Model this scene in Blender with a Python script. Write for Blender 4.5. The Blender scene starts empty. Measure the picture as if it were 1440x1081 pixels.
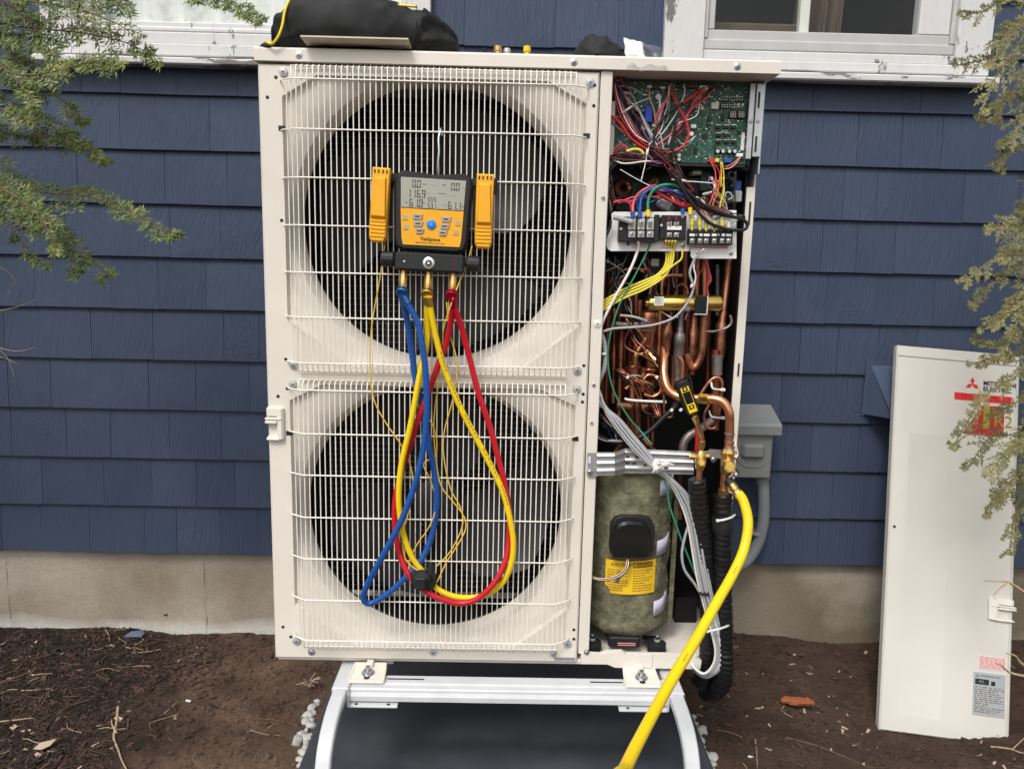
import bpy, math, random
from mathutils import Vector, Matrix, noise

# ------------------------------------------------------------------ camera, sky, sun, exposure
sc = bpy.context.scene
CAM = Vector((0.5045, -1.6312, 0.9126)); PITCH, YAW, ROLL = 0.16416, 0.01285, 0.02282
FPX, CX, CY = 1082.0, 720.0, 540.5            # focal length and centre in photo pixels
_f = Vector((math.sin(YAW)*math.cos(PITCH), math.cos(YAW)*math.cos(PITCH), -math.sin(PITCH)))
_r = _f.cross(Vector((0, 0, 1))).normalized(); _u = _r.cross(_f)
RT = math.cos(ROLL)*_r + math.sin(ROLL)*_u; UP = -math.sin(ROLL)*_r + math.cos(ROLL)*_u
cd = bpy.data.cameras.new('camera'); cam = bpy.data.objects.new('camera', cd)
sc.collection.objects.link(cam); sc.camera = cam
cd.sensor_fit = 'HORIZONTAL'; cd.sensor_width = 36; cd.lens = 36*FPX/1440; cd.clip_start = 0.02; cd.clip_end = 500
cam.matrix_world = Matrix(((RT.x, UP.x, -_f.x, CAM.x), (RT.y, UP.y, -_f.y, CAM.y), (RT.z, UP.z, -_f.z, CAM.z), (0, 0, 0, 1)))

SUN_EL, SUN_AZ = math.radians(52), math.radians(205)      # azimuth: 180 = from behind the camera
w = bpy.data.worlds.new('World'); sc.world = w; w.use_nodes = True
nt = w.node_tree; bg = nt.nodes['Background']
sky = nt.nodes.new('ShaderNodeTexSky'); sky.sky_type = 'NISHITA'; sky.sun_disc = False
sky.sun_elevation = SUN_EL; sky.sun_rotation = SUN_AZ; sky.air_density = 1.6; sky.dust_density = 4.0; sky.ozone_density = 1.0
hs = nt.nodes.new('ShaderNodeHueSaturation'); hs.inputs['Saturation'].default_value = 0.22
nt.links.new(sky.outputs[0], hs.inputs['Color']); nt.links.new(hs.outputs[0], bg.inputs['Color'])
bg.inputs['Strength'].default_value = 0.15
sl = bpy.data.lights.new('sun', 'SUN'); sl.energy = 1.5; sl.angle = math.radians(14); sl.color = (1, .965, .92)
so = bpy.data.objects.new('sun', sl); sc.collection.objects.link(so)
_sd = Vector((math.sin(SUN_AZ)*math.cos(SUN_EL), math.cos(SUN_AZ)*math.cos(SUN_EL), math.sin(SUN_EL)))
so.rotation_euler = _sd.to_track_quat('Z', 'Y').to_euler(); so.location = (-2, -4, 6)
vs = sc.view_settings; vs.view_transform = 'Standard'; vs.look = 'None'; vs.gamma = 1; vs.use_curve_mapping = False
vs.exposure = 0.26

# ------------------------------------------------------------------ helpers
def P(x, y, Y):                      # point of the vertical plane at depth Y that the photo shows at pixel (x, y)
    d = _f + RT*((x-CX)/FPX) - UP*((y-CY)/FPX)
    return CAM + d*((Y-CAM.y)/d.y)
def PZ(x, y, Z):                     # the same for a horizontal plane
    d = _f + RT*((x-CX)/FPX) - UP*((y-CY)/FPX)
    return CAM + d*((Z-CAM.z)/d.z)
def zoomer(x0, y0, s, Y0=0.0):
    def g(x, y, Y=None): return P(x0+x/s, y0+y/s, Y0 if Y is None else Y)
    return g
ZA = zoomer(840, 90, 5.76, .05); ZB = zoomer(840, 230, 6.26, .03); ZC = zoomer(830, 350, 6.0, .08)
ZD = zoomer(820, 500, 4.8, .02); ZE = zoomer(810, 640, 3.727, 0.0)
rnd = random.Random(7)
def lin(h):
    h = h.lstrip('#'); o = []
    for i in (0, 2, 4):
        c = int(h[i:i+2], 16)/255; o.append(c/12.92 if c <= .04045 else ((c+.055)/1.055)**2.4)
    return tuple(o)+(1,)
MATS = {}
def M(name, col, rough=.5, metal=0, var=0., vs_=6, bump=0., bs=60, col2=None, mix=(.45, .6), spec=.35, stretch=None, alpha=1, trans=0, emit=0, coat=0, detail=4, sss=0):
    if isinstance(col, str): col = lin(col)
    if isinstance(col2, str): col2 = lin(col2)
    m = bpy.data.materials.new(name); m.use_nodes = True; t = m.node_tree; b = t.nodes['Principled BSDF']
    b.inputs['Roughness'].default_value = rough; b.inputs['Metallic'].default_value = metal
    b.inputs['Specular IOR Level'].default_value = spec; b.inputs['Coat Weight'].default_value = coat
    b.inputs['Base Color'].default_value = tuple(col[:3])+(1,); b.inputs['Alpha'].default_value = alpha
    b.inputs['Transmission Weight'].default_value = trans
    if emit: b.inputs['Emission Color'].default_value = tuple(col[:3])+(1,); b.inputs['Emission Strength'].default_value = emit
    if var or bump or col2:
        g = t.nodes.new('ShaderNodeNewGeometry'); vec = g.outputs['Position']
        oi = t.nodes.new('ShaderNodeObjectInfo'); ad = t.nodes.new('ShaderNodeVectorMath'); ad.operation = 'ADD'
        sc_ = t.nodes.new('ShaderNodeMath'); sc_.operation = 'MULTIPLY'; sc_.inputs[1].default_value = 37.0
        t.links.new(oi.outputs['Random'], sc_.inputs[0]); t.links.new(vec, ad.inputs[0]); t.links.new(sc_.outputs[0], ad.inputs[1]); vec = ad.outputs[0]
        if stretch:
            mp = t.nodes.new('ShaderNodeMapping'); mp.inputs['Scale'].default_value = stretch; t.links.new(vec, mp.inputs['Vector']); vec = mp.outputs[0]
        def nz(scale, det=detail):
            n = t.nodes.new('ShaderNodeTexNoise'); n.inputs['Scale'].default_value = scale; n.inputs['Detail'].default_value = det; n.inputs['Roughness'].default_value = .6
            t.links.new(vec, n.inputs['Vector']); return n
        cur = None
        if col2:
            n = nz(vs_); r = t.nodes.new('ShaderNodeValToRGB'); r.color_ramp.elements[0].position = mix[0]; r.color_ramp.elements[1].position = mix[1]
            r.color_ramp.elements[0].color = tuple(col[:3])+(1,); r.color_ramp.elements[1].color = tuple(col2[:3])+(1,)
            t.links.new(n.outputs['Fac'], r.inputs[0]); cur = r.outputs[0]
        if var:
            n = nz(vs_*1.7+1); mr = t.nodes.new('ShaderNodeMapRange'); mr.inputs[1].default_value = .3; mr.inputs[2].default_value = .7
            mr.inputs[3].default_value = 1-var; mr.inputs[4].default_value = 1+var
            t.links.new(n.outputs['Fac'], mr.inputs[0]); mx = t.nodes.new('ShaderNodeVectorMath'); mx.operation = 'SCALE'
            if cur: t.links.new(cur, mx.inputs[0])
            else: mx.inputs[0].default_value = tuple(col[:3])
            t.links.new(mr.outputs[0], mx.inputs['Scale']); cur = mx.outputs[0]
            rr = t.nodes.new('ShaderNodeMapRange'); rr.inputs[3].default_value = max(.02, rough-.1); rr.inputs[4].default_value = min(1, rough+.1)
            t.links.new(n.outputs['Fac'], rr.inputs[0]); t.links.new(rr.outputs[0], b.inputs['Roughness'])
        if cur: t.links.new(cur, b.inputs['Base Color'])
        if bump:
            n = nz(bs, 5); bp = t.nodes.new('ShaderNodeBump'); bp.inputs['Strength'].default_value = bump; bp.inputs['Distance'].default_value = .004
            t.links.new(n.outputs['Fac'], bp.inputs['Height']); t.links.new(bp.outputs[0], b.inputs['Normal'])
    MATS[name] = m; return m

def cr(pts, k=5):                    # Catmull-Rom through the points
    pts = [Vector(p) for p in pts]
    if len(pts) < 3: return pts
    q = [pts[0]*2-pts[1]]+pts+[pts[-1]*2-pts[-2]]; out = []
    for i in range(1, len(q)-2):
        a, b, c, d = q[i-1:i+3]
        for j in range(k):
            t = j/k
            out.append(.5*((2*b)+(c-a)*t+(2*a-5*b+4*c-d)*t*t+(3*b-a-3*c+d)*t**3))
    out.append(pts[-1]); return out
_boxf = [(0,1,3,2),(4,6,7,5),(0,4,5,1),(2,3,7,6),(0,2,6,4),(1,5,7,3)]
class MB:
    def __init__(s): s.v, s.f, s.m, s.mats = [], [], [], []
    def mi(s, mat):
        m = MATS[mat]
        if m not in s.mats: s.mats.append(m)
        return s.mats.index(m)
    def add(s, v, f, mat):
        o = len(s.v); k = s.mi(mat); s.v += [tuple(p) for p in v]; s.f += [tuple(i+o for i in q) for q in f]; s.m += [k]*len(f); return s
    def box(s, c, size, mat, ch=0, R=None):
        hx, hy, hz = [q/2 for q in size]; c = Vector(c)
        if not ch:
            v = [Vector((x*hx, y*hy, z*hz)) for x in (-1, 1) for y in (-1, 1) for z in (-1, 1)]; f = _boxf
        else:
            ch = min(ch, hx*.95, hy*.95, hz*.95); v = []; ix = {}
            for x in (-1, 1):
                for y in (-1, 1):
                    for z in (-1, 1):
                        for a in range(3):
                            ix[(x, y, z, a)] = len(v)
                            v.append(Vector((x*(hx-(ch if a != 0 else 0)), y*(hy-(ch if a != 1 else 0)), z*(hz-(ch if a != 2 else 0)))))
            f = []
            for a in range(3):
                b_, c_ = (a+1) % 3, (a+2) % 3
                for sg in (-1, 1):
                    q = []
                    for (p1, p2) in ((-1,-1),(1,-1),(1,1),(-1,1)):
                        k = [0, 0, 0]; k[a] = sg; k[b_] = p1; k[c_] = p2; q.append(ix[(*k, a)])
                    f.append(tuple(q if sg > 0 else q[::-1]))
                for p1 in (-1, 1):          # edges along axis a between faces b_ and c_
                    for p2 in (-1, 1):
                        e = []
                        for sg in (-1, 1):
                            k = [0, 0, 0]; k[a] = sg; k[b_] = p1; k[c_] = p2; e.append((ix[(*k, b_)], ix[(*k, c_)]))
                        q = (e[0][0], e[1][0], e[1][1], e[0][1]); f.append(q if p1*p2 > 0 else q[::-1])
            for x in (-1, 1):
                for y in (-1, 1):
                    for z in (-1, 1):
                        q = tuple(ix[(x, y, z, a)] for a in range(3)); f.append(q if x*y*z > 0 else q[::-1])
        if R is not None: v = [R @ p for p in v]
        return s.add([p+c for p in v], f, mat)
    def bx(s, x0, x1, y0, y1, z0, z1, mat, ch=0): return s.box(((x0+x1)/2, (y0+y1)/2, (z0+z1)/2), (abs(x1-x0), abs(y1-y0), abs(z1-z0)), mat, ch)
    def boxz(s, Z, x0, y0, x1, y1, Y, d, mat, ch=0, back=False):   # box whose front face at depth Y covers a zoom rectangle
        xm, ym = (x0+x1)/2, (y0+y1)/2
        a, b = Z(x0, ym, Y).x, Z(x1, ym, Y).x; t, u = Z(xm, y0, Y).z, Z(xm, y1, Y).z
        return s.bx(a, b, Y, Y+d, u, t, mat, ch)
    def tube(s, pts, r, mat, n=8, cap=True, closed=False, flat=None):
        pts = [Vector(p) for p in pts]; L = len(pts)
        rs = r if isinstance(r, (list, tuple)) else [r]*L
        v, f = [], []; nrm = None
        for i, p in enumerate(pts):
            t = (pts[min(i+1, L-1)]-pts[max(i-1, 0)])
            if closed: t = pts[(i+1) % L]-pts[(i-1) % L]
            t = t.normalized() if t.length > 1e-9 else Vector((0, 0, 1))
            if nrm is None:
                nrm = t.orthogonal().normalized() if flat is None else (flat-t*flat.dot(t)).normalized()
            nrm = (nrm-t*nrm.dot(t)); nrm = nrm.normalized() if nrm.length > 1e-6 else t.orthogonal().normalized()
            bi = t.cross(nrm)
            for j in range(n):
                a = 2*math.pi*(j+.5)/n; v.append(p+(nrm*math.cos(a)+bi*math.sin(a))*rs[i])
        R_ = L if closed else L-1
        for i in range(R_):
            for j in range(n):
                a, b = i*n+j, i*n+(j+1) % n; c, d = ((i+1) % L)*n+(j+1) % n, ((i+1) % L)*n+j; f.append((a, b, c, d))
        if cap and not closed: f.append(tuple(range(n))[::-1]); f.append(tuple((L-1)*n+j for j in range(n)))
        return s.add(v, f, mat)
    def cyl(s, p0, p1, r, mat, n=16, r1=None): return s.tube([p0, p1], [r, r if r1 is None else r1], mat, n)
    def lathe(s, o, axis, prof, mat, n=20):       # prof: (distance along axis, radius)
        o = Vector(o); a = Vector(axis).normalized(); return s.tube([o+a*(h+i*1e-7) for i, (h, r) in enumerate(prof)], [max(r, 1e-4) for h, r in prof], mat, n)
    def prism(s, poly, y0, y1, mat, ch=0):        # outline in x-z, extruded along y; ch chamfers the front (y0) edge
        n = len(poly); cx = sum(p[0] for p in poly)/n; cz = sum(p[1] for p in poly)/n
        if sum(poly[i][0]*poly[(i+1) % n][1]-poly[(i+1) % n][0]*poly[i][1] for i in range(n)) < 0: poly = poly[::-1]
        def ins(p, d):
            q = Vector((p[0]-cx, p[1]-cz)); L = max(q.length, 1e-6); return (cx+q.x*(1-d/L), cz+q.y*(1-d/L))
        rings = [([ins(p, ch) for p in poly], y0), (poly, y0+ch), (poly, y1)] if ch else [(poly, y0), (poly, y1)]
        v = [(p[0], y, p[1]) for r, y in rings for p in r]; f = [tuple(range(n))]
        for k in range(len(rings)-1):
            for i in range(n): f.append((k*n+i, (k+1)*n+i, (k+1)*n+(i+1) % n, k*n+(i+1) % n))
        f.append(tuple((len(rings)-1)*n+i for i in range(n))[::-1]); return s.add(v, f, mat)
    def sphere(s, c, r, mat, nu=10, nv=7, sq=(1, 1, 1), jit=0):
        c = Vector(c); v = [c+Vector((0, 0, r*sq[2]))]; f = []
        for i in range(1, nv):
            for j in range(nu):
                a, b = math.pi*i/nv, 2*math.pi*j/nu; k = r*(1+rnd.uniform(-jit, jit))
                v.append(c+Vector((k*sq[0]*math.sin(a)*math.cos(b), k*sq[1]*math.sin(a)*math.sin(b), k*sq[2]*math.cos(a))))
        v.append(c-Vector((0, 0, r*sq[2])))
        for j in range(nu): f.append((0, 1+j, 1+(j+1) % nu)); f.append((len(v)-1, 1+(nv-2)*nu+(j+1) % nu, 1+(nv-2)*nu+j))
        for i in range(nv-2):
            for j in range(nu): a = 1+i*nu; f.append((a+j, a+nu+j, a+nu+(j+1) % nu, a+(j+1) % nu))
        return s.add(v, f, mat)
    def text(s, body, size, mat, mtx, align='CENTER', bold=0, sx=1.0, extr=.0002):   # mtx: text x-y plane to the target frame
        cu = bpy.data.curves.new('t', 'FONT'); cu.body = body; cu.size = size; cu.align_x = align; cu.align_y = 'CENTER'; cu.resolution_u = 2
        cu.extrude = extr; cu.offset = bold
        o = bpy.data.objects.new('t', cu); sc.collection.objects.link(o); bpy.context.view_layer.update()
        me = o.to_mesh(); v = [mtx @ Vector((p.co.x*sx, p.co.y, p.co.z)) for p in me.vertices]; f = [tuple(q.vertices) for q in me.polygons]
        s.add(v, f, mat); o.to_mesh_clear(); bpy.data.objects.remove(o); bpy.data.curves.remove(cu); return s
    def build(s, name, parent=None, ang=35, smooth=True):
        return build(name, s.v, s.f, s.mats, s.m, parent, ang, smooth)
FRONT = Matrix(((1,0,0,0),(0,0,-1,0),(0,1,0,0),(0,0,0,1)))     # text plane (x right, y up, z to viewer) -> x, -y, z
def face(x, y, z): return Matrix.Translation((x, y, z)) @ FRONT
ORG = {}
def build(name, v, f, mats, mi=None, parent=None, ang=35, smooth=True):
    n = len(v); lo = [min(p[i] for p in v) for i in range(3)]; hi = [max(p[i] for p in v) for i in range(3)]
    c = Vector([(lo[i]+hi[i])/2 for i in range(3)]); c.z = lo[2]
    me = bpy.data.meshes.new(name); me.from_pydata([(p[0]-c.x, p[1]-c.y, p[2]-c.z) for p in v], [], f)
    for m in mats: me.materials.append(m)
    if mi and len(mats) > 1: me.polygons.foreach_set('material_index', mi)
    if smooth:
        me.polygons.foreach_set('use_smooth', [True]*len(f)); me.set_sharp_from_angle(angle=math.radians(ang))
    o = bpy.data.objects.new(name, me); sc.collection.objects.link(o)
    if parent: o.parent = parent; o.location = c-ORG[parent]
    else: o.location = c
    ORG[o] = c; return o
def tag(o, label=None, cat=None, group=None, kind=None):
    if label: o['label'] = label
    if cat: o['category'] = cat
    if group: o['group'] = group
    if kind: o['kind'] = kind
    return o
def thing(name, loc, label, cat, group=None):
    o = bpy.data.objects.new(name, None); sc.collection.objects.link(o); o.location = loc; o.empty_display_size = .05
    ORG[o] = Vector(loc); return tag(o, label, cat, group)
def frame(name, mtx, label, cat, group=None):       # a thing built in its own local frame
    o = thing(name, (0, 0, 0), label, cat, group); o.matrix_world = mtx; return o
# ------------------------------------------------------------------ materials
M('cream', (.685, .64, .572), .42, var=.055, vs_=2, bump=.02, bs=400)
M('cream_dark', (.50, .45, .385), .5, var=.06)
M('wire_white', (.80, .76, .69), .38)
M('plastic_cream', (.73, .69, .62), .4)
M('black_inside', (.006, .006, .0065), .6)
M('blade', (.017, .0175, .0185), .5, spec=.35)
M('hood_paint', (.056, .076, .122), .5, var=.05, spec=.25)
M('screw_zinc', (.46, .46, .45), .5, metal=.45)
M('grid', (.13, .133, .135), .5)
M('coil', (.010, .010, .011), .6, var=.3, vs_=40)
M('steel', (.52, .53, .54), .35, metal=1, var=.12, vs_=30, bump=.05)
M('galv', (.56, .575, .59), .42, metal=.85, var=.12, vs_=25)
M('white_steel', (.54, .55, .565), .4, metal=.0, var=.06, vs_=14)
M('copper', (.56, .24, .14), .36, metal=.9, col2=(.14, .052, .038), vs_=22, mix=(.42, .62), var=.12)
M('copper_bright', (.70, .31, .16), .30, metal=.9, var=.15, vs_=25)
M('copper_dark', (.30, .10, .065), .40, metal=.8, var=.3, vs_=20)
M('brass', (.66, .43, .16), .3, metal=.95, var=.12, vs_=30)
M('brass_bright', (.72, .50, .13), .22, metal=.95, var=.1, vs_=20)
M('solder', (.30, .26, .25), .45, metal=.8, var=.25, vs_=60)
M('black_rubber', (.014, .014, .015), .55, var=.2)
M('black_plastic', (.018, .018, .019), .42, bump=.03, bs=500)
M('black_gloss', (.010, .010, .011), .2)
M('foam_black', (.010, .010, .011), .36, bump=.3, bs=140, var=.2)
M('cloth_black', (.013, .013, .014), .72, bump=.15, bs=300, var=.2)
M('bag_black', (.012, .0125, .0135), .7, bump=.12, bs=35, var=.25, vs_=9)
M('yellow_plastic', (.78, .37, .015), .38, var=.04)
M('yellow_hose', (.80, .56, .010), .33, var=.04)
M('yellow_cord', (.74, .46, .035), .45)
M('yellow_label', (.80, .50, .02), .5)
M('blue_hose', (.012, .075, .30), .33, var=.05)
M('red_hose', (.50, .010, .022), .33, var=.05)
M('blue_metal', (.05, .18, .42), .3, metal=.8)
M('gold_metal', (.55, .38, .08), .32, metal=.9)
M('red_metal', (.42, .012, .05), .3, metal=.7)
M('lcd', (.33, .335, .28), .25, var=.03)
M('lcd_ink', (.03, .032, .03), .5)
M('button_grey', (.36, .35, .31), .5)
M('button_blue', (.02, .20, .62), .35)
M('ink', (.02, .02, .02), .5)
M('ink_soft', (.12, .10, .05), .6)
M('pcb', (.018, .075, .050), .38, col2=(.045, .125, .085), vs_=70, mix=(.4, .62), var=.25)
M('pcb_dark', (.012, .035, .024), .45, col2=(.02, .06, .04), vs_=60)
M('chip', (.013, .014, .016), .35)
M('white_plastic', (.78, .77, .74), .4)
M('white_plate', (.76, .76, .75), .35, var=.04)
M('off_white', (.62, .61, .58), .5)
M('blue_cap', (.02, .06, .42), .3)
M('silver', (.66, .66, .66), .3, metal=.7)
M('led_segment', (.55, .52, .50), .5)
M('pale_led', (.75, .80, .60), .4)
M('w_red', (.55, .025, .03), .4); M('w_pink', (.60, .10, .13), .4); M('w_maroon', (.16, .02, .025), .4)
M('w_white', (.72, .70, .66), .4); M('w_black', (.012, .012, .013), .4); M('w_blue', (.02, .09, .32), .4)
M('w_green', (.03, .22, .12), .4); M('w_yellow', (.68, .58, .06), .4); M('w_grey', (.34, .35, .36), .42, var=.06)
M('w_orange', (.65, .18, .03), .4); M('w_peach', (.62, .36, .22), .4); M('w_purple', (.20, .07, .22), .4); M('w_brown', (.12, .05, .03), .4)
M('zip', (.72, .72, .68), .4)
M('wool', (.195, .185, .118), .95, col2=(.082, .078, .050), vs_=38, mix=(.36, .70), var=.28, bump=.8, bs=120, spec=.1)
M('fibre', (.30, .29, .18), .9)
M('lilac', (.50, .48, .60), .8, var=.06, bump=.1, bs=200)
M('conduit', (.22, .235, .245), .5, var=.06)
M('box_grey', (.215, .225, .222), .48, var=.04, bump=.03, bs=300)
M('pad', (.050, .055, .066), .5, col2=(.064, .070, .081), vs_=4, var=.12, bump=.12, bs=180)
M('pebble', (.46, .455, .44), .8, var=.15, vs_=20, bump=.3, bs=60, col2=(.33, .31, .28), mix=(.5, .7))
M('panel', (.57, .545, .495), .4, var=.03, vs_=3, bump=.02, bs=400)
M('red_print', (.62, .02, .015), .45); M('red_dark_print', (.36, .02, .015), .45); M('olive_print', (.30, .25, .02), .45)
M('pink_print', (.62, .26, .26), .5); M('plate_grey', (.40, .42, .44), .35, metal=.3)
M('cardboard', (.55, .50, .40), .7, var=.05)
M('twig', (.12, .085, .052), .85, var=.3, vs_=60, bump=.4, bs=200)
M('twig_pale', (.36, .27, .18), .85, var=.25, vs_=60, bump=.4, bs=200)
M('bark', (.09, .06, .042), .9, var=.35, vs_=20, bump=.8, bs=40)
M('red_wood', (.28, .085, .03), .85, var=.3, vs_=50, bump=.5, bs=120)
M('chip_pale', (.42, .33, .24), .85, var=.2); M('chip_red', (.085, .042, .030), .9, var=.3); M('chip_dark', (.030, .020, .015), .92, var=.35); M('chip_brown', (.065, .042, .031), .92, var=.3)
M('blue_paint_chip', (.075, .095, .155), .6)
M('reflection_sheet', (.80, .80, .79), .9, var=.08, vs_=14, col2=(.52, .53, .53), mix=(.48, .66))  # grey mottling imitates sky and branches mirrored in the left pane
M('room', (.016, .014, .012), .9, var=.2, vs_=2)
M('tan_tone', (.11, .075, .048), .9, var=.2)
M('alu_frame', (.46, .46, .45), .45, metal=.2, var=.06, vs_=8)

def special_materials():
    def base(name):
        m = bpy.data.materials.new(name); m.use_nodes = True; MATS[name] = m; t = m.node_tree; return t, t.nodes['Principled BSDF'], t.nodes.new, t.links.new
    # painted cedar shingles: blue paint over vertical grain relief, paint blisters in places
    t, b, N, L = base('shingle_paint')
    g = N('ShaderNodeNewGeometry'); oi = N('ShaderNodeObjectInfo'); a = N('ShaderNodeVectorMath'); a.operation = 'ADD'
    s = N('ShaderNodeMath'); s.operation = 'MULTIPLY'; s.inputs[1].default_value = 53; L(oi.outputs['Random'], s.inputs[0]); L(g.outputs['Position'], a.inputs[0]); L(s.outputs[0], a.inputs[1])
    mp = N('ShaderNodeMapping'); mp.inputs['Scale'].default_value = (1, 1, .06); L(a.outputs[0], mp.inputs[0])
    sk = N('ShaderNodeTexNoise'); sk.inputs['Scale'].default_value = 5; L(a.outputs[0], sk.inputs['Vector'])
    w_ = N('ShaderNodeTexNoise'); w_.inputs['Scale'].default_value = 150; w_.inputs['Detail'].default_value = 3; w_.inputs['Distortion'].default_value = .4
    ofs = N('ShaderNodeVectorMath'); ofs.operation = 'MULTIPLY_ADD'; ofs.inputs[1].default_value = (.09, 0, 0); L(sk.outputs['Color'], ofs.inputs[0]); L(mp.outputs[0], ofs.inputs[2]); L(ofs.outputs[0], w_.inputs['Vector'])
    bl = N('ShaderNodeTexNoise'); bl.inputs['Scale'].default_value = 95; bl.inputs['Detail'].default_value = 4; L(a.outputs[0], bl.inputs['Vector'])
    msk = N('ShaderNodeTexNoise'); msk.inputs['Scale'].default_value = 4.5; L(a.outputs[0], msk.inputs['Vector'])
    mr = N('ShaderNodeMapRange'); mr.inputs[1].default_value = .57; mr.inputs[2].default_value = .72; mr.inputs[4].default_value = .5; L(msk.outputs['Fac'], mr.inputs[0])
    mm = N('ShaderNodeMath'); mm.operation = 'MULTIPLY'; L(bl.outputs['Fac'], mm.inputs[0]); L(mr.outputs[0], mm.inputs[1])
    h = N('ShaderNodeMath'); h.operation = 'MULTIPLY_ADD'; h.inputs[1].default_value = .55; L(w_.outputs['Fac'], h.inputs[0]); L(mm.outputs[0], h.inputs[2])
    bp = N('ShaderNodeBump'); bp.inputs['Strength'].default_value = 1.0; bp.inputs['Distance'].default_value = .0062; L(h.outputs[0], bp.inputs['Height']); L(bp.outputs[0], b.inputs['Normal'])
    cn = N('ShaderNodeTexNoise'); cn.inputs['Scale'].default_value = 2.2; cn.inputs['Detail'].default_value = 5; L(a.outputs[0], cn.inputs['Vector'])
    rp = N('ShaderNodeValToRGB'); rp.color_ramp.elements[0].position = .3; rp.color_ramp.elements[1].position = .75
    rp.color_ramp.elements[0].color = (.039, .055, .095, 1); rp.color_ramp.elements[1].color = (.056, .075, .120, 1); L(cn.outputs['Fac'], rp.inputs[0])
    hv = N('ShaderNodeHueSaturation'); mv = N('ShaderNodeMapRange'); mv.inputs[3].default_value = .965; mv.inputs[4].default_value = 1.035; L(oi.outputs['Random'], mv.inputs[0]); L(mv.outputs[0], hv.inputs['Value']); L(rp.outputs[0], hv.inputs['Color'])
    L(hv.outputs[0], b.inputs['Base Color']); b.inputs['Roughness'].default_value = .5; b.inputs['Specular IOR Level'].default_value = .2
    # old white paint with peeled grey-brown wood
    for nm, th in (('white_trim', .63), ('white_sill', .525)):
        t, b, N, L = base(nm)
        g = N('ShaderNodeNewGeometry'); mp = N('ShaderNodeMapping'); mp.inputs['Scale'].default_value = (1, 1, .35) if nm == 'white_trim' else (.35, 1, 1.3); L(g.outputs['Position'], mp.inputs[0])
        n1 = N('ShaderNodeTexNoise'); n1.inputs['Scale'].default_value = 9; n1.inputs['Detail'].default_value = 9; n1.inputs['Roughness'].default_value = .68; L(mp.outputs[0], n1.inputs['Vector'])
        r = N('ShaderNodeValToRGB'); e = r.color_ramp.elements; e[0].position = th; e[0].color = (.64, .635, .62, 1); e[1].position = th+.012; e[1].color = (.17, .13, .10, 1); L(n1.outputs['Fac'], r.inputs[0])
        n2 = N('ShaderNodeTexNoise'); n2.inputs['Scale'].default_value = 60; n2.inputs['Detail'].default_value = 5; L(mp.outputs[0], n2.inputs['Vector'])
        mx = N('ShaderNodeMix'); mx.data_type = 'RGBA'; mx.blend_type = 'MULTIPLY'; mx.inputs[0].default_value = .22; L(r.outputs[0], mx.inputs[6]); L(n2.outputs['Color'], mx.inputs[7])
        hs_ = N('ShaderNodeHueSaturation'); hs_.inputs['Saturation'].default_value = .35; L(mx.outputs[2], hs_.inputs['Color']); L(hs_.outputs[0], b.inputs['Base Color'])
        bp = N('ShaderNodeBump'); bp.inputs['Strength'].default_value = .5; bp.inputs['Distance'].default_value = .002; L(n1.outputs['Fac'], bp.inputs['Height']); L(bp.outputs[0], b.inputs['Normal']); b.inputs['Roughness'].default_value = .6
    # concrete: warm grey, darker greenish-brown blotches growing to the right, sand grain
    t, b, N, L = base('concrete')
    g = N('ShaderNodeNewGeometry')
    n1 = N('ShaderNodeTexNoise'); n1.inputs['Scale'].default_value = 2.3; n1.inputs['Detail'].default_value = 7; L(g.outputs['Position'], n1.inputs['Vector'])
    r = N('ShaderNodeValToRGB'); e = r.color_ramp.elements; e[0].position = .36; e[0].color = (.25, .205, .155, 1); e[1].position = .64; e[1].color = (.45, .40, .335, 1); L(n1.outputs['Fac'], r.inputs[0])
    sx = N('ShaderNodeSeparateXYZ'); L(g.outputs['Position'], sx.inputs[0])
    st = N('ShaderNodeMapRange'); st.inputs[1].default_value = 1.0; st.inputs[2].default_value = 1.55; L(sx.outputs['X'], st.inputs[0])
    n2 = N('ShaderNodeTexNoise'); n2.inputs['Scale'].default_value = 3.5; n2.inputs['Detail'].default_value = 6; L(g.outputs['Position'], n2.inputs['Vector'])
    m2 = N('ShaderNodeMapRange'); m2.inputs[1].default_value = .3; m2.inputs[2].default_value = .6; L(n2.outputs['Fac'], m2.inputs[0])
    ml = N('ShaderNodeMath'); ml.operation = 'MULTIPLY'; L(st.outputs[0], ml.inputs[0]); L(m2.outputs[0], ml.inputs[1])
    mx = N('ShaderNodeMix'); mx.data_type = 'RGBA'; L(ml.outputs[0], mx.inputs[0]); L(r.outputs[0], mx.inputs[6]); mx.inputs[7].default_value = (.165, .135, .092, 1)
    wz = N('ShaderNodeMapRange'); wz.inputs[1].default_value = -.245; wz.inputs[2].default_value = -.285; n3 = N('ShaderNodeTexNoise'); n3.inputs['Scale'].default_value = 7; n3.inputs['Detail'].default_value = 5; L(g.outputs['Position'], n3.inputs['Vector'])
    ad = N('ShaderNodeMath'); ad.operation = 'MULTIPLY_ADD'; ad.inputs[1].default_value = .09; L(n3.outputs['Fac'], ad.inputs[0]); L(sx.outputs['Z'], ad.inputs[2]); L(ad.outputs[0], wz.inputs[0])
    wl = N('ShaderNodeMapRange'); wl.inputs[1].default_value = .6; wl.inputs[2].default_value = .1; wl.inputs[4].default_value = .8; L(sx.outputs['X'], wl.inputs[0])
    wm = N('ShaderNodeMath'); wm.operation = 'MULTIPLY'; L(wz.outputs[0], wm.inputs[0]); L(wl.outputs[0], wm.inputs[1])
    m3 = N('ShaderNodeMix'); m3.data_type = 'RGBA'; L(wm.outputs[0], m3.inputs[0]); L(mx.outputs[2], m3.inputs[6]); m3.inputs[7].default_value = (.58, .56, .52, 1)
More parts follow.
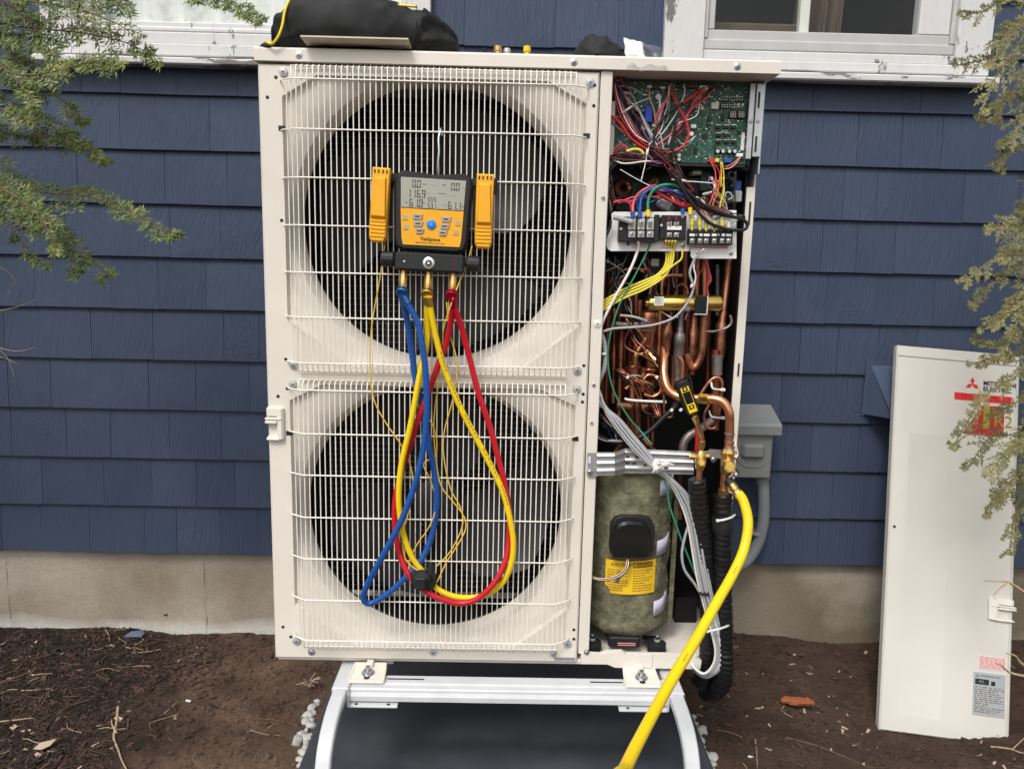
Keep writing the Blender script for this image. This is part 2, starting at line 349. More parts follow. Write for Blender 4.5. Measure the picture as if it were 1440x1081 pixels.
    n4 = N('ShaderNodeTexNoise'); n4.inputs['Scale'].default_value = 170; n4.inputs['Detail'].default_value = 4; L(g.outputs['Position'], n4.inputs['Vector'])
    m4 = N('ShaderNodeMix'); m4.data_type = 'RGBA'; m4.blend_type = 'OVERLAY'; m4.inputs[0].default_value = .3; L(m3.outputs[2], m4.inputs[6]); L(n4.outputs['Fac'], m4.inputs[7]); L(m4.outputs[2], b.inputs['Base Color'])
    bp = N('ShaderNodeBump'); bp.inputs['Strength'].default_value = .6; bp.inputs['Distance'].default_value = .003; L(n4.outputs['Fac'], bp.inputs['Height']); L(bp.outputs[0], b.inputs['Normal']); b.inputs['Roughness'].default_value = .9
    # soil: reddish brown dirt, darker humus on the left
    t, b, N, L = base('soil')
    g = N('ShaderNodeNewGeometry'); sx = N('ShaderNodeSeparateXYZ'); L(g.outputs['Position'], sx.inputs[0])
    n1 = N('ShaderNodeTexNoise'); n1.inputs['Scale'].default_value = 6; n1.inputs['Detail'].default_value = 9; n1.inputs['Roughness'].default_value = .7; L(g.outputs['Position'], n1.inputs['Vector'])
    r = N('ShaderNodeValToRGB'); e = r.color_ramp.elements; e[0].position = .3; e[0].color = (.038, .025, .018, 1); e[1].position = .70; e[1].color = (.180, .114, .080, 1); L(n1.outputs['Fac'], r.inputs[0])
    n2 = N('ShaderNodeTexNoise'); n2.inputs['Scale'].default_value = 3; n2.inputs['Detail'].default_value = 5; L(g.outputs['Position'], n2.inputs['Vector'])
    ad = N('ShaderNodeMath'); ad.operation = 'MULTIPLY_ADD'; ad.inputs[1].default_value = .9; L(n2.outputs['Fac'], ad.inputs[0]); L(sx.outputs['X'], ad.inputs[2])
    mr = N('ShaderNodeMapRange'); mr.inputs[1].default_value = .22; mr.inputs[2].default_value = -.20; L(ad.outputs[0], mr.inputs[0])
    mx = N('ShaderNodeMix'); mx.data_type = 'RGBA'; L(mr.outputs[0], mx.inputs[0]); L(r.outputs[0], mx.inputs[6]); mx.inputs[7].default_value = (.026, .018, .014, 1)
    mr2 = N('ShaderNodeMapRange'); mr2.inputs[1].default_value = 1.15; mr2.inputs[2].default_value = 1.5; mr2.inputs[4].default_value = .55; L(ad.outputs[0], mr2.inputs[0])
    mx2 = N('ShaderNodeMix'); mx2.data_type = 'RGBA'; L(mr2.outputs[0], mx2.inputs[0]); L(mx.outputs[2], mx2.inputs[6]); mx2.inputs[7].default_value = (.040, .025, .019, 1)
    L(mx2.outputs[2], b.inputs['Base Color']); b.inputs['Roughness'].default_value = .95; b.inputs['Specular IOR Level'].default_value = .2
    n3 = N('ShaderNodeTexNoise'); n3.inputs['Scale'].default_value = 55; n3.inputs['Detail'].default_value = 8; n3.inputs['Roughness'].default_value = .7; L(g.outputs['Position'], n3.inputs['Vector'])
    bp = N('ShaderNodeBump'); bp.inputs['Strength'].default_value = 1; bp.inputs['Distance'].default_value = .012; L(n3.outputs['Fac'], bp.inputs['Height']); L(bp.outputs[0], b.inputs['Normal'])
    # foliage
    for nm, c1, c2, c3 in (('hemlock', (.030, .062, .014), (.16, .20, .042), (.52, .52, .18)), ('cypress', (.080, .090, .024), (.22, .21, .066), (.46, .39, .17))):
        t, b, N, L = base(nm); g = N('ShaderNodeNewGeometry'); n1 = N('ShaderNodeTexNoise'); n1.inputs['Scale'].default_value = 11; n1.inputs['Detail'].default_value = 6; n1.inputs['Roughness'].default_value = .75; L(g.outputs['Position'], n1.inputs['Vector'])
        r = N('ShaderNodeValToRGB'); e = r.color_ramp.elements; e[0].position = .32; e[0].color = c1+(1,); e[1].position = .78; e[1].color = c3+(1,); k = e.new(.55); k.color = c2+(1,); L(n1.outputs['Fac'], r.inputs[0]); L(r.outputs[0], b.inputs['Base Color'])
        b.inputs['Roughness'].default_value = .5; tr = N('ShaderNodeBsdfTranslucent'); L(r.outputs[0], tr.inputs['Color']); mi = N('ShaderNodeMixShader'); mi.inputs[0].default_value = .25
        L(b.outputs[0], mi.inputs[1]); L(tr.outputs[0], mi.inputs[2]); L(mi.outputs[0], t.nodes['Material Output'].inputs['Surface'])
    # window glass: thin pane, clear with a mirror-like sheen
    for nm, w_, col, rg in (('glass', .90, (.95, .96, .95, 1), .02), ('film', .78, (.97, .97, .97, 1), .12)):
        t, b, N, L = base(nm); tp = N('ShaderNodeBsdfTransparent'); tp.inputs[0].default_value = col; gl = N('ShaderNodeBsdfGlossy'); gl.inputs['Roughness'].default_value = rg; lw = N('ShaderNodeLayerWeight'); lw.inputs[0].default_value = .5; fr = N('ShaderNodeMath'); fr.operation = 'POWER'; fr.inputs[1].default_value = 5; L(lw.outputs['Facing'], fr.inputs[0])
        mi = N('ShaderNodeMixShader'); mt = N('ShaderNodeMath'); mt.operation = 'MULTIPLY_ADD'; mt.inputs[1].default_value = .9; mt.inputs[2].default_value = .022 if nm == 'glass' else .13; L(fr.outputs[0], mt.inputs[0]); L(mt.outputs[0], mi.inputs[0]); L(tp.outputs[0], mi.inputs[1]); L(gl.outputs[0], mi.inputs[2]); L(mi.outputs[0], t.nodes['Material Output'].inputs['Surface'])
special_materials()
# ------------------------------------------------------------------ ground
GZ = -.35
def gh(x, y):
    h = GZ+.016*noise.noise((x*2.1, y*2.1, 3.1))+.009*noise.noise((x*7, y*7, 1.7))+.0045*noise.noise((x*23, y*23, .3))
    h += .03*math.exp(-((y-.76)/.12)**2)*(.55+.6*noise.noise((x*3.2, .4, 8)))
    h += .028*math.exp(-((x-1.33)/.22)**2-((y-.72)/.16)**2)
    h -= .045*math.exp(-((x-1.80)/.33)**2-((y-.36)/.20)**2)
    if -.03 < x < 1.1 and -.45 < y < .67: h = min(h, GZ+.006)
    return h
def make_ground():
    def axis(lo, hi, step, far):
        a = []; v = lo
        while v <= hi+1e-6: a.append(v); v += step
        s = step
        while a[-1] < far: s *= 1.45; a.append(a[-1]+s)
        s = step
        while a[0] > -far: s *= 1.45; a.insert(0, a[0]-s)
        return a
    xs, ys = axis(-1.4, 2.5, .014, 70), axis(-.35, .84, .014, 70)
    v = []; f = []; nx = len(xs)
    for y in ys:
        for x in xs:
            near = -1.45 < x < 2.6 and -.5 < y < .9
            z = gh(x, y) if near else GZ+.02*noise.noise((x*.8, y*.8, 3))
            if near and not (-.03 < x < 1.1 and -.45 < y < .67): z += .006*noise.noise((x*60, y*60, 5))
            v.append((x, y, z))
    for j in range(len(ys)-1):
        for i in range(nx-1): a = j*nx+i; f.append((a, a+1, a+1+nx, a+nx))
    tag(build('ground', v, f, [MATS['soil']], ang=180), kind='structure')
make_ground()

# ------------------------------------------------------------------ house: shingles, foundation, two windows, vent hood
WY = .75; EXP = .157; Z0 = -.055
house = thing('house', (.5, .77, GZ), 'blue painted shingle house wall on a concrete foundation behind the heat pump', 'house')
W1 = (P(68, 60, WY).x, P(607, 10, WY).x, P(200, 97, WY).z)          # left window: outer x0, x1 and sill bottom
W2 = (P(931, 60, WY).x, P(1386, 60, WY).x, P(1200, 122, WY).z)
WTOP = 2.75
mb = MB(); yb = .752
for x0, x1, z0, z1 in ((-5, 6, Z0+.01, W1[2]), (-5, W1[0], W1[2], WTOP), (W1[1], W2[0], W1[2], WTOP), (W2[1], 6, W1[2], WTOP), (-5, 6, WTOP, 3.2)):
    mb.bx(x0, x1, yb, .95, z0, z1, 'shingle_paint')
mb.build('wall_sheathing', house)
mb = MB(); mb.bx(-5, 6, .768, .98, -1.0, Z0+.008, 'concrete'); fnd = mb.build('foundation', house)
for px in (12, 288, 1217):
    pts = []
    for k in range(24):
        z = -.065-.33*k/23; x = P(px, 840, .768).x+.004*noise.noise((k*.6, px, 0)); pts.append((x, .769, z))
    mb = MB(); mb.tube(pts, [.0045*(.4+abs(noise.noise((k*.9, px, 4)))*1.6) for k in range(24)], 'concrete', 6); mb.build('form_seam', fnd)
mb = MB(); q = P(233, 863, .767); mb.lathe((q.x, .768, q.z), (0, -1, 0), [(-.004, .006), (.004, .0055), (.005, .003)], 'steel', 10); mb.build('tie_end', fnd)

seams = {  # photo pixels of the joints that can be read off, per course (counted from the foundation)
 0: [5, 60, 128, 205, 250, 311, 364, 1102, 1150, 1201, 1233], 1: [61, 148, 215, 277, 331, 1120, 1171, 1222], 2: [18, 95, 157, 239, 312, 1105, 1142, 1208], 3: [73, 210, 276, 351, 1099, 1192, 1240],
 4: [129, 216, 315, 365, 1126, 1179, 1237], 5: [50, 158, 223, 291, 1118, 1163, 1231, 1315, 1380], 6: [93, 240, 311, 1157, 1206, 1260, 1377], 7: [110, 233, 320, 1132, 1187, 1234, 1357],
 8: [170, 296, 1207, 1269, 1326], 9: [335, 1144, 1297], 10: [653, 780], 11: [667, 726, 817, 890]}
r2 = random.Random(11)
for k in range(0, 19):
    zb = Z0+k*EXP; zt = zb+EXP+.022; cuts = []
    if k in seams:
        yp = 778-k*72
        cuts = [P(x, max(0, yp-30), WY).x for x in seams[k]]
    lo, hi = (min(cuts), max(cuts)) if cuts else (0, 0)
    x = (lo if cuts else -1.0)
    while x > -2.2: x -= r2.uniform(.11, .30); cuts.append(x)
    x = hi if cuts else -1.0
    while x < 3.3: x += r2.uniform(.10, .26); cuts.append(x)
    cuts = sorted(set(cuts)); full = [cuts[0]]
    for c in cuts[1:]:
        while c-full[-1] > .34: full.append(full[-1]+r2.uniform(.13, .26))
        if c-full[-1] > .04: full.append(c)
    for a, b in zip(full, full[1:]):
        segs = [(a, b)]
        for w0, w1, wz in (W1, W2):
            if zb >= wz-.02:
                ns = []
                for s0, s1 in segs:
                    if s1 <= w0+.01 or s0 >= w1-.01: ns.append((s0, s1)); continue
                    if s0 < w0: ns.append((s0, w0+.01))
                    if s1 > w1: ns.append((w1-.01, s1))
                segs = ns
        for s0, s1 in segs:
            top = zt
            for w0, w1, wz in (W1, W2):
                if zb < wz-.02 and s1 > w0 and s0 < w1: top = min(top, wz+.03)
            if top-zb < .02 or s1-s0 < .015: continue
            g = r2.uniform(.0002, .0007); j1, j2 = r2.uniform(-.0012, .0012), r2.uniform(-.0012, .0012); fb = WY-.0125-r2.uniform(0, .0014); ft = WY-.0008
            fr = (top-zb)/(zt-zb); ft = fb+(ft-fb)*fr
            s0 += g; s1 -= g; c = .0016
            v = [(s0, fb, zb+j1+c), (s1, fb, zb+j2+c), (s1-.0003, ft, top), (s0+.0003, ft, top), (s0, .7525, zb+j1+.001), (s1, .7525, zb+j2+.001), (s1, .7525, top), (s0, .7525, top),
                 (s0, fb+c, zb+j1), (s1, fb+c, zb+j2)]
            f = [(0, 1, 2, 3), (8, 9, 1, 0), (4, 5, 9, 8), (1, 9, 5, 6, 2), (8, 0, 3, 7, 4), (3, 2, 6, 7), (5, 4, 7, 6)]
            build('shingle', v, f, [MATS['shingle_paint']], None, house, smooth=False)

def window(Wn, which):
    x0, x1, zs = Wn; y1 = .76
    zz = lambda py, px: P(px, py, .73).z
    xx = lambda px, py: P(px, py, .73).x
    mb = MB(); ref = 250 if which == 0 else 1200
    if which == 0:
        cl, cr_ = xx(134, 50), x1-.055; zsash, zc = zz(46, ref), zz(80, ref)
    else:
        cl, cr_ = xx(989, 50), xx(1344, 50); zsash, zc = zz(76, ref), zz(103, ref)
    # casing: side boards and the flat bottom boards above the sill
    mb.bx(x0, cl, .716, y1, zc-.002, WTOP, 'white_trim', .002); mb.bx(cr_, x1, .716, y1, zc-.002, WTOP, 'white_trim', .002)
    zm = (zsash+zc)/2
    mb.bx(cl, cr_, .724, y1, zm, zsash, 'white_trim', .003); mb.bx(cl, cr_, .712, y1, zc-.002, zm-.001, 'white_trim', .003)
    mb.bx(x0-.01, x1+.01, .715, y1, WTOP, WTOP+.1, 'white_trim')
    win = mb.build('window', house)
    mb = MB(); sl0, sl1 = x0-.012, x1+.012
    poly = [(.686, zs), (.752, zs+.004), (.752, zc), (.684, zc-.012), (.680, zc-.016), (.680, zs+.004)]
    v = [(sl0, y, z) for y, z in poly]+[(sl1, y, z) for y, z in poly]; n = len(poly)
    mb.add(v, [tuple(range(n))[::-1], tuple(range(n, 2*n))]+[(i, (i+1) % n, n+(i+1) % n, n+i) for i in range(n)], 'white_sill'); mb.build('sill', win, 20)
    # storm sash: stepped frame
    f0, f1 = (zz(30, ref), zz(38, ref)) if which == 0 else (zz(46, ref), zz(60, ref))
    mb = MB(); mm = 'white_trim' if which == 0 else 'alu_frame'
    mb.bx(cl, cr_, .728, .775, zsash+.0005, f1, mm, .004); mb.bx(cl+.012, cr_-.012, .736, .78, f1-.004, f0, mm, .003)
    gl = xx(345/2.575, 15) if which == 0 else xx(1007, 25); gr = cr_-.03 if which == 0 else xx(1296, 25)
    gl = max(gl, cl+.028)
    mb.bx(cl, cl+.014, .728, .775, f1+.0005, WTOP, mm, .003); mb.bx(cl+.0142, gl, .737, .78, f0+.0005, WTOP, mm, .003)
    mb.bx(cr_-.014, cr_, .728, .775, f1+.0005, WTOP, mm, .003); mb.bx(gr, cr_-.0142, .737, .78, f0+.0005, WTOP, 'white_trim', .003); mb.build('sash', win)
    mb = MB(); mb.bx(gl-.005, gr+.005, .752, .755, f0-.005, WTOP, 'glass'); mb.build('pane', win)
    if which == 1:
        mb = MB(); mx = xx(1138, 22); mb.bx(mx-.0145, mx+.0145, .762, .79, f0-.004, WTOP, 'white_plastic', .003); mb.build('mullion', win)
    # room behind: five dark faces
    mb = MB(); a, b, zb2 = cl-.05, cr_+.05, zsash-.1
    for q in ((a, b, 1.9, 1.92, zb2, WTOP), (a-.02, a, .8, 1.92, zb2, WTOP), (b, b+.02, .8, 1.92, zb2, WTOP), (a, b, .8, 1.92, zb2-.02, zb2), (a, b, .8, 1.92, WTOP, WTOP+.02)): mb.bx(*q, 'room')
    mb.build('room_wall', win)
    if which == 0:
        mb = MB(); n = 160; v = []  # pale sheet behind the glass, painted as the bright sky reflection
        for z in (f0-.02, WTOP):
            for i in range(n+1):
                t = i/n; v.append((gl-.02+(gr-gl+.04)*t, .772+.002*math.sin(t*95+2*math.sin(t*17))+.0006*math.sin(t*211), z))
        mb.add(v, [(i, i+1, n+2+i, n+1+i) for i in range(n)], 'reflection_sheet'); mb.build('reflection_sheet', win, 180)
    else:
        mb = MB(); n = 60; v = []; xa, xb = xx(1150, 20), xx(1232, 20)  # tan sheet stands in for a brownish reflection in the right pane
        for k, z in enumerate((f0-.05, f0+.1, f0+.35, f0+.9)):
            for i in range(n+1):
                t = i/n; v.append((xa+.02*k+(xb-xa-.012*k)*t, .98+.02*math.sin(t*19+k*.5)+.01*math.sin(t*47), z))
        mb.add(v, [(k*(n+1)+i, k*(n+1)+i+1, (k+1)*(n+1)+i+1, (k+1)*(n+1)+i) for k in range(3) for i in range(n)], 'tan_tone'); mb.build('reflection_sheet', win, 180)
        mb = MB(); q = P(1060, 40, .95); mb.box((q.x, .97, q.z-.01), (.30, .12, .03), 'tan_tone', .006); mb.build('inner_sill', win)
window(W1, 0); window(W2, 1)
# dryer-type vent hood, painted over
mb = MB(); a, b, c, d = P(1219, 512, WY-.015), P(1300, 512, WY-.015), P(1213, 582, WY-.015), P(1300, 580, WY-.015); yf = WY-.105
v = [(a.x+.012, WY-.014, a.z), (b.x, WY-.014, a.z), (c.x+.045, yf, c.z+.018), (d.x, yf, c.z+.018), (c.x, WY-.012, c.z), (d.x, WY-.012, c.z), (c.x+.047, yf+.004, c.z+.004), (d.x, yf+.004, c.z+.004)]
mb.add(v, [(0, 2, 3, 1), (0, 4, 6, 2), (2, 6, 7, 3), (1, 3, 7, 5)], 'hood_paint')
mb.bx(a.x-.002, b.x+.02, WY-.0165, WY-.0135, c.z-.004, a.z+.012, 'hood_paint'); mb.build('vent_hood', house, smooth=False)

# ------------------------------------------------------------------ disconnect box on the wall
root = thing('electrical_box', (P(1060, 670, WY).x, WY, P(1060, 672, WY).z), 'grey weatherproof electrical disconnect box on the blue wall beside the heat pump', 'electrical box')
yF = .635
xl, xr = P(1020, 620, yF).x, P(1088, 620, yF).x; zt, zbm = P(1065, 600, yF).z, P(1065, 673, yF).z
mb = MB(); mb.bx(xl, xr, yF+.004, .737, zbm, zt+.004, 'box_grey', .004); mb.build('enclosure', root)
mb = MB(); c0, c1 = xl-.004, xr+.018
poly = [(yF-.012, zt-.022), (yF-.012, zt+.004), (yF-.004, zt+.012), (.737, zt+.050), (.737, zt-.018), (yF-.004, zt-.018)]
n = len(poly); mb.add([(c0, y, z) for y, z in poly]+[(c1, y, z) for y, z in poly], [tuple(range(n))[::-1], tuple(range(n, 2*n))]+[(i, (i+1) % n, n+(i+1) % n, n+i) for i in range(n)], 'box_grey'); mb.build('hood', root, 20)
mb = MB(); xm = (xl+xr)/2+.012; mb.bx(xm-.035, xm+.035, yF-.012, yF+.006, zt-.098, zt-.052, 'box_grey', .009); mb.build('embossed_handle', root)
mb = MB(); cz = zbm+.045
for p in ([(xm-.045, yF+.003, cz+.012), (xm-.02, yF+.003, cz-.006), (xm+.02, yF+.003, cz-.008), (xm+.045, yF+.003, cz+.008)], [(xm-.01, yF+.003, cz+.03), (xm-.012, yF+.003, cz+.01)], [(xm+.008, yF+.003, cz+.03), (xm+.012, yF+.003, cz+.008)]):
    mb.tube(cr(p, 4), .0022, 'box_grey', 6)
mb.build('embossed_mark', root)
mb = MB(); q = P(1072, 676, .68); mb.lathe((q.x, .685, zbm+.002), (0, 0, -1), [(0, .024), (.012, .024), (.0121, .020), (.03, .019)], 'conduit', 14)
pts = cr([(q.x, .685, zbm), P(1074, 700, .685), P(1073, 735, .69), P(1065, 765, .70), P(1048, 790, .70), P(1025, 800, .69), P(990, 802, .60), Vector((1.02, .48, -.03)), Vector((.99, .40, .01)), Vector((.98, .332, .03))], 10)
mb.tube(pts, [.0175+(.0009 if i % 2 else 0) for i in range(len(pts))], 'conduit', 14); mb.build('conduit', root)
mb = MB(); q = P(1064, 748, .70); t = Vector((-.35, 0, -1)).normalized(); mb.tube([q+Vector((0, 0, .005)), q-Vector((.001, 0, .005))], .0215, 'galv', 14); mb.box(q+Vector((.028, .012, .003)), (.018, .012, .006), 'galv'); mb.build('conduit_clamp', root)
# ------------------------------------------------------------------ heat pump cabinet
HW, HH, FW = 1.05, 1.286, .689
hp = thing('heat_pump', (.525, .16, 0), 'tall cream two-fan heat pump with its right service compartment open', 'heat pump')
def poly_r(poly, c, a):                 # distance from c to a convex polygon along angle a
    d = (math.cos(a), math.sin(a)); best = 9
    for i in range(len(poly)):
        (x0, z0), (x1, z1) = poly[i], poly[(i+1) % len(poly)]; ex, ez = x1-x0, z1-z0; den = d[0]*ez-d[1]*ex
        if abs(den) < 1e-9: continue
        t = ((x0-c[0])*ez-(z0-c[1])*ex)/den; u = ((x0-c[0])*d[1]-(z0-c[1])*d[0])/den
        if t > 0 and -1e-6 <= u <= 1+1e-6: best = min(best, t)
    return best
FANS = [((.358, .977), (.655, HH-.002), [(.048, 1.222), (.118, 1.264), (.585, 1.264), (.664, 1.222), (.664, .770), (.545, .674), (.175, .674), (.048, .770)]),
        ((.357, .342), (0, .655), [(.048, .598), (.118, .634), (.585, .634), (.664, .598), (.664, .130), (.545, .036), (.175, .036), (.048, .130)])]
RF = .288
mb = MB()
for c, (z0, z1), rec in FANS:
    top = z1 > .7
    rect = [(0, z0), (FW, z0), (FW, z1), (0, z1)]; e = .004
    ri = [(e, z0 if top else z0+e), (FW-e, z0 if top else z0+e), (FW-e, z1-e if top else z1), (e, z1-e if top else z1)]
    angs = sorted(set([2*math.pi*i/120 for i in range(120)]+[math.atan2(z-c[1], x-c[0]) % (2*math.pi) for x, z in rect+rec+ri])); n = len(angs)
    rows = []
    for (src, y) in ((rect, .03), (rect, .005), (ri, 0.0), (rec, 0.0), ('in', .010), ('k0', .0115), ('k1', .017), ('k2', .027), ('c1', .036), ('c2', .047), ('c3', .057), ('c4', .068)):
        row = []
        for a in angs:
            pr = poly_r(rec, c, a)
            if isinstance(src, list): r = poly_r(src, c, a)
            elif src == 'in': r = pr-.004
            else: r = {'k0': .342, 'k1': .318, 'k2': .302, 'c1': .2965, 'c2': .2915, 'c3': .2888, 'c4': .288}[src]; r = min(r, pr-{'k0': .005, 'k1': .006, 'k2': .007}.get(src, .008))
            row.append((c[0]+r*math.cos(a), y, c[1]+r*math.sin(a)))
        rows.append(row)
    v = [p for row in rows for p in row]; f = []
    for k in range(len(rows)-1):
        for i in range(n): f.append((k*n+i, k*n+(i+1) % n, (k+1)*n+(i+1) % n, (k+1)*n+i))
    mb.add(v, f, 'cream')
panel = mb.build('fan_panel', hp, 22)
def screw(x, y, z, r=.006, par=None, mat='screw_zinc', washer=True, ax=(0, -1, 0)):
    m = MB(); o = Vector((x, y, z)); a = Vector(ax)
    if washer: m.lathe(o, a, [(-.001, r*1.45), (.0012, r*1.45), (.0016, r*1.2)], mat, 14)
    m.lathe(o+a*.001, a, [(0, r*.9), (.0012, r*.88), (.0018, r*.7)], mat, 12); m.lathe(o+a*.0028, a, [(0, r*.32), (.0003, r*.3)], 'ink', 6)
    return m.build('screw', par or panel)
def hole(x, y, z, r=.0036, par=None):
    m = MB(); m.lathe((x, y, z), (0, -1, 0), [(-.004, r), (.0006, r), (.0008, r*.8)], 'ink', 10); return m.build('hole', par or panel)
for px, py in ((398, 101), (830, 116), (413, 513), (812, 521), (412, 540), (811, 547), (417, 901), (798, 905)): q = P(px, py, -.002); screw(q.x, -.002, q.z, .0062)
for px, py in ((438, 916), (609, 917), (778, 919)): q = P(px, py, -.001); screw(q.x, -.001, q.z, .0055, mat='galv')
for px, py in ((388, 109), (376, 137), (836, 120), (835, 149), (396, 310), (402, 505), (404, 546), (391, 557), (821, 514), (820, 554), (819, 565), (398, 881), (409, 895), (807, 885), (807, 898)): q = P(px, py, 0); hole(q.x, 0, q.z)
mb = MB(); q = P(794, 927, -.001); mb.box((q.x, -.001, q.z+.002), (.046, .002, .008), 'plate_grey'); mb.text('MITSUBISHI ELECTRIC', .005, 'ink', face(q.x, -.0022, q.z+.002)); mb.build('maker_plate', panel)
# moulded hand grip at the left edge
def grip(par, M_=None, s=1, mat='plastic_cream'):
    m = MB(); T = M_ or Matrix.Identity(4)
    def a(x0, x1, y0, y1, z0, z1, ch):
        k = MB(); k.bx(x0, x1, y0, y1, z0, z1, mat, ch); m.add([T @ Vector(p) for p in k.v], k.f, mat)
    a(0, .034, -.010, .03, .052, .088, .004); a(-.003, .034, -.013, .03, .040, .050, .003); a(-.003, .024, -.013, .03, .026, .0385, .003)
    a(.022, .036, -.011, .03, -.036, .087, .004); a(-.002, .030, -.011, .03, -.040, -.026, .005)
    k = MB(); v = [(-.001, .012, .027), (.022, .004, .027), (.022, .004, -.020), (-.001, .014, -.024), (.020, -.004, -.026), (0, -.006, -.026)]
    k.add(v, [(0, 3, 2, 1), (3, 5, 4, 2)], 'cream_dark'); m.add([T @ Vector(p) for p in k.v], k.f, mat)
    return m.build('hand_grip', par)
q = P(374, 600, 0); grip(hp, Matrix.Translation((-.0005, 0, q.z-.006)) @ Matrix.Scale(.58, 4, (0, 0, 1)))
# other sheet metal
mb = MB(); mb.bx(.001, .004, .031, .33, .004, HH, 'cream'); mb.build('side_panel', hp)
mb = MB(); mb.bx(FW+.002, FW+.026, .001, .012, .022, HH, 'cream', .0015); mb.bx(FW+.0235, FW+.0265, .0115, .05, .022, HH-.001, 'cream'); post = mb.build('centre_post', hp)
for px, py, m_ in ((840, 455, 'plastic_cream'), (848, 278, 'steel'), (835, 541, 'steel'), (832, 594, 'screw_zinc')): q = P(px, py, 0); screw(min(q.x, FW+.02), 0, q.z, .0055 if py == 455 else .0042, post, m_, py == 455)
mb = MB(); mb.bx(FW+.0275, FW+.0295, .052, .325, .02, HH-.002, 'black_inside'); mb.build('divider', hp)
mb = MB(); mb.bx(.004, HW-.01, .325, .33, .02, HH, 'black_inside'); mb.build('back_panel', hp)
mb = MB(); mb.bx(.005, FW+.025, .318, .3245, .025, HH-.004, 'coil'); mb.build('coil', hp)
for c, (z0, z1), rec in FANS:
    mb = MB(); mb.tube([(c[0]+(RF+.006)*math.cos(a), y, c[1]+(RF+.006)*math.sin(a)) for y in (.076,) for a in [2*math.pi*i/64 for i in range(64)]], .006, 'blade', 6, closed=True); mb.build('orifice_ring', hp)
    mb = MB()
    for k in range(40): z = c[1]-.30+.0155*k; mb.bx(.06, .655, .306, .3085, z, z+.0022, 'grid')
    for k in range(30): x = c[0]-.29+.02*k; mb.bx(x, x+.0018, .309, .3115, c[1]-.3, c[1]+.31, 'grid')
    mb.build('rear_guard', hp)
    mb = MB(); mb.lathe((c[0], .13, c[1]), (0, 1, 0), [(-.035, .001), (-.034, .035), (-.025, .055), (.06, .058), (.0601, .03), (.17, .03)], 'blade', 28); mb.bx(c[0]-.035, c[0]+.035, .27, .30, c[1]-.31, c[1]+.31, 'blade', .004)
    fan = mb.build('fan', hp)
    for b in range(3):
        v, f = [], []; NR, NA = 8, 9; ph = 2*math.pi*b/3+(.5 if z0 > .3 else 1.4)
        for side in (0, 1):
            for i in range(NR):
                r = .05+(RF-.012-.05)*i/(NR-1); span = (.55+.65*math.sin(math.pi*min(1, i/(NR-1)*.75+.12)))
                for j in range(NA):
                    t = j/(NA-1)-.5; a = ph+t*span*1.25+.55*(i/(NR-1))**1.5
                    y = .155+t*.095*(1-.25*i/(NR-1))+.02*(1-4*t*t)+side*.0035
                    v.append((c[0]+r*math.cos(a), y, c[1]+r*math.sin(a)))
        S = NR*NA
        for i in range(NR-1):
            for j in range(NA-1):
                a = i*NA+j; f += [(a, a+NA, a+NA+1, a+1), (S+a, S+a+1, S+a+NA+1, S+a+NA)]
        for i in range(NR-1): a = i*NA; f += [(a, S+a, S+a+NA, a+NA), (a+NA-1, a+2*NA-1, S+a+2*NA-1, S+a+NA-1)]
        for j in range(NA-1): a = (NR-1)*NA+j; f += [(a, S+a, S+a+1, a+1)]
        build('blade', v, f, [MATS['blade']], None, fan, 60)
# lid
mb = MB(); zl = HH+.002
prof = [(-.006, zl), (-.006, zl+.022), (-.003, zl+.026), (.335, zl+.026), (.338, zl)]; n = len(prof); x0, x1 = -.004, 1.052
mb.add([(x0, y, z) for y, z in prof]+[(x1, y, z) for y, z in prof]+[(x0+.002, -.004, zl+.027)], [tuple(range(n))[::-1], tuple(range(n, 2*n))]+[(i, n+i, n+(i+1) % n, (i+1) % n) for i in range(n)], 'cream')
lid = mb.build('lid', hp, 20)
for px, py in ((420, 78), (807, 90), (1037, 95)): q = P(px, py, -.007); screw(q.x, -.006, zl+.012, .005, lid, 'steel')
LIDZ = zl+.0262
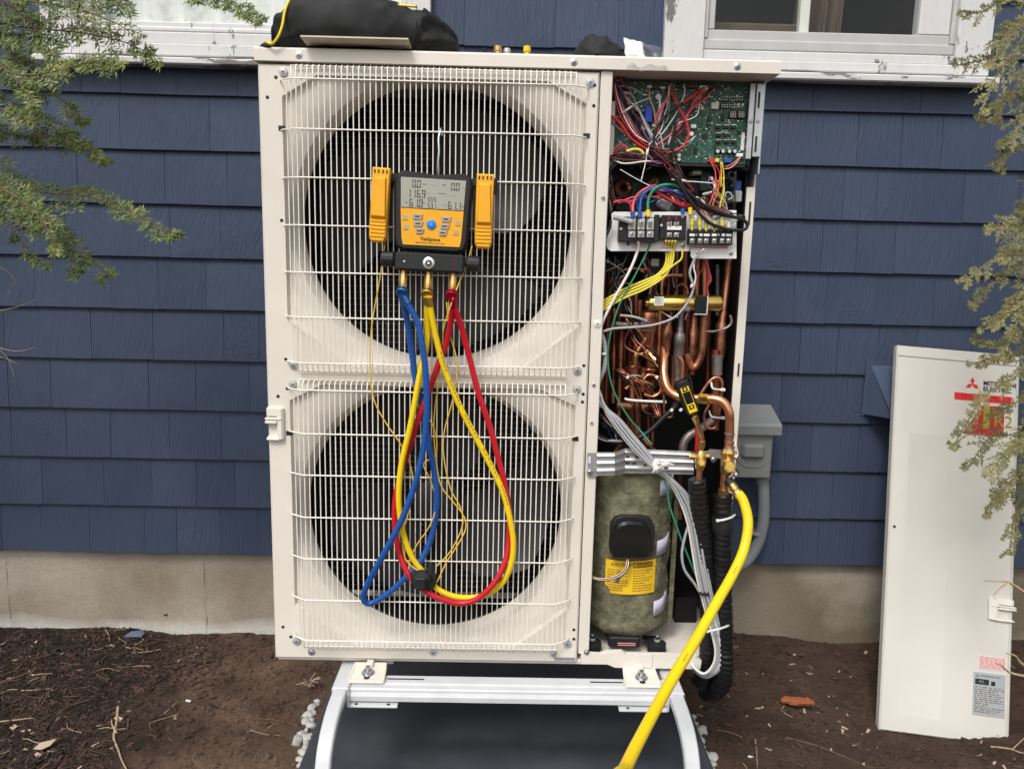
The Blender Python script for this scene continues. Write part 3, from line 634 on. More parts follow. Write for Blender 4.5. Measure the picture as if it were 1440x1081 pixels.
# fan guards: every rod is its own wire
GY = -.030
hz = [([97.5, 115.5], [186, 254, 321, 387, 450], [514, 525]), ([537.5, 552], [613, 671, 730, 788, 846], [902.5, 911])]
zat = lambda y, Y: P(615, y, Y).z
for (tops, mids, bots) in hz:
    zt0, zt1 = zat(tops[0], -.007), zat(tops[1], GY); zb0, zb1 = zat(bots[1], -.007), zat(bots[0], GY)
    xa, xb = .060, .652
    def hbar(m, z, end=True):
        pts = [(xa-.014, -.001, z), (xa-.011, -.010, z), (xa+.004, -.022, z), (xa+.022, GY-.003, z)]
        pts = cr(pts, 4)+cr([(xb-.022, GY-.003, z), (xb-.004, -.022, z), (xb+.011, -.010, z), (xb+.014, -.001, z)], 4); m.tube(pts, .00155, 'wire_white', 6)
    mb = MB(); hbar(mb, zt1); guard = mb.build('fan_guard', hp, 60)
    mb = MB(); hbar(mb, zb1); mb.build('cross_wire', guard, 60)
    for z in (zt0, zb0): mb = MB(); mb.tube([(xa+.012, -.006, z), (xb-.012, -.006, z)], .0017, 'wire_white', 6); mb.build('end_wire', guard, 60)
    for y in mids: mb = MB(); hbar(mb, zat(y, GY)); mb.build('cross_wire', guard, 60)
    q = zat(mids[0], 0)
    for x in (xa-.014, xb+.014): mb = MB(); mb.box((x, -.0004, q), (.014, .0012, .010), 'ink', .0005); mb.build('slot', panel)
    NW = 53
    for i in range(NW):
        x = xa+.001+(xb-xa-.002)*i/(NW-1); d = min(i, NW-1-i); yy = GY if d >= 3 else GY*(.45, .72, .9)[d]
        if d == 0: pts = [(x, yy, zt1-.003), (x, yy, zb1+.003)]
        else:
            pts = [(x, -.006, zt0), (x, yy*.72, zt0-.001), (x, yy*.97, zt0-.006), (x, yy, zt1), (x, yy, zb1), (x, yy*.97, zb0+.006), (x, yy*.72, zb0+.001), (x, -.006, zb0)]
        mb = MB(); mb.tube(pts, .0012, 'wire_white', 6); mb.build('wire', guard, 60)
# base pan, front lip, feet
mb = MB(); mb.bx(.004, 1.045, .008, .335, -.008, .004, 'cream', .002)
mb.build('base_pan', hp)
mb = MB(); mb.bx(.006, FW+.024, .034, .316, .0043, .0075, 'black_inside'); mb.build('shade_liner', hp)  # black liner added over the cream pan, stands in for shade
mb = MB(); z_ = .026
poly = [(FW+.008, -.0), (.757, .012-.012), (.775, -.008), (.972, -.008), (.974, .012), (.962, .020), (.962, .026), (.80, .026), (.79, .032), (.755, .030), (.74, .024), (FW+.008, .026)]
mb.prism(poly, -.004, .008, 'cream', .0012); mb.bx(.83, .86, -.007, -.003, -.006, .028, 'cream', .001); mb.build('base_lip', hp, 20)
q = P(825, 916, -.005); screw(q.x, -.004, q.z-.002, .0045, hp, 'steel')
for px in (521, 896):
    q = PZ(px, 946, -.030); x = q.x
    mb = MB(); R_ = Matrix.Rotation(.0, 3, 'X')
    v = [(x-.034, .0, -.006), (x+.034, .0, -.006), (x+.036, -.022, -.012), (x-.036, -.022, -.012), (x+.038, -.062, -.0145), (x-.038, -.062, -.0145), (x+.038, -.064, -.0195), (x-.038, -.064, -.0195)]
    mb.add(v, [(0, 3, 2, 1), (3, 5, 4, 2), (5, 7, 6, 4)], 'cream'); mb.box((x, -.008, -.006), (.016, .02, .014), 'cream', .002)
    for sg in (-1, 1): mb.tube([(x+sg*.034, .0, -.008), (x+sg*.036, -.022, -.013), (x+sg*.038, -.062, -.0160)], .0032, 'cream', 6)
    mb.bx(x-.035, x+.035, -.061, .30, -.0200, -.0155, 'cream'); ft = mb.build('foot', hp, 30)
    mb = MB(); o = (x, -.036, -.0125); mb.lathe(o, (0, -.12, 1), [(0, .0145), (.002, .0145), (.0021, .010), (.009, .010), (.0091, .005), (.018, .005)], 'steel', 12); mb.lathe((x, -.052, -.0136), (0, 0, 1), [(0, .007), (.0006, .007)], 'ink', 10); mb.build('bolt', ft)
# right-hand posts and side sheet
mb = MB(); xp = 1.032
mb.bx(xp, xp+.019, .10, .103, .02, 1.075, 'cream'); mb.bx(xp+.0165, xp+.0195, .1035, .33, .02, HH-.002, 'cream'); mb.bx(xp-.003, xp-.0005, .101, .32, .02, HH-.003, 'black_inside'); sp = mb.build('side_post', hp)  # black inner sheet paints the shadow on the side panel's inside
for py, h in ((300, .05), (520, .03)):
    q = P(1052 if py == 300 else 1037, py, .0985); mb = MB(); mb.bx(xp+.008, xp+.012, .0985, .0996, q.z-h/2, q.z+h/2, 'ink'); mb.build('slot', sp)
mb = MB(); z1_, z0_ = P(1060, 117, .06).z, P(1060, 224, .06).z; xg = P(1052, 170, .06).x; xh = P(1072, 170, .06).x
mb.bx(xg, xg+.012, .06, .063, z0_, z1_, 'galv', .001); mb.bx(xg+.0125, xh, .054, .057, z0_+.004, z1_-.002, 'galv', .001); mb.bx(xh-.002, xh+.001, .0575, .32, z0_-.03, HH, 'galv'); br = mb.build('hinge_bracket', hp)
for zz_ in (z1_-.035, z0_+.03): mb = MB(); mb.bx(xg+.016, xg+.020, .0525, .0536, zz_-.016, zz_+.016, 'ink'); mb.build('slot', br)
for x in (xg+.006, xg+.019): screw(x, .0535 if x > xg+.01 else .0595, (z0_+z1_)/2, .004, br, 'steel', False)
# ------------------------------------------------------------------ inside the service compartment
# --- main circuit board
BY = .075
mb = MB(); mb.boxz(ZA, 140, 130, 1240, 800, BY, .002, 'pcb'); board = mb.build('circuit_board', hp)
mb = MB()
for r_ in ((130, 110, 1245, 128, 'galv'), (130, 805, 1200, 828, 'black_plastic'), (1242, 112, 1256, 828, 'black_plastic')): mb.boxz(ZA, *r_[:4], BY-.012, .03, r_[4], .001)
mb.boxz(ZA, 110, 60, 1262, 850, BY+.006, .004, 'black_inside'); mb.boxz(ZA, 100, 300, 138, 830, BY-.02, .006, 'off_white', .001); mb.build('board_frame', hp)
def comp(name, x0, y0, x1, y1, d, mat, ch=.0008, Z=ZA, Y=BY, par=None): m = MB(); m.boxz(Z, x0, y0, x1, y1, Y-d, d, mat, ch); return m.build(name, par or board)
def rcap(name, x, y, r, d, mat, top=None, Z=ZA, Y=BY, par=None):
    m = MB(); q = Z(x, y, Y); rr = abs(Z(x+r, y, Y).x-q.x); m.lathe(q, (0, -1, 0), [(0, rr), (d-.001, rr), (d, rr*.85)], mat, 14)
    if top: m.lathe(q+Vector((0, -d-.0002, 0)), (0, -1, 0), [(0, rr*.8), (.0002, rr*.78)], top, 14)
    return m.build(name, par or board)
comp('film_capacitor', 385, 335, 450, 475, .016, 'blue_cap', .002); comp('coil_inductor', 285, 385, 376, 442, .014, 'black_gloss', .004)
for x, y, r in ((370, 522, 22), (490, 276, 24), (297, 236, 12), (840, 366, 13), (755, 572, 19), (448, 505, 12), (655, 742, 15), (655, 778, 14)): rcap('capacitor', x, y, r, .010, 'white_plastic')
for x in (965, 1008, 1060, 1103): rcap('capacitor', x, 712, 18, .010, 'chip', 'silver')
for a in ((200, 222, 276, 246, 'white_plastic'), (404, 174, 442, 196, 'white_plastic'), (510, 183, 552, 202, 'white_plastic'), (448, 176, 505, 198, 'w_maroon'), (830, 174, 888, 200, 'white_plastic'), (890, 174, 952, 200, 'w_maroon'), (640, 172, 690, 192, 'w_maroon'), (730, 172, 800, 194, 'w_maroon'), (904, 765, 948, 796, 'w_red'), (955, 765, 990, 796, 'w_yellow'), (1030, 765, 1092, 800, 'w_blue'), (1128, 724, 1182, 752, 'white_plastic'), (760, 490, 802, 520, 'white_plastic')): comp('connector', *a[:4], .010, a[4])
for a in ((735, 330, 787, 386), (850, 568, 892, 604), (893, 430, 926, 466), (1008, 404, 1032, 458), (892, 488, 916, 512), (530, 330, 590, 362), (600, 250, 625, 300), (780, 680, 806, 725), (1138, 540, 1160, 566)): comp('chip', *a, .004, 'chip', .0005)
for x in (982, 1047, 1105):
    for y in (510, 575, 630):
        if (x, y) == (1105, 575): continue
        comp('chip', x-21, y-12, x+21, y+12, .005, 'chip', .0005); m = MB(); m.boxz(ZA, x-21, y-18, x+21, y-13, BY-.002, .002, 'silver'); m.build('pin_row', board)
for a in ((1005, 264, 1092, 300), (1118, 264, 1192, 300), (994, 324, 1092, 356)):
    b = comp('dip_switch', *a, .006, 'chip')
comp('dip_switch', 924, 312, 986, 366, .006, 'off_white')
m = MB()
for y in (270, 292, 332, 350):
    for k in range(9): m.boxz(ZA, 1008+k*20, y-4, 1018+k*20, y+4, BY-.007, .001, 'off_white')
m.build('switch_row', board)
for x in (1147, 1181): comp('led', x-9, 320, x+9, 342, .005, 'pale_led', .001)
for x0 in (1070, 1138):
    m = MB(); m.boxz(ZA, x0, 378, x0+62, 442, BY-.008, .008, 'chip', .001)
    for k in (0, 1):
        bx_ = x0+8+k*25; Y_ = BY-.0084
        for s in ((bx_+2, 386, bx_+18, 390), (bx_+2, 407, bx_+18, 411), (bx_+2, 429, bx_+18, 433), (bx_, 389, bx_+4, 408), (bx_+16, 389, bx_+20, 408), (bx_, 411, bx_+4, 430), (bx_+16, 411, bx_+20, 430)): m.boxz(ZA, *s, Y_, .0004, 'led_segment')
    m.build('digit_display', board)
comp('barcode_sticker', 1165, 560, 1191, 700, .0012, 'white_plastic', 0)
m = MB(); rr = random.Random(3)
for k in range(900):
    x, y = rr.uniform(170, 1225), rr.uniform(150, 790); s = rr.choice((3, 4, 5, 7)); m.boxz(ZA, x-s, y-s*.6, x+s, y+s*.6, BY-.0015, .0015, rr.choice(('silver', 'chip', 'off_white', 'w_peach', 'chip', 'pcb_dark', 'silver')))
for k in range(60):
    x, y = rr.uniform(170, 1225), rr.uniform(150, 790); L = rr.uniform(20, 70)
    if rr.random() < .5: m.boxz(ZA, x, y, x+L, y+1.6, BY-.0005, .0005, 'off_white')
    else: m.boxz(ZA, x, y, x+1.6, y+L*.6, BY-.0005, .0005, 'off_white')
tag(m.build('small_components', board), kind='stuff')
# --- power board below it
PY = .15
mb = MB(); mb.boxz(ZB, 60, -40, 1240, 470, PY, .002, 'pcb_dark'); pb = mb.build('power_board', hp)
for cx_, cy_, r, tl in ((225, 215, 62, .3), (490, 195, 56, .9)):
    m = MB(); q = ZB(cx_, cy_, PY-.03); rr_ = abs(ZB(cx_+r, cy_, PY-.03).x-q.x); T = Matrix.Rotation(tl, 3, 'Z')
    ring = [q+T @ Vector((rr_*math.cos(a), 0, rr_*math.sin(a))) for a in [2*math.pi*i/24 for i in range(24)]]; m.tube(ring, .0055, 'chip', 8, closed=True)
    for i in range(36):
        a = 2*math.pi*i/36; c_ = Vector((math.cos(a), 0, math.sin(a))); o = q+T @ (c_*rr_)
        m.tube([o+T @ (c_*.0075*math.cos(b)+Vector((0, .0075*math.sin(b), 0))) for b in [2*math.pi*j/8 for j in range(8)]], .0013, 'copper', 5, closed=True)
    m.build('toroid_coil', pb)
for a in ((760, 120, 900, 330, .02, 'chip'), (905, 60, 1000, 240, .03, 'pcb'), (320, 110, 420, 150, .015, 'pcb'), (1120, 60, 1180, 150, .03, 'chip'), (840, 55, 920, 95, .05, 'off_white'), (1210, 150, 1270, 250, .05, 'w_blue'), (1200, 240, 1275, 340, .06, 'w_grey'), (640, 360, 800, 420, .04, 'chip'), (160, 360, 560, 420, .05, 'chip')): comp('component', *a[:4], a[4], a[5], .002, ZB, PY, pb)
m = MB(); a, b = ZB(545, 345, .075), ZB(655, 395, .055); m.cyl(a, b, .0105, 'w_grey', 18); m.build('sleeved_capacitor', pb)
m = MB(); a, b = ZB(930, 285, .09), ZB(1070, 250, .08); m.cyl(a, b, .010, 'film', 14); m.cyl(a+(b-a)*.1, a+(b-a)*.9, .007, 'w_brown', 12); m.build('sleeved_capacitor', pb)
m = MB(); q = ZB(300, 35, PY); m.lathe(q, (0, -1, 0), [(0, .004), (.02, .004), (.021, .002)], 'silver', 12); m.build('standoff', pb)
# --- terminal plates and blocks
TY = .022
mb = MB()
def zpoly(m, Z, pts, Y, d, mat, ch=0): m.prism([(Z(x, y, Y).x, Z(x, y, Y).z) for x, y in pts], Y, Y+d, mat, ch)
zpoly(mb, ZB, [(125, 440), (150, 425), (815, 425), (815, 772), (120, 772), (92, 755), (78, 720), (82, 655), (110, 600), (128, 560)], TY, .003, 'white_plate', .0006)
zpoly(mb, ZB, [(820, 412), (1226, 412), (1226, 838), (838, 838), (822, 815)], TY-.003, .0025, 'white_plate', .0006)
plate = mb.build('terminal_plate', hp)
mb = MB()
for (x0, x1, y) in ((290, 440, 712), (300, 430, 734), (560, 700, 722), (560, 690, 744), (830, 1150, 732), (830, 1150, 744)):
    x = x0
    while x < x1: L = rr.uniform(6, 26); mb.boxz(ZB, x, y-4, min(x+L, x1), y+4, (TY if x1 < 815 else TY-.003)-.0006, .0005, 'pink_print' if y != 744 else 'red_print'); x += L+rr.uniform(3, 7)
tag(mb.build('red_lettering', plate), kind='stuff')
for x, y in ((755, 718), (1178, 788), (888, 786)): q = ZB(x, y, TY-.004); screw(q.x, TY-.003, q.z, .0032, plate, 'steel')
def terminal(par, x, y, w, h, Y, mat='silver'):
    m = MB(); m.boxz(ZB, x-w, y-h, x+w, y+h, Y, .004, mat, .0006); q = ZB(x, y, Y); m.lathe(q, (0, -1, 0), [(0, .0042), (.002, .004), (.0028, .003)], 'steel', 12); m.box((q.x, Y-.0030, q.z), (.0068, .0006, .0010), 'ink', 0, Matrix.Rotation(rr.uniform(0, 3), 3, 'Y')); return m.build('terminal', par)
m = MB(); m.boxz(ZB, 190, 470, 535, 690, TY-.018, .018, 'black_plastic', .0015)
for x in (345, 425): m.boxz(ZB, x-7, 455, x+7, 695, TY-.026, .010, 'black_plastic', .001)
m.boxz(ZB, 500, 450, 545, 690, TY-.026, .010, 'black_plastic', .001); tb1 = m.build('terminal_block', hp)
for x, s in ((305, 'L1'), (385, 'L2'), (465, 'GR')):
    m = MB(); m.boxz(ZB, x-32, 482, x+32, 582, TY-.0205, .003, 'off_white', .0006); q = ZB(x, 568, TY-.0205); m.text(s, .0058, 'ink', face(q.x, TY-.0207, q.z)); m.build('terminal_tag', tb1)
    terminal(tb1, x, 520, 20, 24, TY-.0245); terminal(tb1, x, 622, 30, 28, TY-.022)
m = MB(); m.boxz(ZB, 548, 455, 782, 672, TY-.016, .016, 'black_plastic', .0015); m.boxz(ZB, 615, 550, 742, 584, TY-.018, .002, 'white_plastic'); tb2 = m.build('terminal_block', hp)
for x in (635, 698):
    for y, mt in ((530, 'silver'), (628, 'silver')): terminal(tb2, x, y, 22, 20, TY-.0185, mt)
    m = MB(); m.boxz(ZB, x-16, 468, x+10, 508, TY-.024, .008, 'w_maroon', .001); m.build('ferrule', tb2)
for x, y in ((562, 545), (750, 470), (552, 465), (208, 575)): q = ZB(x, y, TY-.017); screw(q.x, TY-.017, q.z, .003, tb2, 'white_plastic', False)
m = MB(); m.boxz(ZB, 802, 580, 1188, 715, TY-.020, .017, 'black_plastic', .0015)
for x0, x1 in ((812, 856), (900, 990), (1008, 1050), (1096, 1186)): m.boxz(ZB, x0, 618, x1, 640, TY-.0215, .002, 'white_plastic')
for x in (800, 880, 932, 995, 1066, 1130, 1188): m.boxz(ZB, x-4, 570, x+4, 716, TY-.024, .006, 'black_plastic', .0008)
tb3 = m.build('terminal_block', hp)
for x in (836, 905, 960, 1032, 1100, 1158): terminal(tb3, x, 682, 20, 22, TY-.0225)
for x in (840, 872): q = ZB(870 if x > 850 else 1066, 629, TY-.0215); screw(q.x, TY-.0215, q.z, .0026, tb3, 'silver', False)
for x, y0, y1, mt in ((835, 480, 590, 'w_yellow'), (905, 485, 590, 'w_yellow'), (960, 500, 595, 'w_yellow'), (1032, 510, 600, 'w_yellow'), (1100, 490, 590, 'w_yellow'), (1158, 520, 600, 'off_white'), (868, 455, 500, 'white_plastic'), (1008, 430, 470, 'w_maroon')):
    m = MB(); a, b = ZB(x, y0, TY-.018), ZB(x-4, y1, TY-.018); m.tube([a, a+(b-a)*.55, a+(b-a)*.56, b], [.0042, .0042, .003, .0026], mt, 10); m.build('ferrule', tb3)
for x, y0, y1, mt in ((310, 425, 478, 'blue_hose'), (374, 425, 478, 'blue_hose'), (447, 410, 470, 'yellow_hose'), (818, 390, 450, 'yellow_hose'), (752, 400, 450, 'blue_hose')):
    m = MB(); m.tube([ZB(x, y0, TY-.022), ZB(x, y1, TY-.024)], [.0048, .004], mt, 10); m.build('ferrule', plate)
# --- wires
def wire(Z, pts, mat, r=.0017, Y=None, par=None, k=6, name='wire', n=6):
    m = MB(); m.tube(cr([Z(*p) if len(p) == 3 else Z(p[0], p[1], Y) for p in pts], k), r, mat, n); return m.build(name, par or hp, 180)
ay = BY-.02
wire(ZA, [(585, 190, BY-.008), (640, 310), (700, 430), (735, 520), (735, 600), (690, 670), (600, 715), (500, 715), (400, 690), (320, 640), (260, 590), (200, 500), (150, 450), (85, 432)], 'w_red', .0026, ay-.006)
wire(ZA, [(865, 195, BY-.008), (800, 240), (740, 285), (685, 322)], 'w_red', .0034, ay)
wire(ZA, [(690, 318), (560, 410), (490, 500), (458, 600), (468, 720), (540, 820), (620, 900), (700, 990), (760, 1060)], 'w_black', .0030, ay-.008)
wire(ZA, [(945, 192, BY-.008), (870, 270), (780, 340), (700, 450), (620, 540), (500, 640), (380, 690)], 'w_maroon', .0022, ay)
wire(ZA, [(940, 195, BY-.008), (880, 280), (760, 370), (690, 480), (600, 570), (480, 660)], 'w_pink', .0014, ay-.003)
wire(ZA, [(505, 265), (506, 400), (498, 485)], 'w_white', .0024, ay); wire(ZA, [(705, 165), (708, 220), (690, 290), (640, 400), (560, 520), (480, 620)], 'w_white', .0013, ay)
wire(ZA, [(425, 192, BY-.008), (422, 270), (455, 360), (468, 440), (470, 560), (440, 660)], 'w_peach', .0016, ay); wire(ZA, [(640, 165, BY), (690, 150), (708, 165), (705, 200)], 'w_black', .0013, ay)
for dx, dy, mt in ((0, 0, 'w_maroon'), (14, -6, 'w_white'), (28, 4, 'w_pink'), (40, -10, 'w_peach'), (-12, 8, 'w_red'), (54, 2, 'w_purple')):
    wire(ZA, [(130+dx*.4, 90+dy), (150+dx*.5, 250+dy), (200+dx, 420), (290+dx, 560-dy), (390+dx, 640+dy), (460+dx, 660+dy)], mt, .0015, ay+.002*rr.uniform(-2, 2))
for k in range(6): wire(ZA, [(150+k*14, 75+k*4), (170+k*9, 120+k*12), (220+k*12, 170+k*9), (250+k*8, 215)], rr.choice(('w_maroon', 'w_brown', 'w_maroon', 'w_pink')), .0017, ay)
wire(ZA, [(150, 180), (230, 185), (300, 205), (370, 250)], 'w_grey', .0016, ay); wire(ZA, [(200, 400), (300, 330), (420, 275)], 'zip', .0009, ay-.008); wire(ZA, [(230, 380), (280, 345)], 'zip', .0026, ay-.008, k=2)
wire(ZA, [(110, 470), (220, 560), (330, 660), (420, 700)], 'w_pink', .0014, ay-.002); wire(ZA, [(95, 420), (180, 435)], 'w_pink', .002, ay)
wire(ZA, [(640, 430), (625, 520), (610, 620), (600, 740), (640, 860), (720, 960), (790, 1050)], 'w_black', .0030, ay-.004); wire(ZA, [(700, 470), (650, 560), (615, 680), (612, 800), (680, 920), (740, 1010)], 'w_black', .0024, ay-.010)
wire(ZA, [(620, 620), (530, 670), (440, 690), (380, 690)], 'w_black', .002, ay); wire(ZA, [(600, 560), (560, 640), (480, 690)], 'w_brown', .0018, ay); wire(ZA, [(510, 560), (530, 660), (560, 780), (610, 900)], 'w_grey', .0022, ay-.003)
wire(ZA, [(640, 600, BY-.004), (700, 650), (790, 590)], 'w_white', .0012, ay+.006); wire(ZA, [(800, 580), (730, 660), (620, 690), (500, 690)], 'w_grey', .0013, ay+.003)
wire(ZA, [(425, 640), (402, 740), (372, 880), (352, 955)], 'zip', .0012, ay-.014); wire(ZA, [(408, 690), (400, 750)], 'zip', .0030, ay-.014, k=2)
wire(ZA, [(185, 855), (350, 950), (510, 1025)], 'zip', .0010, .03); wire(ZA, [(600, 935), (680, 950), (800, 955), (950, 968)], 'zip', .0012, .03); wire(ZA, [(650, 940), (720, 950)], 'zip', .003, .03, k=2)
wire(ZA, [(225, 735), (260, 702), (320, 692), (365, 715), (382, 765)], 'w_yellow', .0034, ay-.005); wire(ZA, [(128, 760), (140, 690), (185, 652), (235, 672), (262, 730)], 'w_pink', .0015, ay); wire(ZA, [(140, 760), (155, 705), (195, 670), (235, 690)], 'w_red', .0015, ay-.004)
wire(ZA, [(260, 760), (310, 735), (345, 760), (400, 770)], 'w_purple', .0016, ay); wire(ZA, [(90, 770), (160, 745), (260, 765), (360, 790), (450, 775)], 'w_black', .0048, ay-.006); wire(ZA, [(80, 940), (110, 860), (180, 780), (240, 720)], 'w_black', .0038, ay-.01)
wire(ZA, [(80, 900), (100, 830), (150, 780), (200, 760)], 'w_grey', .0014, ay-.006); wire(ZA, [(360, 800), (350, 840), (400, 855), (450, 820), (460, 780), (400, 770)], 'w_black', .0016, ay-.004)
wire(ZA, [(620, 760), (635, 830), (680, 900)], 'w_pink', .0014, ay); wire(ZA, [(620, 770), (620, 850), (660, 930)], 'w_peach', .0014, ay)
for pts, mt in (([(920, 795), (955, 870), (955, 960), (935, 1040)], 'w_pink'), ([(935, 795), (988, 880), (985, 980), (960, 1060)], 'w_red'), ([(1005, 795), (1000, 900), (985, 980), (975, 1060)], 'w_orange'), ([(1010, 795), (1025, 900), (1022, 1000), (1010, 1060)], 'w_yellow'), ([(1165, 745), (1120, 810), (1070, 845), (1030, 850)], 'w_peach'), ([(1150, 750), (1110, 800), (1040, 835)], 'w_pink'), ([(1000, 795), (1005, 900), (1000, 1000)], 'w_yellow')): wire(ZA, pts, mt, .0014, ay-.004)
for pts, mt in (([(1095, 880), (1115, 900), (1110, 960), (1080, 1000)], 'w_black'), ([(1085, 870), (1060, 900), (1090, 950)], 'w_black'), ([(1120, 870), (1115, 990), (1095, 1060)], 'w_black')): wire(ZA, pts, mt, .0026, .06)
by = .012
wire(ZB, [(312, 440, TY-.02), (318, 350), (360, 270), (440, 215), (520, 190, .06)], 'w_pink', .0030, by); wire(ZB, [(305, 430), (285, 350), (215, 325), (140, 345)], 'w_red', .0026, by)
wire(ZB, [(374, 440, TY-.02), (385, 320), (430, 250), (500, 222), (640, 235), (760, 285), (840, 330)], 'w_blue', .0030, by-.004); wire(ZB, [(362, 420), (352, 340), (400, 260), (520, 205), (700, 250), (800, 300)], 'w_blue', .0024, by+.01)
wire(ZB, [(445, 415, TY-.02), (450, 320), (490, 240), (560, 195), (650, 190), (740, 225, .06)], 'w_green', .0032, by-.006); wire(ZB, [(500, 240), (640, 320), (740, 365), (835, 380)], 'w_red', .0034, by+.004)
wire(ZB, [(180, 350), (300, 300), (430, 285), (560, 310)], 'w_pink', .0018, by+.02); wire(ZB, [(540, 232), (720, 240)], 'w_white', .0016, by-.004, k=2)
wire(ZB, [(630, 40), (720, 180), (800, 300), (900, 440), (1000, 530), (1150, 580), (1280, 585), (1318, 548), (1280, 495), (1100, 440), (950, 372), (850, 300), (770, 220), (700, 110)], 'w_black', .0036, by-.016)
wire(ZB, [(690, 60), (790, 260), (880, 360), (1010, 430), (1180, 470), (1300, 480)], 'w_black', .0030, by-.008); wire(ZB, [(1240, 460), (1295, 478)], 'w_black', .0048, by-.008, k=2)
wire(ZB, [(760, 200), (880, 340), (960, 390)], 'w_white', .0014, by-.012); wire(ZB, [(880, 370), (930, 420), (960, 480, TY-.018)], 'w_pink', .0016, by); wire(ZB, [(960, 400), (1010, 440), (1080, 450)], 'w_maroon', .002, by)
for pts, mt in (([(1040, 120), (1050, 200), (1000, 330), (960, 400)], 'w_pink'), ([(1080, 120), (1060, 240), (1020, 350), (1010, 420)], 'w_orange'), ([(1110, 120), (1115, 250), (1085, 340), (1078, 410)], 'w_yellow'), ([(1190, 120), (1210, 250), (1210, 350), (1190, 440)], 'w_black'), ([(1130, 300), (1130, 260), (1170, 260), (1185, 300), (1150, 320)], 'w_grey')): wire(ZB, pts, mt, .0016, by+.02)
wire(ZB, [(1040, 490), (1130, 450), (1230, 440)], 'w_black', .0014, by); wire(ZB, [(1120, 560), (1190, 520), (1280, 480)], 'w_white', .0014, by)
wire(ZB, [(120, 500), (110, 560), (75, 640), (60, 700)], 'w_black', .003, by-.006); wire(ZB, [(140, 470), (220, 490), (310, 520)], 'w_grey', .0055, by-.018, n=8)
# --- plumbing
def pipe(Z, pts, mat, r, Y=None, k=6, n=12, name='copper_pipe', par=None):
    m = MB(); m.tube(cr([Z(*p) if len(p) == 3 else Z(p[0], p[1], Y) for p in pts], k), r, mat, n); return m.build(name, par or hp, 60)
def vpipe(x, segs, Y, mat='copper', Z=ZC, name='copper_pipe'):     # vertical pipe with steps: (y, radius px of zoom[, x])
    m = MB(); sc_ = abs(Z(100, 500, Y).x-Z(0, 500, Y).x)/100; pts, rs = [], []
    for s in segs: xx_ = s[2] if len(s) > 2 else x; pts.append(Z(xx_, s[0], Y)); rs.append(s[1]*sc_)
    m.tube(pts, rs, mat, 16); return m.build(name, hp, 50)
vpipe(800, [(-40, 23), (340, 23), (400, 23)], .16, 'copper_dark'); vpipe(962, [(90, 21), (400, 21)], .13, 'copper_bright'); vpipe(1075, [(130, 20), (560, 20)], .25, 'solder')
vpipe(1150, [(80, 30, 1172), (170, 30, 1165), (290, 28, 1150), (300, 30, 1148), (520, 28, 1125), (530, 36, 1122), (610, 36, 1112), (640, 50, 1106), (890, 50, 1088), (940, 36, 1082), (1040, 36, 1074), (1050, 30, 1073), (1300, 30, 1050)], .13, 'copper')
vpipe(690, [(500, 24, 690), (620, 24, 668), (640, 32, 660), (690, 46, 650), (760, 46, 640), (765, 42, 638), (900, 42, 628), (905, 31, 625), (1120, 31, 612)], .10, 'copper')
vpipe(765, [(500, 25, 770), (640, 25, 762), (700, 32, 758), (720, 50, 755), (800, 50, 752), (805, 45, 752), (900, 48, 748), (960, 34, 742), (1130, 34, 735)], .10, 'solder')
vpipe(875, [(540, 22, 880), (660, 30, 872), (690, 42, 868), (900, 40, 862), (950, 26, 860), (1060, 26, 858)], .11, 'copper')
pipe(ZC, [(965, 550), (955, 700), (945, 850), (915, 950), (870, 1000), (835, 960), (828, 880)], 'copper', .0085, .09); pipe(ZC, [(1180, 560), (1190, 620), (1150, 665), (1050, 695), (970, 695)], 'solder', .0032, .085)
pipe(ZC, [(775, 225), (690, 222), (630, 240), (605, 290), (602, 390)], 'copper_bright', .0045, .12); pipe(ZC, [(740, 910), (770, 940), (780, 1000), (775, 1090)], 'copper_bright', .0045, .075)
pipe(ZC, [(730, 370), (735, 320), (770, 300), (805, 320), (820, 380)], 'copper', .004, .10); pipe(ZC, [(700, 150), (700, 290), (730, 350)], 'solder', .0018, .15)
for x, r, mt, y0, Y in ((165, .0075, 'copper_dark', 250, .2), (245, .010, 'copper_dark', 250, .19), (300, .006, 'copper', 420, .22), (345, .0085, 'copper_dark', 380, .2), (385, .006, 'copper', 380, .16), (150, .006, 'copper_dark', 560, .12), (265, .0065, 'copper', 640, .13)): pipe(ZC, [(x, y0), (x-4, 700), (x-14, 1100), (x-30, 1500)], mt, r, Y)
for k in range(9): pipe(ZC, [(130+k*26, 60+(k % 3)*30), (128+k*26, 300), (120+k*24, 620)], rr.choice(('copper_dark', 'solder', 'copper_dark', 'w_black')), .0032, .27)
pipe(ZC, [(250, 265), (300, 290), (380, 300), (430, 330)], 'copper', .003, .15); pipe(ZC, [(280, 180), (360, 165), (440, 175), (490, 170), (505, 215)], 'copper', .0028, .12); pipe(ZC, [(425, 185), (455, 195)], 'w_orange', .002, .115, 2); pipe(ZC, [(120, 190), (200, 160), (280, 120)], 'w_grey', .0012, .1)
m = MB(); q = ZC(475, 560, .17); m.lathe(ZC(480, 870, .17), (0, 0, 1), [(-.02, .012), (0, .03), (.03, .042), (.075, .044), (.095, .036), (.105, .014), (.12, .012)], 'copper', 22); m.build('accumulator', hp)
m = MB(); m.boxz(ZC, 440, 90, 660, 330, .2, .06, 'black_plastic', .004); m.build('coil_housing', hp)
m = MB(); m.boxz(ZC, 515, 85, 580, 145, .199, .0008, 'off_white'); m.build('sticker', hp)
pipe(ZC, [(460, 330), (470, 240), (500, 210), (520, 300), (500, 380)], 'solder', .0035, .13)
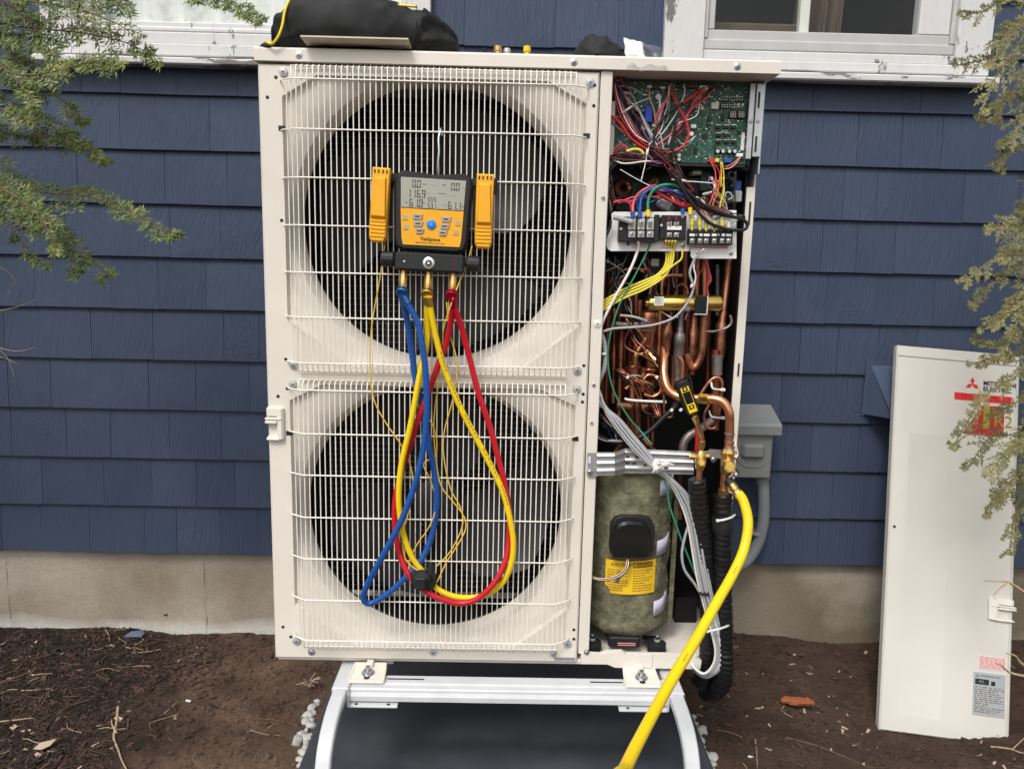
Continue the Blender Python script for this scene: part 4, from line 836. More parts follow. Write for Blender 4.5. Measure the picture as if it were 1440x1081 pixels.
# strainer / expansion parts on the left
m = MB(); q0 = ZC(380, 875, .09); q1 = ZC(370, 1010, .09); m.tube([q0, q0+(q1-q0)*.15, q0+(q1-q0)*.2, q0+(q1-q0)*.8, q1], [.003, .0055, .0075, .0075, .005], 'brass_bright', 8); m.build('brass_fitting', hp, 30)
m = MB(); q0 = ZC(470, 870, .10); q1 = ZC(555, 940, .085); m.tube([q0, q0+(q1-q0)*.5, q0+(q1-q0)*.55, q1], [.009, .009, .0055, .0055], 'brass', 10); m.build('brass_valve', hp, 30)
pipe(ZC, [(470, 750), (440, 800), (400, 860)], 'copper_bright', .005, .09); pipe(ZC, [(345, 740), (375, 790), (400, 840)], 'copper', .0035, .09, 4)
pipe(ZC, [(450, 880), (400, 900), (385, 960)], 'copper', .003, .085); pipe(ZC, [(200, 630), (330, 640), (480, 620)], 'w_grey', .0055, .12); pipe(ZC, [(250, 560), (350, 570), (430, 590), (480, 610)], 'w_white', .003, .11)
m = MB()
for cx_, cy_, rx_ in ((345, 90, 60), (350, 150, 50), (450, 110, 48)):
    m.tube([ZD(cx_+rx_*math.cos(a), cy_+16*math.sin(a), .10-.02*math.sin(a)*-1) for a in [2*math.pi*i/20 for i in range(20)]], .0024, 'w_grey' if cy_ == 150 else 'copper', 6, closed=True)
m.build('pipe_collar', hp)
vpipe(345, [(40, 40), (90, 48), (140, 48), (300, 40), (330, 36), (520, 30)], .12, 'copper_dark', ZD); vpipe(450, [(-60, 48), (70, 55), (200, 50), (230, 25), (340, 25)], .14, 'copper', ZD)
vpipe(240, [(-60, 20), (300, 20), (420, 20)], .14, 'copper_dark', ZD); vpipe(330, [(150, 14), (330, 16)], .085, 'copper', ZD); vpipe(365, [(310, 26), (540, 26)], .10, 'copper', ZD)
pipe(ZD, [(225, 330), (300, 340), (420, 345), (470, 340)], 'copper', .010, .12); pipe(ZD, [(280, 290), (320, 300), (440, 308), (555, 312)], 'zip', .0030, .075); m = MB(); q = ZD(553, 312, .073); m.box(q, (.006, .006, .007), 'zip', .001); m.build('zip_tie', hp)
pipe(ZD, [(410, 160), (440, 130), (490, 140), (525, 200), (515, 250), (470, 275), (410, 260)], 'copper_bright', .0032, .085); pipe(ZD, [(545, 260), (548, 370), (560, 410), (600, 410), (605, 350), (620, 310)], 'copper', .0028, .07)
pipe(ZD, [(215, 650), (260, 590), (310, 540), (380, 540), (440, 600), (480, 640)], 'copper', .006, .12); pipe(ZD, [(470, 350), (470, 600)], 'copper', .003, .11, 2); pipe(ZD, [(440, 350), (440, 560)], 'copper_dark', .003, .13, 2)
pipe(ZD, [(650, 300), (620, 345), (540, 420), (470, 490), (400, 540), (300, 580), (180, 575), (85, 530)], 'w_black', .0055, .05, name='sensor_cable'); pipe(ZD, [(85, 540), (150, 570), (260, 578)], 'w_grey', .0036, .048, name='sensor_cable')
for x, y in ((598, 368), (660, 366), (300, 146), (498, 146)): m = MB(); q = ZD(x, y, .04 if x > 500 else .08); m.box(q, (.006, .007, .008), 'zip', .0015, Matrix.Rotation(.7, 3, 'Y')); m.build('zip_tie', hp)
# big copper run out to the suction valve
pipe(ZD, [(548, -60, .10), (546, 40, .095), (545, 130, .08), (568, 215, .06), (630, 270, .04), (720, 288, .03), (800, 290, .02), (890, 292, .008), (950, 318, 0), (985, 380, -.006), (990, 460, -.006), (988, 560, -.006), (980, 660, -.006)], 'copper_bright', .0098, None, 6, 16)
for a, b, r in (((785, 288), (845, 292), .0118), ((850, 292), (898, 294), .0112)): m = MB(); m.cyl(ZD(*a, .018), ZD(*b, .008), r, 'brass_bright', 8); m.build('brass_coupling', hp, 30)
for y in (520, 575, 610): m = MB(); m.tube([ZD(989, y, -.006), ZD(987, y+12, -.006)], .0112, 'solder', 14); m.build('brazed_joint', hp)
pipe(ZD, [(790, 265), (840, 190), (885, 150), (925, 155), (940, 200), (930, 290)], 'copper', .0035, .04); pipe(ZD, [(850, 330), (820, 390), (820, 460), (850, 490), (890, 485), (910, 430), (922, 345)], 'copper', .0034, .05)
m = MB()
for p0, p1 in (((865, 180), (925, 230)), ((850, 370), (925, 420))): m.tube(cr([ZD(*p0, .035), ZD((p0[0]+p1[0])/2-20, (p0[1]+p1[1])/2+15, .03), ZD(*p1, .035)], 4), .0022, 'zip', 6); m.box(ZD(p1[0]+18, p1[1], .033), (.010, .007, .006), 'zip', .001)
m.build('zip_tie', hp)
pipe(ZD, [(860, 440, .1), (800, 490, .08), (720, 535, .07), (680, 590, .07), (670, 660, .07)], 'solder', .0095, None); vpipe(655, [(780, 12), (1100, 12)], .08, 'copper', ZD); vpipe(895, [(-40, 30), (130, 30), (260, 28), (330, 28), (500, 24)], .12, 'copper_dark', ZD)
pipe(ZD, [(770, 430), (770, 560), (765, 640)], 'w_red', .0045, .03); vpipe(905, [(0, 38), (60, 34), (130, 34)], .10, 'solder', ZD)
for x, y0, y1, r, Y, mt in ((560, 840, 1150, .009, .2, 'copper'), (520, 240, 420, .006, .17, 'copper'), (660, 240, 420, .007, .22, 'copper_dark'), (730, 0, 420, .006, .2, 'copper'), (820, 420, 1150, .008, .2, 'copper_dark'), (905, 20, 420, .007, .19, 'copper'), (1000, 480, 1150, .0065, .23, 'copper_dark'), (420, 430, 700, .006, .12, 'copper'), (590, 500, 900, .006, .12, 'copper_bright'), (700, 900, 1200, .005, .14, 'copper_bright'), (450, 1000, 1200, .006, .1, 'copper_bright'), (200, 500, 1300, .0045, .1, 'copper'), (110, 380, 1300, .005, .16, 'copper')):
    pipe(ZC, [(x, y0), (x-3, (y0+y1)/2), (x-10, y1)], mt, r, Y)
pipe(ZC, [(520, 420), (540, 470), (600, 480), (660, 450), (662, 400)], 'copper', .006, .2); pipe(ZC, [(300, 1180), (360, 1130), (450, 1120), (520, 1150)], 'copper_bright', .006, .1); pipe(ZC, [(640, 1150), (600, 1210), (520, 1230), (470, 1200)], 'copper', .007, .14)
# gold filter cylinder
m = MB(); a, b = ZC(485, 455, .055), ZC(1105, 460, .055); d = (b-a).normalized(); L = (b-a).length
m.lathe(a, d, [(-.006, .004), (-.005, .008), (0, .008), (.001, .0155), (.004, .0172), (L-.006, .0172), (L-.001, .0145), (L+.001, .006)], 'brass_bright', 22); fc = m.build('gold_filter_cylinder', hp, 40)
m = MB(); m.boxz(ZC, 540, 402, 622, 478, .0375, .001, 'off_white')
for k in range(5): m.boxz(ZC, 548, 412+k*12, 548+rr.uniform(40, 66), 415+k*12, .0372, .0004, 'ink_soft')
m.build('sticker', fc)
m = MB(); m.boxz(ZC, 885, 396, 985, 548, .034, .003, 'foam_black', .001); m.boxz(ZC, 985, 396, 993, 554, .0335, .004, 'off_white'); m.boxz(ZC, 880, 548, 990, 555, .0335, .004, 'off_white'); m.build('foam_wrap', fc)
m = MB(); m.boxz(ZC, 790, 480, 850, 528, .038, .006, 'solder', .002); m.build('clip', fc)
# terminal cables running down
cy = .02
for k, (dx, mt) in enumerate(((0, 'w_yellow'), (22, 'w_yellow'), (44, 'w_yellow'), (66, 'w_yellow'))):
    wire(ZC, [(640+dx*1.2, -70, TY-.015), (640+dx, 0), (638+dx*.8, 120), (570+dx*.7, 215+dx*.4), (430+dx*.3, 280+dx), (300, 335+dx*1.1), (180, 400+dx*1.1), (90, 450+dx*1.2)], mt, .0026, cy+.01-.003*k)
wire(ZC, [(775, -30, TY), (778, 30), (765, 90), (700, 140), (600, 220)], 'w_yellow', .0022, cy); wire(ZC, [(405, -70, TY-.015), (402, 10), (335, 180), (230, 370), (130, 560), (78, 690), (60, 800, .03)], 'w_white', .0034, cy-.004)
wire(ZC, [(505, -70, TY-.015), (490, 0), (380, 220), (260, 440), (190, 640), (152, 820), (150, 950), (165, 1080), (200, 1200), (260, 1320), (340, 1440), (420, 1530), (520, 1650, -.005)], 'w_green', .0020, cy)
wire(ZC, [(318, -70, TY-.015), (322, 20), (270, 150), (190, 310), (150, 400)], 'w_black', .0024, cy+.02); wire(ZC, [(900, 70, TY-.005), (880, 90), (840, 200), (868, 310), (850, 400), (780, 510), (690, 590), (540, 640), (380, 660), (200, 672), (100, 700)], 'w_grey', .0030, cy)
wire(ZC, [(960, 0, TY-.02), (890, 80), (875, 160), (890, 240), (868, 340)], 'w_white', .0018, cy); wire(ZC, [(985, 100), (920, 210), (880, 330), (850, 400)], 'w_pink', .0014, .07); wire(ZC, [(860, 300), (850, 330)], 'zip', .003, cy-.004, k=2)
for dx in (0, 14, 28): wire(ZC, [(955+dx, 90), (985+dx*.5, 180), (990+dx, 260), (985, 320), (1000, 400)], 'w_pink' if dx else 'w_red', .0026, .08)
wire(ZC, [(560, 510), (620, 540), (670, 575)], 'w_white', .0014, .06); wire(ZC, [(740, 575), (690, 580), (650, 560)], 'w_white', .0012, .05); wire(ZC, [(820, 540), (800, 600)], 'w_grey', .0012, .05, k=2)
wire(ZC, [(80, 700), (110, 760), (130, 880), (120, 1000), (80, 1100), (60, 1160)], 'w_grey', .0055, .025, n=8); m = MB(); q = ZC(115, 885, .019); m.box(q, (.010, .006, .005), 'zip', .001); m.build('zip_tie', hp)
# grey cable bundle
ties = [(485, 760)]
for k in range(7):
    o = (k-3)*13; mt = 'w_grey' if k not in (0, 4) else 'w_white'; yo = (-.004 if k % 2 else .002)
    wire(ZD, [(70, 180+k*26, .03), (110, 240+k*16, .025), (200+o*.9, 400+k*3, .015+yo), (310+o, 550, .004+yo), (405+o, 660, -.008+yo), (485+o*.55, 755, -.014+yo), (600+o*.8, 850+o*.3, -.010+yo), (690+o, 975, -.012+yo), (745+o, 1130, -.018+yo), (775+o, 1300, -.022+yo), (805+o, 1480, -.026+yo), (850+o*.9, 1680, -.03+yo), (895+o*.8, 1850, -.03), (920+o*.7, 1990, -.03), (905+o*.8, 2090, -.03), (850+o, 2145, -.025), (780+o, 2130+o, -.01), (740, 2080+o, .03)], mt, .0030, None, name='cable')
wire(ZE, [(440, 85, -.012), (520, 150), (585, 230), (600, 320), (570, 430), (555, 520), (570, 600), (620, 670), (650, 720)], 'w_grey', .0032, -.016, name='cable')
wire(ZE, [(455, 100, -.01), (478, 180), (490, 260), (530, 380), (580, 510), (640, 660)], 'w_green', .0022, -.006)
m = MB(); c_ = ZD(505, 735, -.026)
for k in range(10):
    a = rr.uniform(0, 6.28); p1 = c_+Vector((rr.uniform(-.004, .004), 0, rr.uniform(-.01, .012))); e = p1+Vector((rr.uniform(.0, .03), rr.uniform(-.012, -.002), rr.uniform(-.006, .016))) if k < 6 else p1+Vector((rr.uniform(-.01, .008), -.008, rr.uniform(-.015, .0)))
    m.tube([p1, (p1+e)/2+Vector((0, -.008, .004)), e], [.004, .0035, .001], 'zip', 5)
m.sphere(c_+Vector((0, .004, -.004)), .013, 'zip', 9, 6, (.9, .7, 1.2), .12); m.build('tie_wrap', hp)
m = MB(); q = ZE(672, 722, -.032); m.box(q, (.020, .016, .005), 'w_black', .001); m.build('zip_tie', hp); m = MB(); m.tube(cr([ZE(690, 922, -.045), ZE(740, 912, -.048), ZE(790, 895, -.04), ZE(812, 880, -.02)], 4), .0024, 'zip', 6); m.box(ZE(690, 922, -.046), (.006, .005, .006), 'zip', .001); m.build('zip_tie', hp)
# galvanised cross bracket with ribs
m = MB(); Yb = .012
def strip(x0, x1, y0a, y1a, y0b, y1b, Ya, Yb_, ribs=True):
    N = 22
    v = []
    for x, ya, yb_, YY in ((x0, y0a, y1a, Ya), (x1, y0b, y1b, Yb_)):
        for j in range(N+1):
            t = j/N; off = .0035*max(0, math.sin(t*3*2*math.pi-.9)) if ribs else 0; p = ZD(x, ya+(yb_-ya)*t, YY); v.append((p.x, YY-off, p.z))
    m.add(v, [(j, j+1, N+2+j, N+1+j) for j in range(N)], 'galv')
strip(30, 92, 655, 818, 655, 818, -.004, -.004, False); strip(92, 212, 655, 810, 655, 806, -.004, -.004); strip(212, 282, 655, 806, 628, 792, -.004, .02); strip(282, 745, 628, 792, 650, 802, .02, .015); strip(745, 850, 650, 700, 640, 690, .015, .015, False); strip(850, 1030, 630, 690, 640, 700, .03, .03, False)
m.tube([ZD(30, 655, -.003), ZD(212, 655, -.003), ZD(282, 628, .021), ZD(745, 650, .016)], .0012, 'galv', 6); bk = m.build('cross_bracket', hp, 40)
for x, y in ((45, 785), (560, 740), (880, 700)): q = ZD(x, y, -.006 if x < 100 else .012); screw(q.x, q.y, q.z, .0045, bk, 'steel')
for x, y in ((300, 682), (365, 685), (300, 725), (345, 727), (425, 738)): m = MB(); m.boxz(ZD, x-14, y-5, x+14, y+5, .0165, .0006, 'ink'); m.build('slot', bk)
m = MB(); m.boxz(ZD, 36, 680, 52, 725, -.0052, .001, 'off_white'); m.build('slot', bk)
# loose wiring looms threading the bay
rw = random.Random(17)
def loom(Z, a, b, n, spread, mats, Y, r=(.0011, .0022)):
    for k in range(n):
        pts = []; N = 5
        for i in range(N): t = i/(N-1); s_ = spread*(.35+math.sin(math.pi*t)); pts.append((a[0]+(b[0]-a[0])*t+rw.gauss(0, s_), a[1]+(b[1]-a[1])*t+rw.gauss(0, s_), Y+rw.uniform(-.012, .012)))
        wire(Z, pts, rw.choice(mats), rw.uniform(*r))
dk = ['w_black', 'w_maroon', 'w_brown', 'w_black', 'w_grey']; lt = ['w_white', 'w_pink', 'w_red', 'w_peach', 'w_purple', 'w_grey']
loom(ZA, (120, 110), (480, 680), 9, 26, lt+dk, .055); loom(ZA, (420, 660), (780, 1040), 7, 24, dk, .045); loom(ZA, (90, 760), (620, 800), 8, 26, dk+['w_purple', 'w_white'], .045); loom(ZA, (590, 180), (430, 660), 5, 30, lt, .058); loom(ZA, (900, 190), (560, 640), 4, 24, lt, .058)
loom(ZB, (110, 60), (120, 420), 6, 16, dk+['w_red'], .06); loom(ZB, (560, 240), (860, 400), 7, 20, ['w_blue', 'w_red', 'w_black', 'w_maroon', 'w_white'], .04); loom(ZB, (1000, 120), (1130, 420), 7, 26, lt+['w_orange', 'w_yellow', 'w_black'], .05); loom(ZB, (820, 300), (1180, 450), 6, 20, dk+['w_white', 'w_pink'], .02); loom(ZB, (140, 330), (560, 300), 6, 22, ['w_red', 'w_pink', 'w_black', 'w_blue'], .06)
loom(ZC, (470, 60), (560, 400), 6, 24, dk, .15); loom(ZC, (130, 80), (330, 560), 7, 30, dk+['w_white'], .13); loom(ZC, (330, 600), (560, 1000), 6, 34, ['w_black', 'w_brown', 'copper', 'copper', 'copper_bright'], .085, (.0016, .0028)); loom(ZD, (230, 100), (520, 420), 6, 34, ['copper', 'w_black', 'copper', 'copper_dark'], .09, (.0018, .003)); loom(ZD, (120, 420), (300, 600), 5, 26, ['w_black', 'w_grey', 'w_black'], .07)
# --- compressor in its fibre jacket
def jacket_r(a, z): return 1+.05*noise.noise((math.cos(a)*3, math.sin(a)*3, z*18))+.012*noise.noise((math.cos(a)*14, math.sin(a)*14, z*60))
ct = ZE(240, 120, .15); cb = ZE(238, 950, .15); Cx = .811; Cy = .120; Rj = .099; zt, zb_ = P(880, 668, .04).z, P(880, 894, .04).z
v, f = [], []; NA, NZ = 72, 46
for i in range(NZ+1):
    t = i/NZ; z = zb_+(zt-zb_)*t; prof = 1-.13*max(0, (.07-t)/.07)**2-.05*max(0, (t-.95)/.05)**2+.02*math.exp(-((t-.86)/.05)**2)-.025*math.exp(-((t-.80)/.02)**2)-.02*math.exp(-((t-.45)/.02)**2)-.02*math.exp(-((t-.13)/.02)**2)
    for j in range(NA):
        a = 2*math.pi*j/NA; r = Rj*prof*jacket_r(a, z); v.append((Cx+r*math.copysign(abs(math.cos(a))**.88, math.cos(a)), Cy+r*.92*math.sin(a), z))
for i in range(NZ):
    for j in range(NA): f.append((i*NA+j, i*NA+(j+1) % NA, (i+1)*NA+(j+1) % NA, (i+1)*NA+j))
f.append(tuple(range(NA))[::-1]); f.append(tuple(NZ*NA+j for j in range(NA)))
comp_ = build('compressor', v, f, [MATS['wool']], None, hp, 180)
def jpt(ang, z, d=0.0): r = Rj+d; return Vector((Cx+r*math.cos(ang), Cy+r*.92*math.sin(ang), z))
m = MB(); r5 = random.Random(5)
for k in range(1100):
    a = r5.uniform(math.pi*.95, 2.05*math.pi); z = r5.uniform(zb_+.03, zt-.01); p = [jpt(a, z, .001)]; da, dz = r5.uniform(-.09, .09), r5.uniform(-.008, .008)
    rj = jacket_r(a, z); o = Vector((Cx, Cy, 0))
    pts = []
    for q_ in (0, .5, 1):
        aa, z2 = a+da*q_+r5.uniform(-.02, .02), z+dz*q_; rr_ = Rj*jacket_r(aa, z2)+.0006+.0012*(q_ == .5); pts.append((Cx+rr_*math.cos(aa), Cy+rr_*.92*math.sin(aa), z2))
    m.tube(pts, .00035, 'fibre', 3, False)
tag(m.build('jacket_fibres', comp_, smooth=False), kind='stuff')
for (x0, y0), (x1, y1) in (((392, 165), (475, 150)), ((402, 478), (497, 445)), ((388, 792), (490, 762))):
    m = MB(); za, zb2 = ZE(x0, y0, .05).z, ZE(x1, y1, .05).z; v = []; N = 10
    for j in range(N+1):
        t = j/N; a = -1.02+(.62)*t; z = za+(zb2-za)*t; d = .004+.004*math.sin(t*5)
        for h in (-.018, .018): v.append(jpt(a, z+h, d))
    for j in range(N+1):
        t = j/N; a = -1.02+(.62)*t; z = za+(zb2-za)*t; d = .0055+.004*math.sin(t*5)
        for h in (-.018, .018): v.append(jpt(a, z+h, d))
    S = 2*(N+1); fs = []
    for j in range(N): a = 2*j; fs += [(a, a+1, a+3, a+2), (S+a, S+a+2, S+a+3, S+a+1), (a, a+2, S+a+2, S+a), (a+1, S+a+1, S+a+3, a+3)]
    m.add(v, fs+[(0, S, S+1, 1)], 'lilac'); m.build('velcro_strap', comp_, 180)
# label bent round the jacket
m = MB(); za, zb2 = ZE(280, 560, .02).z, ZE(280, 735, .02).z; N = 14; a0, a1 = -2.20, -1.02
def lp(u, w_, d=.0035): return jpt(a0+(a1-a0)*u, zb2+(za-zb2)*w_+.004*(u-.5), d)
v = [lp(j/N, h) for j in range(N+1) for h in (0, 1)]; m.add(v, [(2*j, 2*j+2, 2*j+3, 2*j+1) for j in range(N)], 'yellow_label')
def lq(u0, u1, w0, w1, mat, d=.0042):
    K = max(1, int((u1-u0)*12)); vv = [lp(u0+(u1-u0)*j/K, h, d) for j in range(K+1) for h in (w0, w1)]; m.add(vv, [(2*j, 2*j+2, 2*j+3, 2*j+1) for j in range(K)], mat)
lq(.53, .93, .80, .95, 'w_brown')
def ltext(s, u, w_, size, mat, d):
    k = MB(); k.text(s, size, mat, Matrix.Identity(4), 'CENTER', extr=0); L_ = (a1-a0)*Rj*.96; H_ = za-zb2; vv = []
    for x, y, z in k.v: vv.append(lp(u+x/L_, w_+y/H_, d))
    m.add(vv, k.f, mat)
ltext('WARNING', .76, .87, .0115, 'yellow_label', .0048); ltext('CAUTION', .32, .88, .010, 'ink_soft', .0046)
for s, u in (('A', .14), ('A', .585)): ltext('\u25b2' if False else 'A', u, .87, .010, 'ink_soft' if u < .3 else 'yellow_label', .0047)
for k in range(9):
    w_ = .70-k*.075
    for b0, b1 in ((.05, .46), (.54, .94)):
        u = b0; e = b1-(r5.random()**3)*.2
        while u < e: L = r5.uniform(.02, .07); lq(u, min(u+L, e), w_, w_+.022, 'ink_soft'); u += L+.012
m.build('warning_label', comp_, 180)
m = MB(); q0, q1 = ZE(198, 340, .01), ZE(382, 540, .01); xm, zm = (q0.x+q1.x)/2, (q0.z+q1.z)/2; hw, hh_ = (q1.x-q0.x)/2, (q0.z-q1.z)/2
poly = [(xm-hw, zm-hh_+.006), (xm-hw+.006, zm-hh_), (xm+hw-.006, zm-hh_), (xm+hw, zm-hh_+.006), (xm+hw*.98, zm+hh_*.5), (xm+hw*.75, zm+hh_*.86), (xm+hw*.35, zm+hh_), (xm-hw*.35, zm+hh_), (xm-hw*.75, zm+hh_*.86), (xm-hw*.98, zm+hh_*.5)]
m.prism(poly, .0, .05, 'black_gloss', .006); m.prism([(x+(.012 if x > xm else -.004), z+.008) for x, z in poly], .018, .06, 'black_rubber', .002); m.build('terminal_cover', comp_, 40)
for k, mt in enumerate(('w_peach', 'w_brown', 'w_white', 'w_black')): wire(ZE, [(265+k*4, 540, .01), (262+k*5, 580), (235+k*3, 615+k*4), (180, 640+k*4), (120, 645+k*3), (76, 632+k*3, .02)], mt, .0016, .004, comp_)
m = MB(); m.boxz(ZE, 172, 955, 335, 1008, .03, .06, 'black_rubber', .003)
for y in (982, 992): m.boxz(ZE, 218, y, 312, y+5, .0293, .0008, 'pink_print')
m.build('compressor_base', comp_)
for x, y in ((425, 975), (85, 980), (330, 955)):
    m = MB(); q = ZE(x, y, .045 if x != 330 else .16); z0b = .004; m.lathe((q.x, q.y, z0b), (0, 0, 1), [(0, .021), (.012, .0215), (.0125, .019), (.015, .019), (.0155, .0215), (.026, .021), (.028, .010), (.030, .010), (.0305, .0065), (.040, .0065), (.041, .003)], 'black_rubber', 18); m.lathe((q.x, q.y, z0b+.0285), (0, 0, 1), [(0, .0075), (.008, .0075), (.0082, .0035), (.016, .0035)], 'silver', 8); m.bx(q.x-.03, q.x+.005, q.y-.006, q.y+.03, z0b+.024, z0b+.028, 'black_rubber'); m.build('rubber_mount', comp_)
m = MB(); m.boxz(ZE, 520, 745, 632, 918, .2, .05, 'black_inside'); m.build('floor_bracket', hp)
m = MB(); m.boxz(ZE, 500, 150, 524, 880, .09, .004, 'wool'); m.build('jacket_flap', hp)
# --- service valves
m = MB(); X = lambda x, y, Y=-.03: ZD(x, y, Y)
m.tube([X(800, 585), X(800, 620), X(800, 621), X(798, 640)], [.0075, .0075, .0055, .0055], 'brass', 6); m.tube([X(797, 640), X(795, 665), X(793, 690), X(790, 740), X(786, 770)], [.007, .011, .012, .011, .008], 'brass', 14)
m.cyl(X(795, 705, -.02), X(800, 722, -.052), .0095, 'brass', 6); m.cyl(X(800, 722, -.052), X(801, 723, -.056), .0058, 'brass_bright', 6); m.cyl(X(735, 678), X(850, 672), .006, 'brass', 6); m.cyl(X(722, 672), X(745, 675), .008, 'brass_bright', 6); m.tube([X(786, 765), X(782, 830), X(780, 880)], [.0062, .0062, .006], 'copper_bright', 12)
m.build('liquid_valve', hp, 35)
m = MB(); Y_ = -.015; X = lambda x, y, Y=-.015: ZD(x, y, Y)
m.tube([X(980, 625), X(978, 650), X(977, 652), X(975, 690)], [.0105, .0150, .0155, .0150], 'brass', 8); m.tube([X(975, 690), X(972, 720), X(970, 770), X(962, 800)], [.0135, .0150, .0145, .011], 'brass', 16)
m.cyl(X(985, 740, -.02), X(992, 752, -.05), .0125, 'brass', 6); m.cyl(X(992, 752, -.05), X(993, 754, -.056), .009, 'brass_bright', 6); m.tube([X(958, 790), X(948, 905)], [.0088, .0088], 'copper_bright', 14); m.tube([X(948, 900), X(945, 950)], [.0125, .0125], 'brass', 6)
m.cyl(X(1000, 690), X(1040, 680), .005, 'brass', 8); m.build('suction_valve', hp, 35)
wire(ZD, [(930, 760, -.034), (970, 740, -.045), (1030, 765, -.04), (1050, 800, -.03), (1000, 815, -.03)], 'w_black', .0012); m = MB(); m.sphere(ZD(1028, 800, -.035), .006, 'silver', 8, 6); m.build('valve_cap', hp)
wire(ZD, [(1022, 565, -.01), (1030, 600, -.02), (1045, 665, -.02), (1030, 690, -.02)], 'w_white', .0014)
# insulated line set
def lagged(pts, r, name, seed):
    p = cr(pts, 26); N = 18; v, f = [], []; L = len(p); s = 0
    for i, c in enumerate(p):
        t = (p[min(i+1, L-1)]-p[max(i-1, 0)]).normalized(); n1 = t.cross(Vector((0, 1, 0))).normalized(); n2 = t.cross(n1)
        if i: s += (p[i]-p[i-1]).length
        for j in range(N):
            a = 2*math.pi*j/N; rr_ = r*(1+.10*noise.noise((math.cos(a)*1.6+seed, math.sin(a)*1.6, s*110+.9*a))+.05*math.sin(s*520+a*1.0+2*noise.noise((s*30, seed, a))))
            v.append(c+(n1*math.cos(a)+n2*math.sin(a))*rr_)
    for i in range(L-1):
        for j in range(N): f.append((i*N+j, i*N+(j+1) % N, (i+1)*N+(j+1) % N, (i+1)*N+j))
    f.append(tuple(range(N))[::-1]); f.append(tuple((L-1)*N+j for j in range(N)))
    return build(name, v, f, [MATS['foam_black']], None, hp, 180)
lagged([ZE(632, 128, -.03), ZE(648, 300, -.02), ZE(672, 500, -.01), ZE(690, 700, -.005), ZE(695, 900, .005), ZE(690, 1050, .01), ZE(680, 1150, .03), ZE(650, 1180, .08)], .0185, 'insulated_pipe', 1)
p2 = lagged([ZE(768, 205, -.015), ZE(770, 400, -.015), ZE(768, 600, -.015), ZE(772, 800, -.016), ZE(780, 1000, -.018), ZE(782, 1110, -.018), ZE(772, 1180, -.005), ZE(740, 1225, .04), ZE(700, 1250, .15), ZE(680, 1240, .3)], .0205, 'insulated_pipe', 7)
m = MB(); m.tube([ZE(766, 320, -.015), ZE(766, 330, -.015), ZE(768, 400, -.015), ZE(768, 410, -.015)], [.0215, .0235, .0230, .021], 'black_rubber', 18); m.build('rubber_sleeve', p2); m = MB(); m.tube(cr([ZE(742, 342, -.042), ZE(775, 338, -.044), ZE(815, 325, -.034), ZE(832, 312, -.015)], 4), .0024, 'zip', 6); m.box(ZE(742, 342, -.043), (.006, .005, .006), 'zip', .001); m.build('zip_tie', p2)
# ------------------------------------------------------------------ stand and pad
PT = GZ+.05
root = thing('equipment_pad', (.54, .1, GZ), 'dark grey flat equipment pad on the soil under the stand', 'pad')
mb = MB(); mb.bx(.035, 1.04, -.42, .62, GZ-.04, PT, 'pad', .008); pd = mb.build('slab', root)
r6 = random.Random(6)
st = thing('equipment_stand', (.535, .1, PT), 'white metal stand with curved legs carrying the heat pump above the pad', 'stand')
XL, XR, ZB_ = .166, .899, -.062            # leg centres, underside of crossbar
def crossbar(y0, sgn, name):
    prof = [(0, -.037), (.0, -.0365), (-.028, -.0368), (-.030, -.041), (-.044, -.041), (-.047, -.044), (-.047, -.050), (-.053, -.052), (-.055, -.055), (-.055, -.066), (0, -.066)]
    m = MB(); n = len(prof); xs = (XL+.016, XR-.016); pts = [(y0+sgn*p[0], p[1]+.016) for p in prof]
    m.add([(xs[0], y, z) for y, z in pts]+[(xs[1], y, z) for y, z in pts], [tuple(range(n)), tuple(range(n, 2*n))[::-1]]+[(i, n+i, n+(i+1) % n, (i+1) % n) for i in range(n)], 'white_steel')
    return m.build(name, st, 25)
bar = crossbar(-.030, 1, 'crossbar'); crossbar(.32, -1, 'crossbar')
for px0, px1 in ((545, 597), (829, 874)):
    a, b = PZ(px0, 953, -.0205), PZ(px1, 953, -.0205); mb = MB(); mb.bx(a.x, b.x, -.046, -.042, -.0212, -.0199, 'ink'); mb.build('slot', bar)
